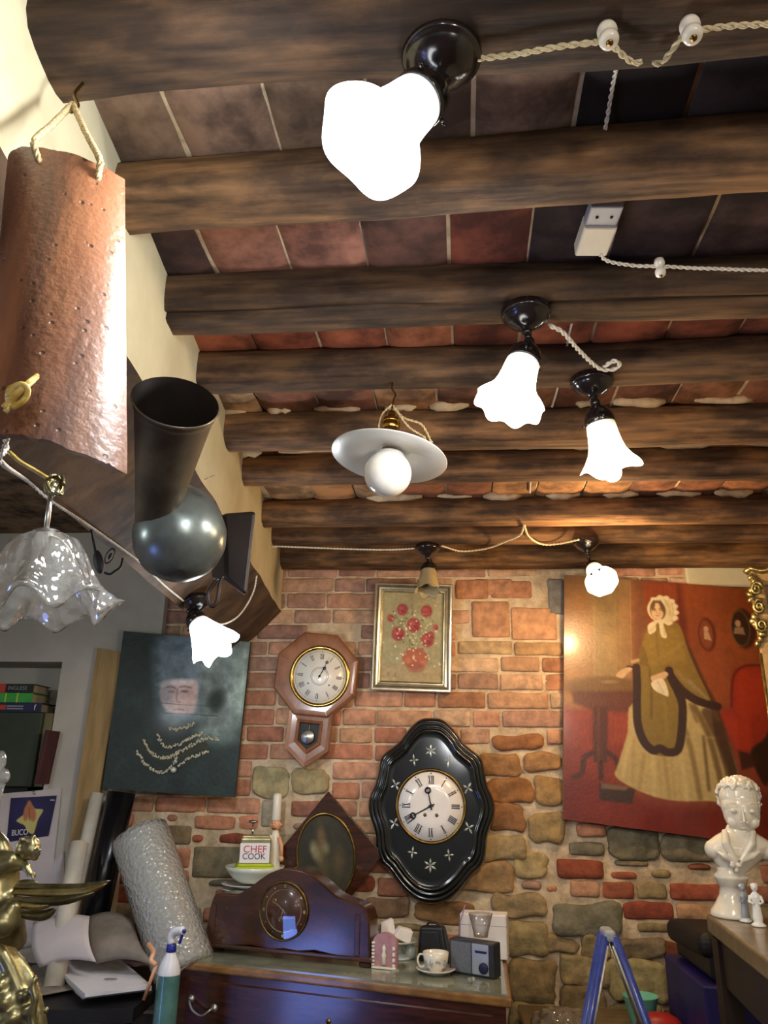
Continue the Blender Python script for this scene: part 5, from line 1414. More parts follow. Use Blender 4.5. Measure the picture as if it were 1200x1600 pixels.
for path in [[(430, 840), (445, 880), (480, 925), (530, 940), (600, 915), (690, 865), (775, 828)], [(325, 880), (360, 960), (430, 1010), (500, 1020), (560, 995), (660, 940), (760, 890), (840, 868), (905, 882)],
             [(270, 970), (320, 1050), (380, 1105), (450, 1135), (500, 1120), (560, 1060), (580, 1010)], [(600, 1075), (660, 1035), (740, 1000), (825, 970)], [(525, 790), (570, 800), (640, 785), (710, 755)]]:
    pp = smooth_path([dp(x, y) for x, y in path], .0065)
    g = G()
    for p_ in pp:
        for _ in range(2): g.ball(1, at(p_ + Vector((rs.uniform(-.003, .003), 0, rs.uniform(-.006, .006)))), 7, 5, sc=(rs.uniform(.003, .0055), .0035, rs.uniform(.003, .0055)))
    build('bead_row', g, 'ivory_bead', root)
g = G(); g.ball(.013, at(dp(555, 1115, .008)), 16, 10); g.ball(.009, at(dp(570, 1050, .006)), 12, 8); build('pendant', g, 'pearl', root)

# --- diamond-hung square frame with an oval picture
Yq = 3.345
cs = [PY(514, 1236, Yq), PY(596, 1340, Yq), PY(541, 1412, Yq), PY(426, 1338, Yq)]
cen = sum(cs, Vector()) / 4
root = thing('diamond_picture', 'dark wooden frame hung cornerwise with an oval sepia picture', 'picture', cen)
g = G(); cs = [cs[0], PY(600, 1334, Yq), PY(541, 1412, Yq), PY(425, 1345, Yq)]
out = Vector((0, -1, 0)); 
q0 = [p.copy() for p in cs]
g.slab([p + out * .0 for p in q0], .022, out)
fo = build('frame', g, 'clock_wood', root); bv = fo.modifiers.new('b', 'BEVEL'); bv.width = .004; bv.segments = 2
s = ppm(Yq, 508, 1330)
fm = hang(509, 1338, Yq - .022, tilt=-8)
g = G(fm); a_, b_ = 44 * s, 60 * s
n = 56
prof = [(1.06, 0), (1.05, .003), (1.0, .004), (.96, -.002)]
vs = [(a_ * sc_ * math.cos(t * 2 * math.pi / n), b_ * sc_ * math.sin(t * 2 * math.pi / n), z) for sc_, z in prof for t in range(n)]
fs = [(k * n + t, k * n + (t + 1) % n, (k + 1) * n + (t + 1) % n, (k + 1) * n + t) for k in range(3) for t in range(n)]
g.add(vs, fs, sm=True); build('oval_rim', g, 'old_brass', root)
P = Paint(60, 60, lambda U, V: (U * 2 - 1, V * 2 - 1), '2c2a1a')
P.mottle(.5, .25, 1); P.ell(-.35, -.15, .28, .16, '8d8a6c', .15, .9, 60); P.ell(.0, -.2, .16, .14, '8a866a', .15, .8); P.ell(-.15, -.05, .2, .6, '6a5c34', .3, .6); P.ell(.45, .2, .22, .35, '5c4a2a', .3, .8); P.ell(-.6, .4, .2, .15, '7c7a58', .2, .8); P.ell(-.1, -.5, .14, .2, '7d5c3a', .15, .7); P.mottle(.12, .1, 4)
wfm = np.array(fm)
def ovp(u, v):
    x = u * 2 - 1; y = 1 - 2 * v
    X = x * np.sqrt(1 - y * y / 2); Y = y * np.sqrt(1 - x * x / 2)
    return np.c_[X * a_ * .97, Y * b_ * .97, np.full(u.shape, .0012), np.ones(u.shape)] @ wfm[:3, :].T
P.mesh('sepia_picture', ovp, 'oil_matte', root)
nail('small nail above the cornerwise dark frame', PY(521, 1238, D - .0), (0, -1, .2), .04)
# ------------------------------------------------------------------ CHEST OF DRAWERS
DT = 1.0
FL, FR = PZ(272, 1497, DT), PZ(800, 1556, DT)
BRc = Vector((0.195, 3.20, DT)); BLc = Vector((FL.x + .03, 3.36, DT))
root = thing('chest_of_drawers', 'dark wooden chest of drawers with a marbled green-grey top against the brick wall', 'chest of drawers', (FL + FR + BRc + BLc).xyz * .25 - Vector((0, 0, DT)))
def shrink(q, d):
    c = sum(q, Vector()) / 4; return [p + (c - p).normalized() * d for p in q]
def zq(q, z): return [Vector((p.x, p.y, z)) for p in q]
top_q = [FL, FR, BRc, BLc]
g = G(); b = shrink(top_q, .022); g.hexa([*zq(b, 0.06), *zq(b, DT - .032)]); cb = build('body', g, 'dark_wood', root)
g = G(); g.hexa([*zq(top_q, DT - .034), *zq(top_q, DT - .006)]); te = build('top_edge', g, 'dresser_edge', root); bv = te.modifiers.new('b', 'BEVEL'); bv.width = .008; bv.segments = 3
g = G(); t2 = shrink(top_q, .018); g.hexa([*zq(t2, DT - .02), *zq(t2, DT)]); build('marble_top', g, 'dresser_top', root)
fd = (FR - FL).normalized(); fn = Vector((fd.y, -fd.x, 0))
if fn.y > 0: fn = -fn
Lf = (FR - FL).length
fm0 = wallframe(FL + fn * (-.018), fd, UPZ)
for k in range(4):
    z0 = -.052 - .215 * k
    g = G(fm0); g.box((Lf - .12, .20, .02), Matrix.Translation((Lf / 2, z0 - .105, .004)), .004)
    dr_ = build('drawer', g, 'dark_wood', root)
    for hx_ in (.125, Lf - .20):
        g = G(fm0); x = hx_ + .0; y = z0 - .075
        a = Vector((x - .045, y + .012, .014)); b_ = Vector((x + .045, y - .006, .014))
        pts = [a, a + Vector((.004, -.004, .018)), a + Vector((.028, -.024, .03)), b_ + Vector((-.028, -.018, .03)), b_ + Vector((-.004, -.002, .018)), b_]
        g.tube(smooth_path(pts, .005), .0045, 8); 
        for e in (a, b_): g.lathe([(.013, -.002), (.014, .002), (.010, .006), (.005, .010), (1e-5, .011)], Matrix.Translation(e), 16)
        build('handle', g, 'worn_metal' if hx_ > .2 else 'steel', dr_)
    g = G(fm0); g.lathe([(.008, 0), (.008, .0025), (1e-5, .003)], Matrix.Translation((Lf / 2, z0 - .075, .0135)), 16); build('keyhole_plate', g, 'brass', dr_)
for p in shrink(top_q, .07): g = G(); g.box((.07, .07, .07), at((p.x, p.y, .035)), .006); build('foot', g, 'dark_wood', root)

# --- mantel clock
mA, mB = PZ(316, 1481, DT + .012), PZ(580, 1507, DT + .012)
md = (mB - mA).normalized(); Lm = (mB - mA).length
fm = wallframe(mA, md, UPZ); fm = fm @ Matrix.Translation((0, -.012, 0))
root = thing('mantel_clock', 'dark wooden hump-backed mantel clock with a round gilt-ringed dial', 'clock', fm.translation, m=fm.to_3x3().to_4x4())
s = Lm / 262
def cy(px): # outline height above the base from photo columns
    return px
ol_ = [(0, .018), (8, 60), (14, 73), (30, 76), (52, 77), (70, 86), (88, 98), (104, 107), (124, 113), (146, 113), (166, 108), (186, 97), (206, 84), (226, 78), (240, 75), (252, 70), (258, 55), (262, .018)]
ol_ = [(x * s, (y * s * 1.03 if y > 1 else .016)) for x, y in ol_]
sp_ = smooth_path([Vector((x, y, 0)) for x, y in ol_[1:-1]], .006)
base = [(0, .016), (0.004, .03)] + [(p.x, p.y) for p in sp_] + [(Lm - .004, .03), (Lm, .016)]
bot = [(Lm, .016), (Lm - .02, .014), (Lm - .06, .016), (Lm * .68, .034), (Lm * .58, .026), (Lm * .5, .030), (Lm * .42, .024), (Lm * .30, .034), (.06, .018), (.02, .014)]
poly = base + bot[1:]
dep = .09
g = G(fm); g.prism(poly, -dep, 0); co = build('case', g, 'clock_wood', root); bv = co.modifiers.new('b', 'BEVEL'); bv.width = .006; bv.segments = 3; bv.limit_method = 'ANGLE'; bv.angle_limit = math.radians(40)
g = G(fm); g.box((Lm + .004, .014, dep + .01), Matrix.Translation((Lm / 2, .012 + .012, -dep / 2 + .002)), .004, seg=2)
for x in (.025, Lm - .025): g.box((.04, .016, .05), Matrix.Translation((x, .008, -.026)), .003)
for x in (.025, Lm - .025): g.box((.04, .016, .04), Matrix.Translation((x, .008, -dep + .026)), .003)
build('plinth', g, 'clock_wood', root)
for x in (.036, Lm - .052):
    g = G(fm); g.box((.020, .125, .004), Matrix.Translation((x, .095, .001)), .002)
    build('corner_strip', g, 'dark_wood', root)
cd = Matrix.Translation((128 * s, 60 * s * 1.03, 0)); dm = fm @ cd; rd = 39 * s
g = G(dm); g.lathe([(rd, -.001), (rd * 1.0, .006), (rd * .97, .009), (rd * .93, .007), (rd * .92, .002)], None, 56, cap=False); build('dial_bezel', g, 'old_brass', root)
g = G(dm); g.lathe([(rd * .93, .001), (rd * .93, .002), (1e-5, .0021)], None, 48); dl = build('dial', g, 'red_wood_dark', root)
g = G(dm); ring(g, None, rd * .70, .0022, .0024); build('chapter_ring', g, 'brass', dl)
g = G(dm)
for k in range(12):
    a = k * math.pi / 6; mm = Matrix.Rotation(-a, 4, 'Z') @ Matrix.Translation((0, rd * .82, .0026)) @ Matrix.Rotation(a, 4, 'Z')
    if k % 3 == 0: g.box((.008, .010, .001), mm, .0004); g.box((.003, .014, .001), mm @ Matrix.Translation((.004, 0, 0)), .0004)
    else: g.lathe([(.0032, 0), (.0028, .0012), (1e-5, .0013)], mm, 8)
build('numerals', g, 'brass', dl)
g = G(dm); hand(g, None, 308, rd * .68, .004, .0042, tail=.15); build('minute_hand', g, 'brass', root)
g = G(dm); hand(g, None, 200, rd * .42, .004, .0056, tail=.15); build('hour_hand', g, 'brass', root)
g = G(dm); g.lathe([(rd * .92, .0068), (rd * .5, .010), (1e-5, .011)], None, 48, cap=False); build('glass', g, 'glass_pane', root)
g = G(dm); g.box((rd * .48, rd * .34, .0008), Matrix.Translation((rd * .30, -rd * .42, .0108)) @ rotm('Z', 10), .0002); build('glass_reflection', g, 'blue_reflection', root)  # blue reflection in the clock glass, built as a thin coloured patch

# --- stack of plates, bowl, tin, chef
py_ = 3.25
sx = ppm(py_, 395, 1380)
pcx = PY(389, 1400, py_).x
zt = PY(392, 1379, py_).z
n_pl = 12; pitch = (zt - DT) / n_pl
proto = None
for k in range(n_pl):
    z = DT + k * pitch + .001
    if proto is None:
        g = G(); r = 43 * sx
        g.lathe([(r * .5, 0), (r * .52, .002), (r * .6, .004), (r * .95, .011), (r, .0135), (r * .985, .0145), (r * .6, .0075), (1e-5, .006)], at((pcx, py_, z)), 48)
        proto = build('plate', g, 'white_ceramic', origin=(pcx, py_, z)); o = proto
    else:
        o = proto.copy(); col.objects.link(o); o.location = (pcx + random.uniform(-.002, .002), py_, z)
    top_ = k == n_pl - 1
    props(o, 'white plate in the stack behind the mantel clock' if not top_ else 'topmost white plate of the stack, directly under the pale bowl', 'plate', 'stacked white plates')
    if top_: del o['group']
zb = DT + n_pl * pitch + .002
g = G(); r = 46 * sx
bh = PY(392, 1356, py_).z - zb + .008
g.lathe([(r * .5, 0), (r * .55, .004), (r * .72, bh * .25), (r * .92, bh * .7), (r, bh), (r * .975, bh), (r * .88, bh * .68), (r * .6, bh * .2), (1e-5, bh * .14)], at((pcx + .016, py_, zb)), 48)
build('bowl', g, 'bowl_ceramic', origin=(pcx, py_, zb), label='pale green-white bowl on top of the plate stack, holding the tin', cat='bowl')
# tin on the bowl
bt = PY(396, 1353, py_ - .0); s = sx
zt0 = zb + bh - .012
tm = Matrix.Translation((bt.x + .004, py_ - .0, zt0)) @ rotm('Z', 14)
root = thing('coffee_tin', 'small square tin with a white label lettered in red and black, on the bowl', 'tin', tm.translation, m=rotm('Z', 14))
g = G(tm); g.box((60 * s, 56 * s, .014), Matrix.Translation((0, 0, .007)), .003); g.box((52 * s, 48 * s, .010), Matrix.Translation((0, 0, .019)), .003); build('base', g, 'lime', root)
g = G(tm); g.box((46 * s, 40 * s, 36 * s), Matrix.Translation((0, 0, .024 + 18 * s)), .005, seg=3); g.box((42 * s, 36 * s, .012), Matrix.Translation((0, 0, .026 + 36 * s)), .004, seg=2); build('body', g, 'tin', root)
g = G(tm); g.box((45 * s, .0015, 28 * s), Matrix.Translation((-1.0 * s, -20.4 * s, .024 + 15 * s))); lb = build('label', g, 'label_white', root)
text('CHEF', 'text_red', .036, tm @ Matrix.Translation((-1 * s, -20.4 * s - .0012, .024 + 20 * s)) @ rotm('X', 90), lb, xs=1.05)
text('COOK', 'ink', .031, tm @ Matrix.Translation((-2 * s, -20.4 * s - .0012, .024 + 10 * s)) @ rotm('X', 90), lb, xs=.95)
g = G(tm); zz = .032 + 36 * s; g.lathe([(.012, 0), (.004, .002), (.004, .042), (.016, .044), (.020, .048), (.018, .053), (1e-5, .055)], Matrix.Translation((-6 * s, 4 * s, zz)), 20); build('plunger', g, 'chrome', root)
# chef figurine
cz0 = zt0 + .034 + 36 * s
cm = Matrix.Translation((PY(426, 1300, py_).x, py_ + .055, DT + n_pl * pitch + .02))
root = thing('chef_figurine', 'small ceramic chef figurine with a tall white hat behind the tin', 'figurine', cm.translation)
H = PY(426, 1239, py_ + .055).z - cm.translation.z
g = G(cm); g.lathe([(.026, 0), (.030, .01), (.028, H * .2), (.022, H * .38), (.020, H * .48), (.012, H * .55), (1e-5, H * .56)], Matrix.Diagonal((.85, .7, 1, 1)), 24); g.tube([(-.016, -.01, H * .48), (-.028, -.02, H * .36), (-.012, -.026, H * .26)], [.008, .0075, .007], 10); bo = build('body', g, 'cream', root)
g = G(cm); g.ball(1, Matrix.Translation((0, 0, H * .61)), 20, 12, sc=(.021, .020, .024)); g.ball(.0055, Matrix.Translation((-.006, -.020, H * .61)), 10, 8); g.ball(.006, Matrix.Translation((.020, 0, H * .61)), 10, 8); g.ball(.006, Matrix.Translation((-.020, 0, H * .61)), 10, 8); hd = build('head', g, 'peach', root)
g = G(cm); g.tube([(-.013, -.0165, H * .575), (-.006, -.0205, H * .56), (.004, -.0195, H * .57)], .0018, 6)
for x in (-.012, .001): g.ball(.0018, Matrix.Translation((x, -.0195, H * .63)), 8, 6)
build('face_marks', g, 'ink', hd)
g = G(cm); g.lathe([(.017, H * .66), (.0185, H * .67), (.0175, H * .8), (.018, H * .95), (.015, H * .99), (1e-5, H)], None, 24); build('hat', g, 'cream', root)
g = G(cm); g.tube([(.016, -.006, H * .46), (.030, -.014, H * .36), (.034, -.022, H * .24)], [.009, .008, .007], 10); g.ball(.011, Matrix.Translation((.034, -.024, H * .21)), 12, 8); build('arm', g, 'peach', root)

# --- things on the right part of the dresser
def on_top(px, py): return PZ(px, py, DT + .001)
# pink arched ornament
p = on_top(600, 1514); s = ppm(p.y, 600, 1490)
fm = wallframe(p, fd, UPZ)
root = thing('arched_ornament', 'small pink arched plaster plaque with cream border, at the clock\'s right foot', 'ornament', p, m=fm.to_3x3().to_4x4())
def arch(w, h, h0): return [(-w, 0), (w, 0), (w, h0)] + [(w * math.cos(a * math.pi / 10), h0 + (h - h0) * math.sin(a * math.pi / 10)) for a in range(1, 10)] + [(-w, h0)]
g = G(fm); g.prism(arch(20 * s, 50 * s, 33 * s), -.02, 0); build('plaque', g, 'pink_house', root)
g = G(fm)
for k in range(7): g.box((5 * s, 3.0 * s, .006), Matrix.Translation((-18 * s, (5 + k * 5) * s, .002)), .001); 
for k in range(4): g.box((4 * s, 5.0 * s, .006), Matrix.Translation((16 * s, (5 + k * 8) * s, .002)), .001)
g.box((40 * s, 3 * s, .008), Matrix.Translation((0, 1.5 * s, .003)), .001); build('border', g, 'cream', root)
g = G(fm); g.lathe([(4 * s, 6 * s), (3 * s, 16 * s), (4.5 * s, 18 * s), (2 * s, 24 * s), (3.6 * s, 29 * s), (1e-5, 34 * s)], Matrix.Translation((0, 0, .002)) @ rotm('X', -90) @ Matrix.Diagonal((1, .5, 1, 1)), 16); build('relief_figure', g, 'cream', root)
# plate on a stand with white blocks
pd = PZ(622, 1492, DT + .001); 
yq = 3.06; c0 = PY(624, 1470, yq); s = ppm(yq, 620, 1460)
root = thing('cake_stand', 'small pedestal dish behind the pink ornament carrying two white blocks', 'cake stand', (c0.x, yq, DT + .001))
g = G(); hz = c0.z - DT - .001
g.lathe([(22 * s, 0), (20 * s, .006), (6 * s, .014), (5 * s, hz - .016), (14 * s, hz - .010), (30 * s, hz), (31 * s, hz + .005), (29 * s, hz + .005), (10 * s, hz - .002), (1e-5, hz - .003)], at((c0.x, yq, DT + .001)), 40); build('dish', g, 'green_glaze', root)
for (a_, b_, w_, h_, ang, lab) in [(604, 1449, 24, 26, -8, 'white block on the cake stand, the taller one on its left'), (630, 1454, 26, 18, 24, 'white block leaning on the cake stand, right of the taller one')]:
    m_ = at(PY(a_, b_, yq - .004 if a_ < 610 else yq - .02)); m_.translation.z = c0.z + .006 + h_ * s * .56
    g = G(m_ @ rotm('Y', ang) @ rotm('Z', 15)); ww, hh_ = w_ * s, h_ * s
    g.hexa([(-ww * .55, -.03, -hh_ * .5), (ww * .5, -.03, -hh_ * .5), (ww * .5, .02, -hh_ * .5), (-ww * .55, .02, -hh_ * .5), (-ww * .4, -.022, hh_ * .35), (ww * .45, -.022, hh_ * .5), (ww * .45, .018, hh_ * .5), (-ww * .35, .018, hh_ * .3)])
    o = build('soap_block', g, 'white_card', label=lab, cat='soap'); bv = o.modifiers.new('b', 'BEVEL'); bv.width = .004; bv.segments = 3
# small green jar
p = on_top(640, 1500); s = ppm(p.y + .05, 640, 1480)
g = G(); g.lathe([(8 * s, 0), (9 * s, 4 * s), (9 * s, 16 * s), (4 * s, 20 * s), (4 * s, 24 * s), (1e-5, 25 * s)], at((p.x, p.y + .03, DT + .001)), 24); build('glass_jar', g, 'green_glaze', label='small pale green glass jar right of the pink ornament', cat='jar')
# black leather bag
p = on_top(676, 1507); s = ppm(p.y, 676, 1480); fm = wallframe((p.x, p.y + .03, DT + .002), fd, UPZ)
root = thing('black_case', 'black leather case standing behind the cup and saucer', 'case', fm.translation, m=fm.to_3x3().to_4x4())
g = G(fm); g.hexa([(-27 * s, 0, .0), (26 * s, 0, 0), (26 * s, 0, -.07), (-27 * s, 0, -.07), (-24 * s, 48 * s, -.01), (15 * s, 50 * s, -.01), (15 * s, 50 * s, -.05), (-24 * s, 48 * s, -.05)]); o = build('body', g, 'black_plastic', root); bv = o.modifiers.new('b', 'BEVEL'); bv.width = .009; bv.segments = 3
g = G(fm); g.hexa([(-22 * s, 8 * s, .002), (14 * s, 8 * s, .002), (14 * s, 8 * s, -.01), (-22 * s, 8 * s, -.01), (-20 * s, 42 * s, -.004), (8 * s, 43 * s, -.004), (8 * s, 43 * s, -.012), (-20 * s, 42 * s, -.012)]); o = build('front_pocket', g, 'black_matte', root); bv = o.modifiers.new('b', 'BEVEL'); bv.width = .004; bv.segments = 2
g = G(fm); g.tube(smooth_path([(-14 * s, 47 * s, -.03), (-10 * s, 53 * s, -.03), (2 * s, 53 * s, -.03), (8 * s, 48 * s, -.03)], .005), .004, 8); build('handle', g, 'black_matte', root)
# cup and saucer
p = on_top(681, 1521); s = ppm(p.y, 681, 1510)
root = thing('saucer', 'white saucer under the flowered teacup', 'saucer', p)
g = G(); r = 31 * s; g.lathe([(r * .5, 0), (r * .52, .004), (r * .75, .007), (r, .015), (r * .985, .017), (r * .7, .010), (r * .45, .007), (1e-5, .007)], at(p), 48); build('dish', g, 'porcelain', root)
root = thing('teacup', 'white teacup with grey flower print on its saucer', 'cup', p + Vector((0, 0, .008)))
q0 = p + Vector((0, 0, .008)); r = 20.5 * s; h = 26 * s
g = G(); g.lathe([(r * .5, 0), (r * .52, .003), (r * .5, .006), (r * .78, h * .25), (r * .93, h * .6), (r, h), (r * .97, h), (r * .89, h * .58), (r * .72, h * .28), (1e-5, h * .15)], at(q0), 40); cupb = build('bowl', g, 'porcelain', root)
g = G(); rs = random.Random(8)
for a in (-1.9, -1.35, -.7, -2.5, -.2, -3.0):
    for _ in range(7):
        aa = a + rs.uniform(-.16, .16); zz = h * (.5 + rs.uniform(-.2, .2)); rr_ = r * (.895 + .11 * (zz / h - .5)) + .0006
        cpt = q0 + Vector((rr_ * math.cos(aa), rr_ * math.sin(aa), zz)); g.ball(1, at(cpt, frame_z((math.cos(aa), math.sin(aa), -.15))), 8, 4, sc=(rs.uniform(.002, .005), rs.uniform(.002, .005), .0007))
build('flower_print', g, 'box_grey', cupb)
g = G(); e = q0 + Vector((-r * .9, 0, h * .82)); g.tube(smooth_path([e, e + Vector((-.014, -.006, .002)), e + Vector((-.020, -.008, -.016)), e + Vector((-.010, -.005, -.034)), q0 + Vector((-r * .75, 0, h * .28))], .003), .0032, 8); build('handle', g, 'porcelain', root)
# radio
pa, pb = on_top(702, 1519), on_top(773, 1531); d_ = (pb - pa).normalized(); fm = wallframe(pa, d_, UPZ); s = (pb - pa).length / 72
root = thing('radio', 'small black and silver portable radio with a round tuning dial', 'radio', pa, m=fm.to_3x3().to_4x4())
W_ = (pb - pa).length; H_ = 44 * s
g = G(fm); g.box((W_, H_, .05), Matrix.Translation((W_ / 2, H_ / 2, -.025)), .005, seg=3); bd = build('body', g, 'radio_dark', root)
g = G(fm); g.box((W_ * .46, H_ * .88, .003), Matrix.Translation((W_ * .27, H_ * .5, .001)), .002); build('speaker_grille', g, 'radio_grille', root)
g = G(fm); g.box((W_ * .37, H_ * .88, .004), Matrix.Translation((W_ * .70, H_ * .5, .001)), .002); fp = build('front_panel', g, 'radio_silver', root)
g = G(fm); g.box((W_ * .25, H_ * .07, .001), Matrix.Translation((W_ * .72, H_ * .72, .0035))); build('lettering_strip', g, 'book_navy', fp)
g = G(fm); g.lathe([(H_ * .16, .002), (H_ * .16, .008), (H_ * .13, .010), (1e-5, .0105)], Matrix.Translation((W_ * .78, H_ * .27, 0)), 32); build('tuning_dial', g, 'book_navy', root)
# white wrapped box behind the radio
yw = 3.13; c0 = PY(757, 1452, yw); s = ppm(yw, 757, 1450)
root = thing('stacked_carton', 'white cardboard carton behind the radio', 'carton', (c0.x, yw, DT))
g = G(); m_ = at((c0.x, yw, 0)) @ rotm('Z', -8)
hz = PY(757, 1428, yw - .04).z
g = G(m_); g.box((72 * s, .09, hz - DT - .002), Matrix.Translation((0, 0, (hz + DT) / 2)), .003); build('box', g, 'white_card', root)
g = G(m_); g.box((72.4 * s, .0904, .003), Matrix.Translation((0, 0, hz - 16 * s)), .0008); build('lid_seam', g, 'text_grey', root)
# clear beaker on the radio
p = PY(752, 1481, pa.y + .035); s = ppm(p.y, 752, 1470); zz = DT + H_ + .001
root = thing('clear_beaker', 'clear plastic beaker standing upside down on the radio', 'beaker', (p.x, p.y, zz))
g = G(); g.lathe([(11 * s, 0), (13 * s, 10 * s), (19 * s, 33 * s), (18.4 * s, 33 * s), (12.4 * s, 10.5 * s), (10 * s, 1 * s), (1e-5, 1 * s)], at((p.x, p.y, zz)), 32); build('cup_wall', g, 'clear', root)
root['label'] = 'clear plastic beaker standing on top of the radio'
g = G(); g.tube([PY(716, 1470, 3.05), PY(719, 1440, 3.06), PY(727, 1414, 3.07)], .0022, 6); 
lo_ = PY(716, 1470, 3.05); g.tube([Vector((lo_.x - .008, lo_.y - .01, DT + .002)), lo_], .0022, 6); build('pen', g, 'purple_rod', label='thin lilac stick standing left of the white carton', cat='stick')
for x, y, lab in ((617, 1524, 'tiny clear glass trinket in front of the pink ornament'), (738, 1537, 'tiny clear glass trinket in front of the radio')):
    p = on_top(x, y); g = G(); rs = random.Random(x)
    for _ in range(6): g.ball(rs.uniform(.004, .007), at(p + Vector((rs.uniform(-.009, .009), rs.uniform(-.005, .005), .006 + rs.uniform(0, .006)))), 8, 6)
    build('glass_trinket', g, 'crystal', label=lab, cat='trinket')

# ------------------------------------------------------------------ LEFT CORNER
# books and box in the niche
yb_ = YF + .02
def nb(x0, y0, x1, y1, Y): a = PY(x0, y1, Y); b = PY(x1, y0, Y); return a, b
zf = NZ0
ga, gb_ = PY(-50, 1228, YF - .03), PY(72, 1113, YF - .03)
zs = ga.z
# dark plinth box under the green box
g = G(); a0, b0 = PY(-60, 1245, YF + .02), PY(45, 1228, YF + .02); g.box((b0.x + 2.3, .17, gb_.z * 0 + zs - zf), at(((b0.x - 2.3) / 2, YF + .10, (zs + zf) / 2)), .002)
build('low_black_box', g, 'black_matte', label='flat black box on the niche floor under the dark green box', cat='box')
gx0 = -2.30; gx1 = PY(58, 1170, YF - .03).x
root = thing('storage_box', 'large dark green storage box in the wall niche', 'box', ((gx0 + gx1) / 2, YF + .08, zs))
g = G(); g.box((gx1 - gx0, .20, gb_.z - zs - .002), at(((gx0 + gx1) / 2, YF + .07, (gb_.z + zs) / 2)), .003); build('front', g, 'green_box', root)
g = G(); g.box((PY(76, 1170, YF - .0).x - gx1, .18, gb_.z - zs - .004), at(((PY(76, 1170, YF).x + gx1) / 2, YF + .08, (gb_.z + zs) / 2)), .002); build('side_panel', g, 'tan_box', root)
g = G(); a0, b0 = PY(72, 1220, YF + .01), PY(79, 1143, YF + .01)
zk = gb_.z
bks = [('book', 1112, 1098, 64, 'book_navy', 'navy blue book with a red mark, lowest of the three lying on the green box', 70),
       ('book', 1097, 1083, 50, 'book_green', 'bright green book in the middle of the stack on the green box', 60),
       ('book', 1082, 1069, 52, 'book_black', 'black and red dictionary on top of the book stack', 62)]
for nm, yb0, yt0, xr, mt_, lab, xp in bks:
    h_ = PY(20, yt0, YF - .02).z - PY(20, yb0 + 1, YF - .02).z
    x1 = PY(xr, yb0, YF - .02).x; x2 = PY(xp, yb0, YF + .05).x
    x0_ = -2.26
    root = thing('book', lab, 'book', ((x0_ + x1) / 2, YF + .06, zk), 'books stacked on the green box')
    g = G(); t = .003
    g.box((x1 - x0_, t, h_), at(((x0_ + x1) / 2, YF - .02, zk + h_ / 2)), .001)
    for zz in (zk + t / 2, zk + h_ - t / 2): g.box((x1 - x0_, .15, t), at(((x0_ + x1) / 2, YF + .055, zz)), .0008)
    cvv = build('cover', g, mt_, root)
    g = G(); g.box((x2 - x0_, .14, h_ - 2 * t), at(((x0_ + x2) / 2, YF + .055, zk + h_ / 2)), .001); build('pages', g, 'pages', root)
    fmt = wallframe((0, YF - .0235, 0), RX, UPZ)
    if mt_ == 'book_black':
        text('INGLESE', 'text_grey', h_ * .62, Matrix.Translation((PY(28, 1075, YF - .02).x, YF - .0222, zk + h_ * .5)) @ rotm('X', 90), cvv, xs=1.0)
        g = G(); g.box((PY(9, 1075, YF - .02).x - x0_, .003, h_), at(((PY(9, 1075, YF - .02).x + x0_) / 2, YF - .0215, zk + h_ / 2))); build('red_band', g, 'book_red', cvv)
    if mt_ == 'book_navy':
        g = G(); g.box((.035, .002, h_ * .5), at((PY(8, 1104, YF).x, YF - .022, zk + h_ * .5)), .0006); build('red_mark', g, 'book_red', cvv)
        text('f', 'text_white', h_ * .8, Matrix.Translation((PY(55, 1104, YF - .02).x, YF - .0222, zk + h_ * .5)) @ rotm('X', 90), cvv)
        g = G(); 
        for zz in (.36, .62): g.box((.075, .001, h_ * .14), at((PY(28, 1104, YF).x, YF - .0222, zk + h_ * zz)))
        build('title_lines', g, 'text_grey', cvv)
    if mt_ == 'book_green':
        for px_ in (13, 31):
            g = G(); g.box((.006, .001, h_), at((PY(px_, 1090, YF).x, YF - .022, zk + h_ / 2)))
            build('spine_band', g, 'lime', cvv)
    zk += h_ + .0005
g = G(); a0, b0 = PY(68, 1225, YF - .03), PY(77, 1142, YF - .03); g.box((.018, .10, b0.z - a0.z), at((b0.x + .02, YF - .052, (a0.z + b0.z) / 2)) @ rotm('Y', 4), .002)
o = build('folder', g, 'plum', label='thin dark plum folder standing right of the green box', cat='folder')
o.location.y += .0
# wall calendar
Yp = YF - .012
TL, TR, BL, BRr = PY(17, 1247, Yp), PY(89, 1243, Yp), PY(10, 1316, Yp), PY(76, 1306, Yp)
cenp = (TL + TR + BL + BRr) / 4
root = thing('wall_calendar', 'white wall sheet with a dark blue picture of two joined loaves on yellow paper', 'calendar', cenp)
ql = [PY(2, 1240, Yp + .003), PY(96, 1232, Yp + .003), PY(80, 1380, Yp + .003), PY(-8, 1380, Yp + .003)]
g = G(); g.slab(ql, .003, (0, 1, 0)); build('white_sheet', g, 'paper', root)
P = Paint(70, 70, lambda U, V: ((17 + 72 * U) * (1 - V) + (10 + 66 * U) * V, (1247 - 4 * U) * (1 - V) + (1316 - 10 * U) * V), '1c1640')
P.ell(45, 1270, 30, 26, '2a2260', 14, .7)
P.poly([(26, 1282), (38, 1272), (46, 1262), (57, 1264), (67, 1265), (66, 1270), (60, 1280), (56, 1293), (52, 1303), (44, 1300), (38, 1290), (30, 1286)], 'c9bf72', 1.5)
P.ell(42, 1269, 5, 14, 'b5744e', 2, 1, 12); P.ell(50, 1270, 6, 14, 'b5744e', 2, 1, -10); P.ell(46, 1256, 3.5, 5, 'b5744e', 2); P.line([(46, 1262), (46, 1282)], 1.5, '7c4630', 1, .8)
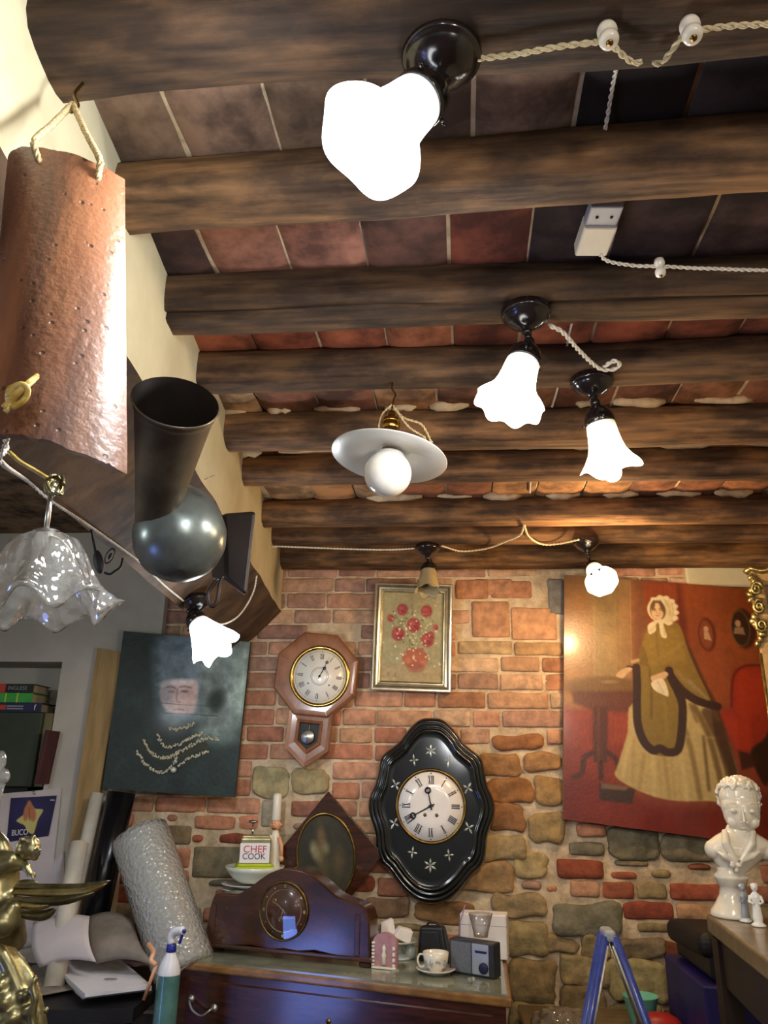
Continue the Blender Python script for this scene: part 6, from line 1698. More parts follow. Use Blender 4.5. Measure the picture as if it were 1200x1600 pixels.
def cpt(u, v):
    t, a, l, b = (np.array(TL), np.array(TR), np.array(BL), np.array(BRr)); u = u[:, None]; v = v[:, None]
    return (t * (1 - u) + a * u) * (1 - v) + (l * (1 - u) + b * u) * v + np.array([0, -.0005, 0])
pic = P.mesh('blue_picture', cpt, 'print', root)
text('BUCO', 'text_white', .032, at(PY(31, 1301, Yp - .002), rotm('X', 90) @ rotm('Z', 5)), pic, xs=.8)
text('italia', 'text_white', .011, at(PY(82, 1250, Yp - .002), rotm('X', 90)), pic)
g = G(); g.tube([PY(52, 1235, Yp - .003), PY(54, 1241, Yp - .003)], .003, 6); build('pin', g, 'steel', root)

def leaning(name, label, cat, a, b, r, mt_, seg=28, ext=True, cap_mat=None):
    a, b = Vector(a), Vector(b)
    d = (b - a).normalized()
    if ext and d.z < 0: b = a + d * ((a.z - .905) / -d.z)
    g = G(); g.tube([a, b], r, seg); 
    return build(name, g, mt_, label=label, cat=cat, origin=b)
# wooden board
a1, a2, b1, b2 = PY(152, 1012, 3.31), PY(192, 1020, 3.31), PY(106, 1335, 3.29), PY(138, 1335, 3.29)
k = (a1.z) / (a1.z - b1.z)
c1 = a1 + (b1 - a1) * k; c2 = a2 + (b2 - a2) * k; c1.z = c2.z = .003
g = G(); g.hexa([a1, a2, a2 + Vector((0, .02, 0)), a1 + Vector((0, .02, 0)), c1, c2, c2 + Vector((0, .02, 0)), c1 + Vector((0, .02, 0))])
build('wooden_board', g, 'plank', origin=c1, label='long tan wooden board leaning on the grey wall beside the dark portrait', cat='board')
for x0, y0, x1, y1, r, mt_, lab, nm, Y0, Y1 in [
    (152, 1240, 118, 1395, .026, 'tube_white', 'cream cardboard tube leaning beside the wooden board', 'cardboard_tube', 3.24, 3.16),
    (124, 1318, 104, 1430, .034, 'tube_white', 'shorter white cardboard tube, left of the black roll', 'cardboard_tube', 3.08, 2.98),
    (190, 1238, 150, 1420, .055, 'tube_black', 'shiny black roll of plastic leaning under the dark portrait', 'plastic_roll', 3.23, 3.19)]:
    leaning(nm, lab, 'tube' if 'tube' in nm else 'roll', PY(x0, y0, Y0), PY(x1, y1, Y1), r, mt_)
# bubble wrap roll
a = PY(218, 1302, 3.10); b = PY(274, 1470, 3.00); d = (b - a).normalized(); r = .106
b = a + d * ((a.z - .948) / -d.z)
root = thing('bubble_wrap_roll', 'big roll of clear bubble wrap leaning against the brick wall', 'roll', b)
g = G(); n = 46; m_ = at(b, frame_z(a - b)); Lr = (a - b).length
g.lathe([(r * .86, 0), (r * .97, .004), (r, .02), (r, Lr * .5), (r * 1.01, Lr - .03), (r * .98, Lr - .004), (r * .86, Lr)], m_, 48, cap=False); build('outer_wrap', g, 'bubble', root)
g = G(); 
sp2 = [Vector(((.03 + .0026 * t) * math.cos(t * .5), (.03 + .0026 * t) * math.sin(t * .5), 0)) for t in range(30)]
g.lathe([(r * .88, 0.002), (r * .88, Lr - .004), (1e-5, Lr - .006)], m_, 32); 
build('inner_layers', g, 'grey_plaster', root)
# desk with papers
dz = .90
q = [PZ(60, 1600, dz) , PZ(232, 1556, dz), PZ(232, 1480, dz), PZ(70, 1470, dz)]
dq = [Vector((-1.75, 2.55, dz)), Vector((-1.00, 2.72, dz)), Vector((-1.03, 3.25, dz)), Vector((-1.75, 3.25, dz))]
root = thing('desk', 'black desk in the left corner under scattered papers', 'desk', (-1.4, 2.9, 0))
g = G(); g.hexa([*zq(dq, dz - .04), *zq(dq, dz)]); build('desktop', g, 'black_matte', root)
for i, p in enumerate(shrink(dq, .05)): g = G(); g.box((.05, .05, dz - .04), at((p.x, p.y, (dz - .04) / 2))); build('leg', g, 'black_matte', root)
def sheet(name, label, pts, mt_, cat='paper', th=.004, bend=0):
    g = G(); pts = [Vector(p) for p in pts]
    def f(u, v):
        return (pts[0].lerp(pts[1], u)).lerp(pts[3].lerp(pts[2], u), v) + Vector((0, -bend * math.sin(math.pi * v), bend * .5 * math.sin(math.pi * u)))
    g.grid(10, 10, f); 
    o = build(name, g, mt_, label=label, cat=cat); sm_ = o.modifiers.new('s', 'SOLIDIFY'); sm_.thickness = th; sm_.offset = 0; return o
root = thing('paper_pile', 'thick pile of bright white papers on the black desk', 'paper', PZ(165, 1530, dz))
for k in range(4):
    z_ = dz + .010 + .011 * k; j = .006 * k
    q = [PZ(72 + k * 2, 1508 - k * 2, z_), PZ(180, 1497 - k * 2, z_), PZ(237, 1543 - k, z_), PZ(130 + k, 1556 - k, z_)]
    g = G(); g.hexa([*[p - Vector((0, 0, .0095)) for p in q], *q]); build('sheet_stack', g, 'paper_bright', root)
g = G(); c = PZ(173, 1530, z_ + .001); g.lathe([(.016, 0), (.016, .0008), (1e-5, .001)], at(c) @ Matrix.Diagonal((1.4, .8, 1, 1)), 16); build('printed_mark', g, 'text_grey', root)
za = PZ(100, 1505, dz + .05)
sheet('paper_sheet', 'pale pinkish sheet standing curled behind the paper pile', [PY(52, 1442, 3.0), PY(140, 1432, 2.96), PY(150, 1503, 2.86), PY(62, 1512, 2.9)], 'paper', bend=.03)
sheet('paper_sheet', 'white sheet pinned on the grey wall below the blue picture', [PY(14, 1405, YF - .008), PY(100, 1330, YF - .006), PY(100, 1470, YF - .006), PY(30, 1482, YF - .008)], 'paper')
sheet('grey_folder', 'dull grey plastic folder standing behind the paper pile', [PY(140, 1432, 3.03), PY(208, 1438, 3.03), PY(246, 1512, 2.90), PY(150, 1506, 2.92)], 'grey_sheet', cat='folder', bend=.04)
# brown cardboard box corner and dark box beneath
sheet('brown_envelope', 'brown envelope lying left of the paper pile', [PZ(30, 1515, dz + .012), PZ(88, 1500, dz + .012), PZ(118, 1545, dz + .012), PZ(40, 1560, dz + .012)], 'grey_sheet', cat='envelope')
p = PY(237, 1495, 2.80); g = G(); g.tube(smooth_path([PY(232, 1475, 2.85), PY(240, 1488, 2.82), PY(236, 1500, 2.80), PY(244, 1508, 2.8)], .004), .008, 8)
g.tube([PY(244, 1508, 2.8), Vector((PY(244, 1508, 2.8).x - .03, 2.80, dz + .004))], .006, 8); build('bent_clip', g, 'peach', label='small bent reddish-white clip between the papers and the spray bottle', cat='clip')
# spray bottle
yv = 2.72; p = PY(262, 1600, yv); s = ppm(yv, 262, 1520)
root = thing('spray_bottle', 'white spray bottle with blue collar and teal label beside the chest of drawers', 'spray bottle', (p.x, yv, .62))
def zz_(py): return PY(262, py, yv).z
g = G(); z0 = .62; zb1, zb0 = zz_(1488), zz_(1515)
bx = lambda py: PY(268 - (py - 1480) * .06, py, yv).x
xc = PY(266, 1500, yv).x
g.lathe([(16 * s, z0), (17 * s, z0 + .01), (17 * s, zb0 - .01), (16.5 * s, zb0), (13 * s, zb0 + 12 * s), (7 * s, zb1), (6 * s, zb1 + .008)], at((xc, yv, 0)), 32); bo = build('bottle', g, 'spray_white', root)
g = G(); g.lathe([(17.2 * s, z0 + .02), (17.2 * s, zb0 - .012)], at((xc, yv, 0)), 32, cap=False); build('label_wrap', g, 'spray_teal', bo)
g = G(); g.lathe([(7.5 * s, zb1 + .002), (7.8 * s, zb1 + .006), (7 * s, zb1 + 11 * s), (6 * s, zb1 + 12 * s)], at((xc, yv, 0)), 24); build('collar', g, 'spray_blue', root)
hp = Vector((xc, yv, zb1 + 12 * s))
g = G(); g.tube(smooth_path([hp, hp + Vector((-2 * s, 0, 9 * s)), hp + Vector((4 * s, -.004, 17 * s)), hp + Vector((19 * s, -.015, 20 * s))], .004), [7 * s] * 3 + [6.5 * s] * 60 if False else 6.2 * s, 12); build('spray_head', g, 'spray_white', root)
g = G(); t0 = hp + Vector((14 * s, -.013, 14 * s)); g.tube(smooth_path([t0 + Vector((2 * s, 0, 6 * s)), t0 + Vector((3 * s, -.002, -2 * s)), t0 + Vector((0, 0, -12 * s))], .003), 2.2 * s, 8); g.lathe([(2.6 * s, 0), (2.6 * s, 5 * s)], at(t0 + Vector((4 * s, -.004, 5 * s)), frame_z((1, -.5, .1))), 12); build('trigger', g, 'spray_blue', root)
g = G(); g.box((.22, .20, .62), at((xc - .0, yv + .02, .31)), .004); build('low_stool', g, 'black_matte', label='dark box under the spray bottle beside the chest of drawers', cat='box')

# ------------------------------------------------------------------ GILDED WINGED STATUE (bottom left, close)
yg = 1.20
def gp(x, y, dy=0): return PY(x, y, yg + dy)
s = ppm(yg, 50, 1400)
base = gp(30, 1640)
root = thing('gilded_statue', 'gilded winged cherub statue with outstretched wing, close at the lower left', 'statue', (base.x, yg, .9))
g = G()
# torso leaning, shoulder, arm
g.tube([gp(10, 1480, .02), gp(2, 1440, 0), gp(-6, 1400, 0), gp(-4, 1360, 0), gp(6, 1335, .0)], [30 * s, 32 * s, 34 * s, 32 * s, 20 * s], 16)
g.tube([gp(-2, 1352, -.02), gp(20, 1345, -.02), gp(34, 1352, -.01), gp(38, 1330, .0)], [17 * s, 15 * s, 10 * s, 8 * s], 12)
g.ball(1, at(gp(4, 1440, -.03)), 16, 10, sc=(26 * s, 24 * s, 22 * s)); g.ball(1, at(gp(18, 1420, -.03)), 16, 10, sc=(14 * s, 14 * s, 13 * s))
g.tube([gp(10, 1400, -.01), gp(16, 1440, -.01), gp(28, 1452, -.01)], [16 * s, 16 * s, 6 * s], 12)
g.tube([gp(-10, 1305, 0), gp(-2, 1320, 0), gp(4, 1350, 0)], [12 * s, 16 * s, 20 * s], 12)
bo = build('body', g, 'gold', root); remesh(bo, .0035, 6)
# head looking right-down with curls
g = G(); hc = gp(47, 1326, -.01)
g.ball(1, at(hc, rotm('Y', 20)), 20, 14, sc=(15 * s, 14 * s, 17 * s)); g.ball(1, at(gp(57, 1332, -.015)), 12, 8, sc=(6 * s, 7 * s, 6 * s)); g.ball(1, at(gp(60, 1336, -.015)), 10, 8, sc=(3 * s, 3 * s, 2.4 * s)); g.ball(1, at(gp(54, 1341, -.012)), 10, 8, sc=(6 * s, 6 * s, 4 * s))
g.ball(1, at(gp(62, 1328, -.018)), 10, 8, sc=(3.4 * s, 3 * s, 2.6 * s)); g.tube([gp(36, 1338, 0), gp(26, 1348, 0)], [9 * s, 11 * s], 12)
rs = random.Random(5)
for _ in range(26):
    a = rs.uniform(1.2, 4.4); g.ball(rs.uniform(3, 5) * s, at(hc + Vector((14 * s * math.cos(a), rs.uniform(-12, 8) * s, 15 * s * math.sin(a) * (1 if rs.random() < .5 else .6) + 3 * s))), 10, 8)
ho = build('head', g, 'gold', root); remesh(ho, .0024, 3)
# forearm with hand
g = G(); g.tube([gp(32, 1348, -.01), gp(42, 1356, -.02), gp(48, 1366, -.02)], [7 * s, 6 * s, 4.6 * s], 12)
for k in range(4): g.tube([gp(46, 1363, -.02), gp(50 + k * 1.6, 1368 - k, -.024 + .004 * k), gp(52 + k * 1.2, 1374 - k * 1.3, -.026 + .004 * k)], [2.4 * s, 1.9 * s, 1.4 * s], 8)
g.tube([gp(44, 1362, -.02), gp(43, 1370, -.026)], [2.2 * s, 1.6 * s], 8)
ao = build('arm', g, 'gold', root); remesh(ao, .0016, 1)
# wing: layered feathers pointing right
def feather(pts, w, th, mt_='gilt', nm='feather'):
    path = smooth_path([Vector(p) for p in pts], .006); n = len(path); g = G(); vs = []; fs = []; sg = 12
    for i, p in enumerate(path):
        t = i / (n - 1); ww = w * (0.55 + .9 * t) * (1 - t ** 5) ** .8 if t < 1 else .0004
        tan = (path[min(i + 1, n - 1)] - path[max(i - 1, 0)]).normalized(); up = Vector((0, 0, 1)); sdv = (up - tan * up.dot(tan)).normalized(); nrm = tan.cross(sdv)
        for j in range(sg):
            a = 2 * math.pi * j / sg
            vs.append(p + sdv * math.cos(a) * max(ww, .0004) + nrm * math.sin(a) * th * (1 - .6 * t) * (1 + .25 * math.cos(4 * a)))
    for i in range(n - 1):
        for j in range(sg):
            k = (j + 1) % sg; fs.append((i * sg + j, i * sg + k, (i + 1) * sg + k, (i + 1) * sg + j))
    fs += [tuple(range(sg)), tuple((n - 1) * sg + j for j in range(sg))]
    g.add(vs, fs, sm=True); return build(nm, g, mt_, root)
feather([gp(20, 1384), gp(70, 1387), (gp(120, 1388)), gp(150, 1383), gp(172, 1376)], 6.5 * s, 8 * s, 'gold')
feather([gp(22, 1394, -.008), gp(80, 1396, -.008), gp(120, 1396, -.006), gp(150, 1388, -.004), gp(168, 1380, -.002)], 7 * s, 7 * s, 'gilt')
feather([gp(20, 1404, -.012), gp(60, 1408, -.014), gp(96, 1407, -.012), gp(128, 1400, -.008), gp(148, 1394, -.004)], 6.5 * s, 7 * s, 'gold')
feather([gp(10, 1380, .01), gp(30, 1380, .01), gp(60, 1379, .01)], 5 * s, 6 * s, 'gold')
feather([gp(20, 1424, -.008), gp(45, 1430, -.008), gp(70, 1430, -.008), gp(88, 1420, -.008)], 7 * s, 7 * s, 'gold')
feather([gp(14, 1414, -.016), gp(34, 1414, -.016), gp(58, 1416, -.014), gp(84, 1412, -.012)], 6 * s, 7 * s, 'gilt')
# drapery below and base foliage
g = G()
g.tube(smooth_path([gp(-4, 1450), gp(14, 1482), gp(34, 1508), gp(52, 1540), gp(64, 1590), gp(72, 1640)], .01), 8 * s, 10)
g.tube(smooth_path([gp(-10, 1470, -.01), gp(10, 1500, -.01), gp(30, 1545, -.01), gp(44, 1600, -.01), gp(50, 1640, -.01)], .01), 12 * s, 10)
g.tube(smooth_path([gp(50, 1538, -.02), gp(56, 1560, -.02), gp(50, 1590, -.02), gp(60, 1640, -.02)], .01), 6 * s, 10)
for x, y, r in ((54, 1530, 6), (38, 1555, 7), (72, 1578, 6), (8, 1565, 14), (20, 1590, 12), (6, 1600, 14), (44, 1580, 7), (0, 1540, 12)): g.ball(r * s, at(gp(x, y, -.02)), 12, 8)
g.tube([gp(10, 1500, .02), gp(12, 1700, .02)], [26 * s, 40 * s], 16)
bd_ = gp(20, 1700)
do = build('drapery', g, 'gold', root); remesh(do, .0035, 5)
zb_ = gp(12, 1700).z
root.location.z = zb_ - .02; root_m = Matrix.Translation((base.x, yg, zb_ - .02))
delta = root_m.inverted() @ ROOT[root.name]
for ch in root.children: ch.matrix_basis = delta @ ch.matrix_basis
ROOT[root.name] = root_m
g = G(); g.box((.42, .34, .03), at((gp(12, 1700).x - .05, yg + .02, zb_ - .035)), .006)
so = thing('pedestal_table', 'dark wooden pedestal table carrying the gilded statue', 'table', (gp(12, 1700).x - .05, yg + .02, 0))
build('tabletop', g, 'shelf_dark', so)
g = G(); g.lathe([(.14, 0), (.13, .02), (.04, .05), (.03, .3), (.045, .5), (.03, .8), (.05, zb_ - .05)], at((gp(12, 1700).x - .05, yg + .02, 0)), 24); build('pedestal', g, 'shelf_dark', so)
# clear glass candle piece at the left edge behind the statue
yc2 = 1.5; p = PY(2, 1230, yc2); s2 = ppm(yc2, 5, 1210)
root = thing('crystal_ornament', 'tall clear crystal ornament at the left edge above the gilded statue', 'ornament', (p.x, yc2, .85))
g = G()
g.ball(1, at(PY(0, 1190, yc2)), 20, 12, sc=(9 * s2, 9 * s2, 16 * s2)); g.ball(1, at(PY(3, 1213, yc2)), 20, 12, sc=(12 * s2, 10 * s2, 12 * s2)); g.lathe([(.012, .0), (.006, .04), (.012, .10), (.005, .16), (.010, .2)], at((PY(0, 1225, yc2).x, yc2, PY(0, 1225, yc2).z - .2)), 16)
build('drops', g, 'crystal', root)
g = G(); zc = PY(0, 1225, yc2).z - .2; g.lathe([(.05, .85), (.045, .87), (.012, .89), (.010, zc)], at((PY(0, 1225, yc2).x, yc2, 0)), 24); build('stem', g, 'steel', root)
g = G(); g.box((.4, .3, .85), at((p.x - .1, yc2 + .02, .425)), .005); build('side_cabinet', g, 'shelf_dark', label='dark cabinet under the crystal ornament at the left edge', cat='cabinet')

# ------------------------------------------------------------------ RIGHT CORNER
SZ = 1.25
c1 = PZ(1103, 1428, SZ); c2 = PZ(1200, 1500, SZ)
ed = (c2 - c1).normalized(); nd = Vector((-ed.y, ed.x, 0)); 
if nd.x < 0: nd = -nd
qq = [c1, c1 + ed * 1.0, c1 + ed * 1.0 + nd * .55, c1 + nd * .55]
root = thing('side_table', 'tall dark table with brown top carrying the white bust', 'table', (c1 + nd * .25 + ed * .4).xyz * 1 - Vector((0, 0, SZ)))
g = G(); g.hexa([*zq(qq, SZ - .045), *zq(qq, SZ)]); o = build('tabletop', g, ['shelf_wood'], root); bv = o.modifiers.new('b', 'BEVEL'); bv.width = .006; bv.segments = 2
g = G(); sq = shrink(qq, .03); g.hexa([*zq(sq, SZ - .16), *zq(sq, SZ - .046)]); build('apron', g, 'shelf_dark', root)
for p in shrink(qq, .06): g = G(); g.box((.05, .05, SZ - .05), at((p.x, p.y, (SZ - .05) / 2))); build('leg', g, 'shelf_dark', root)
# bust
ybu = 2.36; pb0 = PZ(1150, 1433, SZ); ybu = pb0.y
s = ppm(ybu, 1150, 1330)
cx = PY(1150, 1433, ybu).x
def bp(x, y, dy=0): return PY(x, y, ybu + dy)
root = thing('child_bust', 'glossy white ceramic bust of a child on a round pedestal', 'bust', (cx, ybu, SZ))
tiltx = bp(1153, 1330).x - cx
g = G(); zA, zB, zC = bp(1150, 1372).z, bp(1150, 1385).z, bp(1150, 1364).z
g.lathe([(37 * s, SZ + .001), (38 * s, SZ + .006), (36 * s, SZ + .016), (28 * s, SZ + .034), (21 * s, (SZ + zA) / 2 + .006), (19 * s, zB), (21 * s, zB + .002), (25 * s, zA - .001), (27 * s, zA + .004), (25 * s, zA + .008), (20 * s, zC + .004), (20 * s, zC + .014)], at((cx, ybu, 0)), 48); build('pedestal', g, 'porcelain', root)
g = G()
# chest and shoulders with swept lower edge
prof_rows = [(1150, 1366, 20, 17), (1150, 1358, 30, 20), (1152, 1346, 40, 25), (1154, 1334, 48, 29), (1155, 1324, 51, 30), (1155, 1314, 47, 27), (1154, 1306, 36, 23), (1154, 1298, 22, 18), (1154, 1288, 17, 16), (1155, 1278, 16.5, 16)]
vs = []; fs = []; sg = 40
for (x, y, rx, ry) in prof_rows:
    c = bp(x, y)
    for j in range(sg):
        a = 2 * math.pi * j / sg; vs.append(c + Vector((rx * s * math.cos(a), ry * s * math.sin(a) * .9, -.012 * abs(math.cos(a)) ** 2 * (1 if y > 1320 else 0) * -1)))
for i in range(len(prof_rows) - 1):
    for j in range(sg): k = (j + 1) % sg; fs.append((i * sg + j, i * sg + k, (i + 1) * sg + k, (i + 1) * sg + j))
fs += [tuple(range(sg)), tuple((len(prof_rows) - 1) * sg + j for j in range(sg))]
g.add(vs, fs)
g.ball(1, at(bp(1116, 1327), rotm('Y', 25)), 16, 10, sc=(15 * s, 19 * s, 15 * s)); g.ball(1, at(bp(1194, 1329), rotm('Y', -25)), 16, 10, sc=(15 * s, 19 * s, 15 * s))
# collar lapels and bow
for sg_ in (-1, 1):
    g.tube([bp(1154 + sg_ * 22, 1298, -0.022), bp(1154 + sg_ * 20, 1318, -0.050), bp(1154 + sg_ * 3, 1346, -0.056)], [5 * s, 7 * s, 4 * s], 8)
    g.tube([bp(1154 + sg_ * 3, 1346, -0.056), bp(1154 + sg_ * 22, 1338, -0.054), bp(1154 + sg_ * 34, 1330, -0.048)], [4 * s, 5 * s, 2 * s], 8)
    g.ball(1, at(bp(1150 + sg_ * 5, 1352, -0.060)), 10, 8, sc=(5 * s, 4 * s, 4 * s))
g.ball(1, at(bp(1151, 1360, -0.056)), 10, 8, sc=(4 * s, 4 * s, 4 * s))
to_ = build('torso', g, 'porcelain', root); remesh(to_, .0026, 5)
# head: child, slightly turned left and bowed
g = G(); hc = bp(1156, 1256)
hm = at(hc, rotm('Z', -14) @ rotm('X', 6))
K = s / .00126 if False else 1.67
KM = Matrix.Scale(K, 4); KI = Matrix.Scale(1 / K, 4)
hs = s / K
hmk = hm @ KM
g.ball(1, hmk @ Matrix.Translation((0, .006, .009)), 28, 20, sc=(31*hs, 32*hs, 30*hs))
g.ball(1, hmk @ Matrix.Translation((0, -.002, -.004)), 28, 20, sc=(30*hs, 30*hs, 26*hs))
g.ball(1, hmk @ Matrix.Translation((0, -.007, -.014)), 28, 20, sc=(28*hs, 27*hs, 31*hs))
g.ball(1, hmk @ Matrix.Translation((0, -.017, -.048)), 16, 10, sc=(10*hs, 8*hs, 7*hs))                 # chin
for sg_ in (-1, 1):
    g.ball(1, hmk @ Matrix.Translation((sg_ * .016, -.023, -.026)), 14, 10, sc=(9*hs, 8*hs, 9*hs))       # cheeks
    g.ball(1, hmk @ Matrix.Translation((sg_ * .0145, -.0370, -.0065)), 12, 8, sc=(5.2*hs, 3*hs, 3.4*hs))       # closed eyes
    g.tube([hmk @ Vector((sg_ * .005, -.0392, .0035)), hmk @ Vector((sg_ * .014, -.0400, .0065)), hmk @ Vector((sg_ * .024, -.034, .003))], [1.6*hs, 2.0*hs, 1.2*hs], 8)
g.tube([hmk @ Vector((0, -.0400, .002)), hmk @ Vector((0, -.0435, -.010)), hmk @ Vector((0, -.0500, -.0225))], [2.0*hs, 2.6*hs, 3.6*hs], 10)
for sg_ in (-1, 1): g.ball(2.4*hs, hmk @ Matrix.Translation((sg_ * .0048, -.0450, -.0235)), 8, 6)
g.tube([hmk @ Vector((-.0095, -.0395, -.0335)), hmk @ Vector((0, -.0440, -.0325)), hmk @ Vector((.0095, -.0395, -.0335))], [1*hs, 2.2*hs, 1*hs], 8)
g.tube([hmk @ Vector((-.007, -.0385, -.0375)), hmk @ Vector((0, -.0425, -.0385)), hmk @ Vector((.007, -.0385, -.0375))], [1*hs, 2.2*hs, 1*hs], 8)
g.tube([hc + Vector((0, .004, -.03)), bp(1154, 1296)], [15 * s, 16 * s], 16)
ho = build('head', g, 'porcelain', root); remesh(ho, .0017, 2)
g = G(); rs = random.Random(9)
for _ in range(260):
    th = rs.uniform(0, 2 * math.pi); ph = math.acos(1 - rs.random() * 1.35)
    v = Vector((math.sin(ph) * math.cos(th), math.sin(ph) * math.sin(th), math.cos(ph)))
    if v.y < -.15 + .35 * abs(v.x) * (ph > 1.2) and ph > .95: continue
    c = Vector((v.x * 32 * s, .012 + v.y * 33 * s, .015 + v.z * 31 * s))
    t_ = v.cross(Vector((rs.uniform(-1, 1), rs.uniform(-1, 1), rs.uniform(-.3, .3)))).normalized() * rs.uniform(6, 11) * s
    g.tube([hm @ (c - t_ * .8), hm @ (c + v * 2.4 * s), hm @ (c + t_ * .8)], [1.5 * s, 3.8 * s, 1.5 * s], 7)
hr = build('hair', g, 'porcelain', root); remesh(hr, .0024, 2, .35)
# two small figurines
def figurine(px, py, h, lab, turn):
    p = PZ(px, py, SZ); s_ = ppm(p.y, px, py)
    root = thing('porcelain_figurine', lab, 'figurine', (p.x, p.y, SZ))
    m_ = at((p.x, p.y, SZ + .001)) @ rotm('Z', turn)
    k = h * s_
    g = G(m_); g.lathe([(.17 * k, 0), (.18 * k, .03 * k), (.13 * k, .07 * k), (.10 * k, .10 * k)], None, 24); build('base', g, 'white_ceramic', root)
    g = G(m_)
    g.lathe([(.11 * k, .08 * k), (.12 * k, .2 * k), (.10 * k, .4 * k), (.085 * k, .52 * k), (.12 * k, .66 * k), (.10 * k, .74 * k), (.04 * k, .79 * k), (.04 * k, .83 * k)], Matrix.Diagonal((1, .75, 1, 1)), 24)
    g.ball(1, Matrix.Translation((0, 0, .89 * k)), 16, 12, sc=(.085 * k, .085 * k, .10 * k)); g.ball(.02 * k, Matrix.Translation((0, -.085 * k, .885 * k)), 8, 6)
    for sg_ in (-1, 1):
        g.tube([(sg_ * .12 * k, 0, .70 * k), (sg_ * .16 * k, -.05 * k, .56 * k), (sg_ * .06 * k, -.12 * k, .52 * k)], [.04 * k, .036 * k, .03 * k], 10)
        g.tube([(sg_ * .05 * k, -.02 * k, .3 * k), (sg_ * .05 * k, -.02 * k, .08 * k)], [.05 * k, .04 * k], 10)
    o = build('body', g, 'box_grey' if turn > 0 else 'white_ceramic', root); remesh(o, .0016, 1)
    g = G(m_)
    for i in range(22):
        a = i * 2.4; e = .15 + .8 * i / 22; g.ball(.028 * k, Matrix.Translation((.075 * k * math.cos(a) * math.cos(e), .02 * k + .06 * k * math.sin(a) * math.cos(e), (.90 + .085 * math.sin(e)) * k)), 8, 6)
    o = build('hair', g, 'white_ceramic', root); remesh(o, .0016, 1)
figurine(1166, 1441, 56, 'tiny bluish white porcelain figurine nearer the bust', 12)
figurine(1186, 1448, 64, 'tiny white porcelain figurine with curly hair, right of the bluish one', -14)
# printer / black boxes and blue box below the table
g = G(); 
ypr = 2.78
a, b = PY(1060, 1545, ypr), PY(1190, 1455, ypr); a.x += .085
root = thing('black_printer', 'bulky black machine on the dark blue box beneath the bust table', 'printer', (a.x + .3, ypr + .15, a.z))
g = G(); zl = PY(1060, 1535, ypr).z; zh = PY(1055, 1462, ypr).z
g.box((.34, .40, zh - zl - .03), at((a.x + .17 + .02, ypr + .20, (zl + zh) / 2 - .01)), .012, seg=3); build('body', g, 'black_plastic', root)
g = G(); g.box((.36, .42, .075), at((a.x + .17 + .0, ypr + .20, zh - .035)) @ rotm('X', -3), .03, seg=4); build('lid', g, 'black_matte', root)
g = G(); p0, p1 = PY(1083, 1526, ypr - .004), PY(1144, 1533, ypr - .004); zs_ = (p0.z + p1.z) / 2 + .02; g.box((.16, .004, .004), at((a.x + .16, ypr - .001, zs_))); build('silver_line', g, 'steel', root)
root.location.z = zl; rm_ = Matrix.Translation(root.location); dl_ = rm_.inverted() @ ROOT[root.name]
for ch in root.children: ch.matrix_basis = dl_ @ ch.matrix_basis
ROOT[root.name] = rm_
g = G(); xa = PY(1047, 1560, ypr + .40).x; g.box((.42, .46, zl - .001), at((xa + .21, ypr + .20, zl / 2 - .0005)), .006); build('blue_crate', g, 'blue_box', label='tall dark blue box standing under the black machine', cat='box')
g = G(); pA, pB = PY(1173, 1490, 2.2), PY(1180, 1548, 2.2)
g.tube(smooth_path([pA, pA.lerp(pB, .33), pA.lerp(pB, .66), pB], .01), .006, 8)
root = thing('metal_strap', 'pale metal handle strap hanging from the bust table\'s dark edge', 'strap', pA)
g = G(); wf = wallframe((pA + pB) / 2, (.6, -.8, 0), pA - pB); g.box((.014, (pA - pB).length, .004), wf, .002); build('band', g, 'steel', root)
g = G(); g.tube([pA, Vector((pA.x + .01, pA.y, SZ - .1))], .004, 8); build('hook', g, 'steel', root)
# stepladder (blue)
apx = PY(958, 1468, 2.52)
root = thing('stepladder', 'small blue metal folding stepladder standing before the brick wall', 'ladder', (apx.x, 2.52, 0))
def foot(px, py, Y):
    p = PY(px, py, Y); d = (p - Vector((apx.x, Y, apx.z))); k = apx.z / -d.z; return Vector((apx.x, Y, apx.z)) + d * k
for dy, nm in ((.05, 'rear'), (.11, 'front')):
    g = G(); a_ = Vector((apx.x - .012, 2.52 + dy, apx.z)); f_ = foot(934, 1600, 2.52) + Vector((0, dy, 0)); f_.z = 0.01
    g.tube([a_, f_], .013, 10); build('left_rail', g, 'blue_paint', root)
    g = G(); a2_ = Vector((apx.x + .012, 2.52 + dy, apx.z)); f2 = foot(1008, 1600, 2.52) + Vector((0, dy, 0)); f2.z = .01
    g.tube([a2_, f2], .014, 10); build('right_rail', g, 'blue_paint', root)
    g = G(); g.tube([a_.lerp(f_, .02) + Vector((.010, -.012, 0)), a_.lerp(f_, .3) + Vector((.010, -.012, 0))], .004, 8); g.tube([a2_.lerp(f2, .02) + Vector((-.014, -.01, 0)), a2_.lerp(f2, .22) + Vector((-.014, -.01, 0))], .004, 8); build('brace_bar', g, 'worn_metal', root)
for k in (.3, .55, .8):
    g = G(); c = apx.lerp(foot(1008, 1600, 2.52), k); g.box((.07, .07, .02), at((c.x, 2.60, c.z)), .003); build('step', g, 'worn_metal', root)
g = G(); g.box((.034, .085, .03), at((apx.x, 2.60, apx.z + .0)), .008, seg=2); build('top_cap', g, 'box_grey', root)
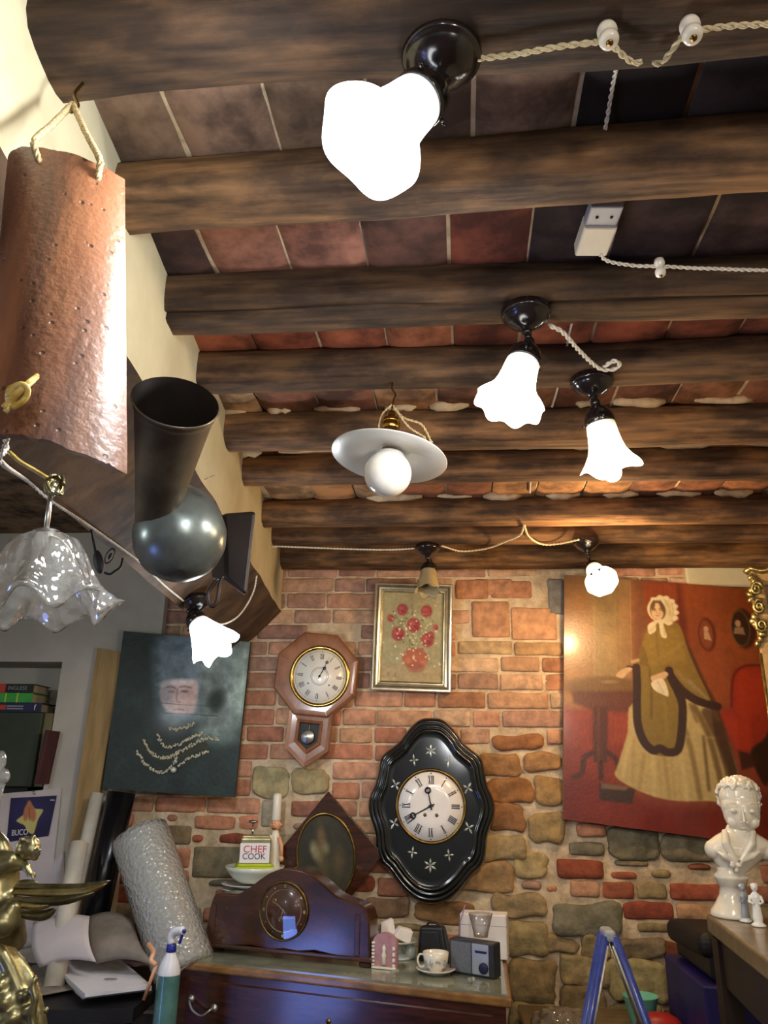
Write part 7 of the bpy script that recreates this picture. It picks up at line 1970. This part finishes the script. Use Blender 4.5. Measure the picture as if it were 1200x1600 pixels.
# low crate with kitchen things peeping in at the bottom edge
cr = PY(1000, 1598, 3.05); zt_ = PY(990, 1603, 3.05).z
g = G(); zt_ -= .02
root = thing('low_table', 'low wooden table at the bottom edge behind the blue ladder', 'table', (.40, 3.1, 0))
g = G(); g.box((.42, .44, .03), at((.45, 3.12, zt_ - .015)), .004); build('tabletop', g, 'shelf_wood', root)
for sx_ in (-1, 1):
    for sy_ in (-1, 1): g = G(); g.box((.04, .04, zt_ - .03), at((.45 + sx_ * .18, 3.12 + sy_ * .18, (zt_ - .03) / 2))); build('leg', g, 'shelf_dark', root)
yz = 3.12; s = ppm(yz, 1000, 1575); p = PY(1003, 1588, yz); hb = PY(1003, 1557, yz).z
g = G(); g.lathe([(15 * s, zt_ + .001), (17 * s, zt_ + .006), (27 * s, hb), (28.5 * s, hb + .004), (27 * s, hb + .004), (16 * s, zt_ + .012), (1e-5, zt_ + .012)], at((p.x, yz, 0)), 36); build('green_bowl', g, 'mint', origin=(p.x, yz, zt_), label='mint green plastic tub behind the blue ladder', cat='tub')
yz = 3.0; s = ppm(yz, 1035, 1590); p = PY(1030, 1600, yz); hb = PY(1030, 1581, yz).z
g = G(); g.ball(1, at((p.x, yz, zt_ + (hb - zt_) / 2)), 24, 14, sc=(36 * s, 24 * s, (hb - zt_) / 2)); build('red_pouch', g, 'red_plastic', label='red rounded plastic pouch right of the ladder at the bottom edge', cat='pouch')
yz = 3.05; s = ppm(yz, 880, 1590); p = PY(880, 1610, yz)
g = G(); rs = random.Random(2)
def crump(u, v):
    a = u * 2 * math.pi; th = v * math.pi * .5
    r = 1 + .22 * mnoise.noise(Vector((math.cos(a) * 2, math.sin(a) * 2, v * 4))) + .1 * mnoise.noise(Vector((math.cos(a) * 7, math.sin(a) * 7, v * 9)))
    return Vector((p.x + 48 * s * r * math.cos(a) * math.cos(th), yz + .08 * r * math.sin(a) * math.cos(th), zt_ + .002 + (PY(880, 1576, yz).z - zt_) * r * math.sin(th)))
g.grid(40, 18, crump); build('plastic_bag', g, 'clear_bag', label='crumpled clear plastic bag at the bottom edge left of the ladder', cat='bag')
p = PY(1140, 1585, 2.4); g = G(); g.tube(smooth_path([PY(1134, 1573, 2.3), PY(1146, 1580, 2.3), PY(1160, 1610, 2.3), PY(1166, 1680, 2.3)], .01), .012, 10);
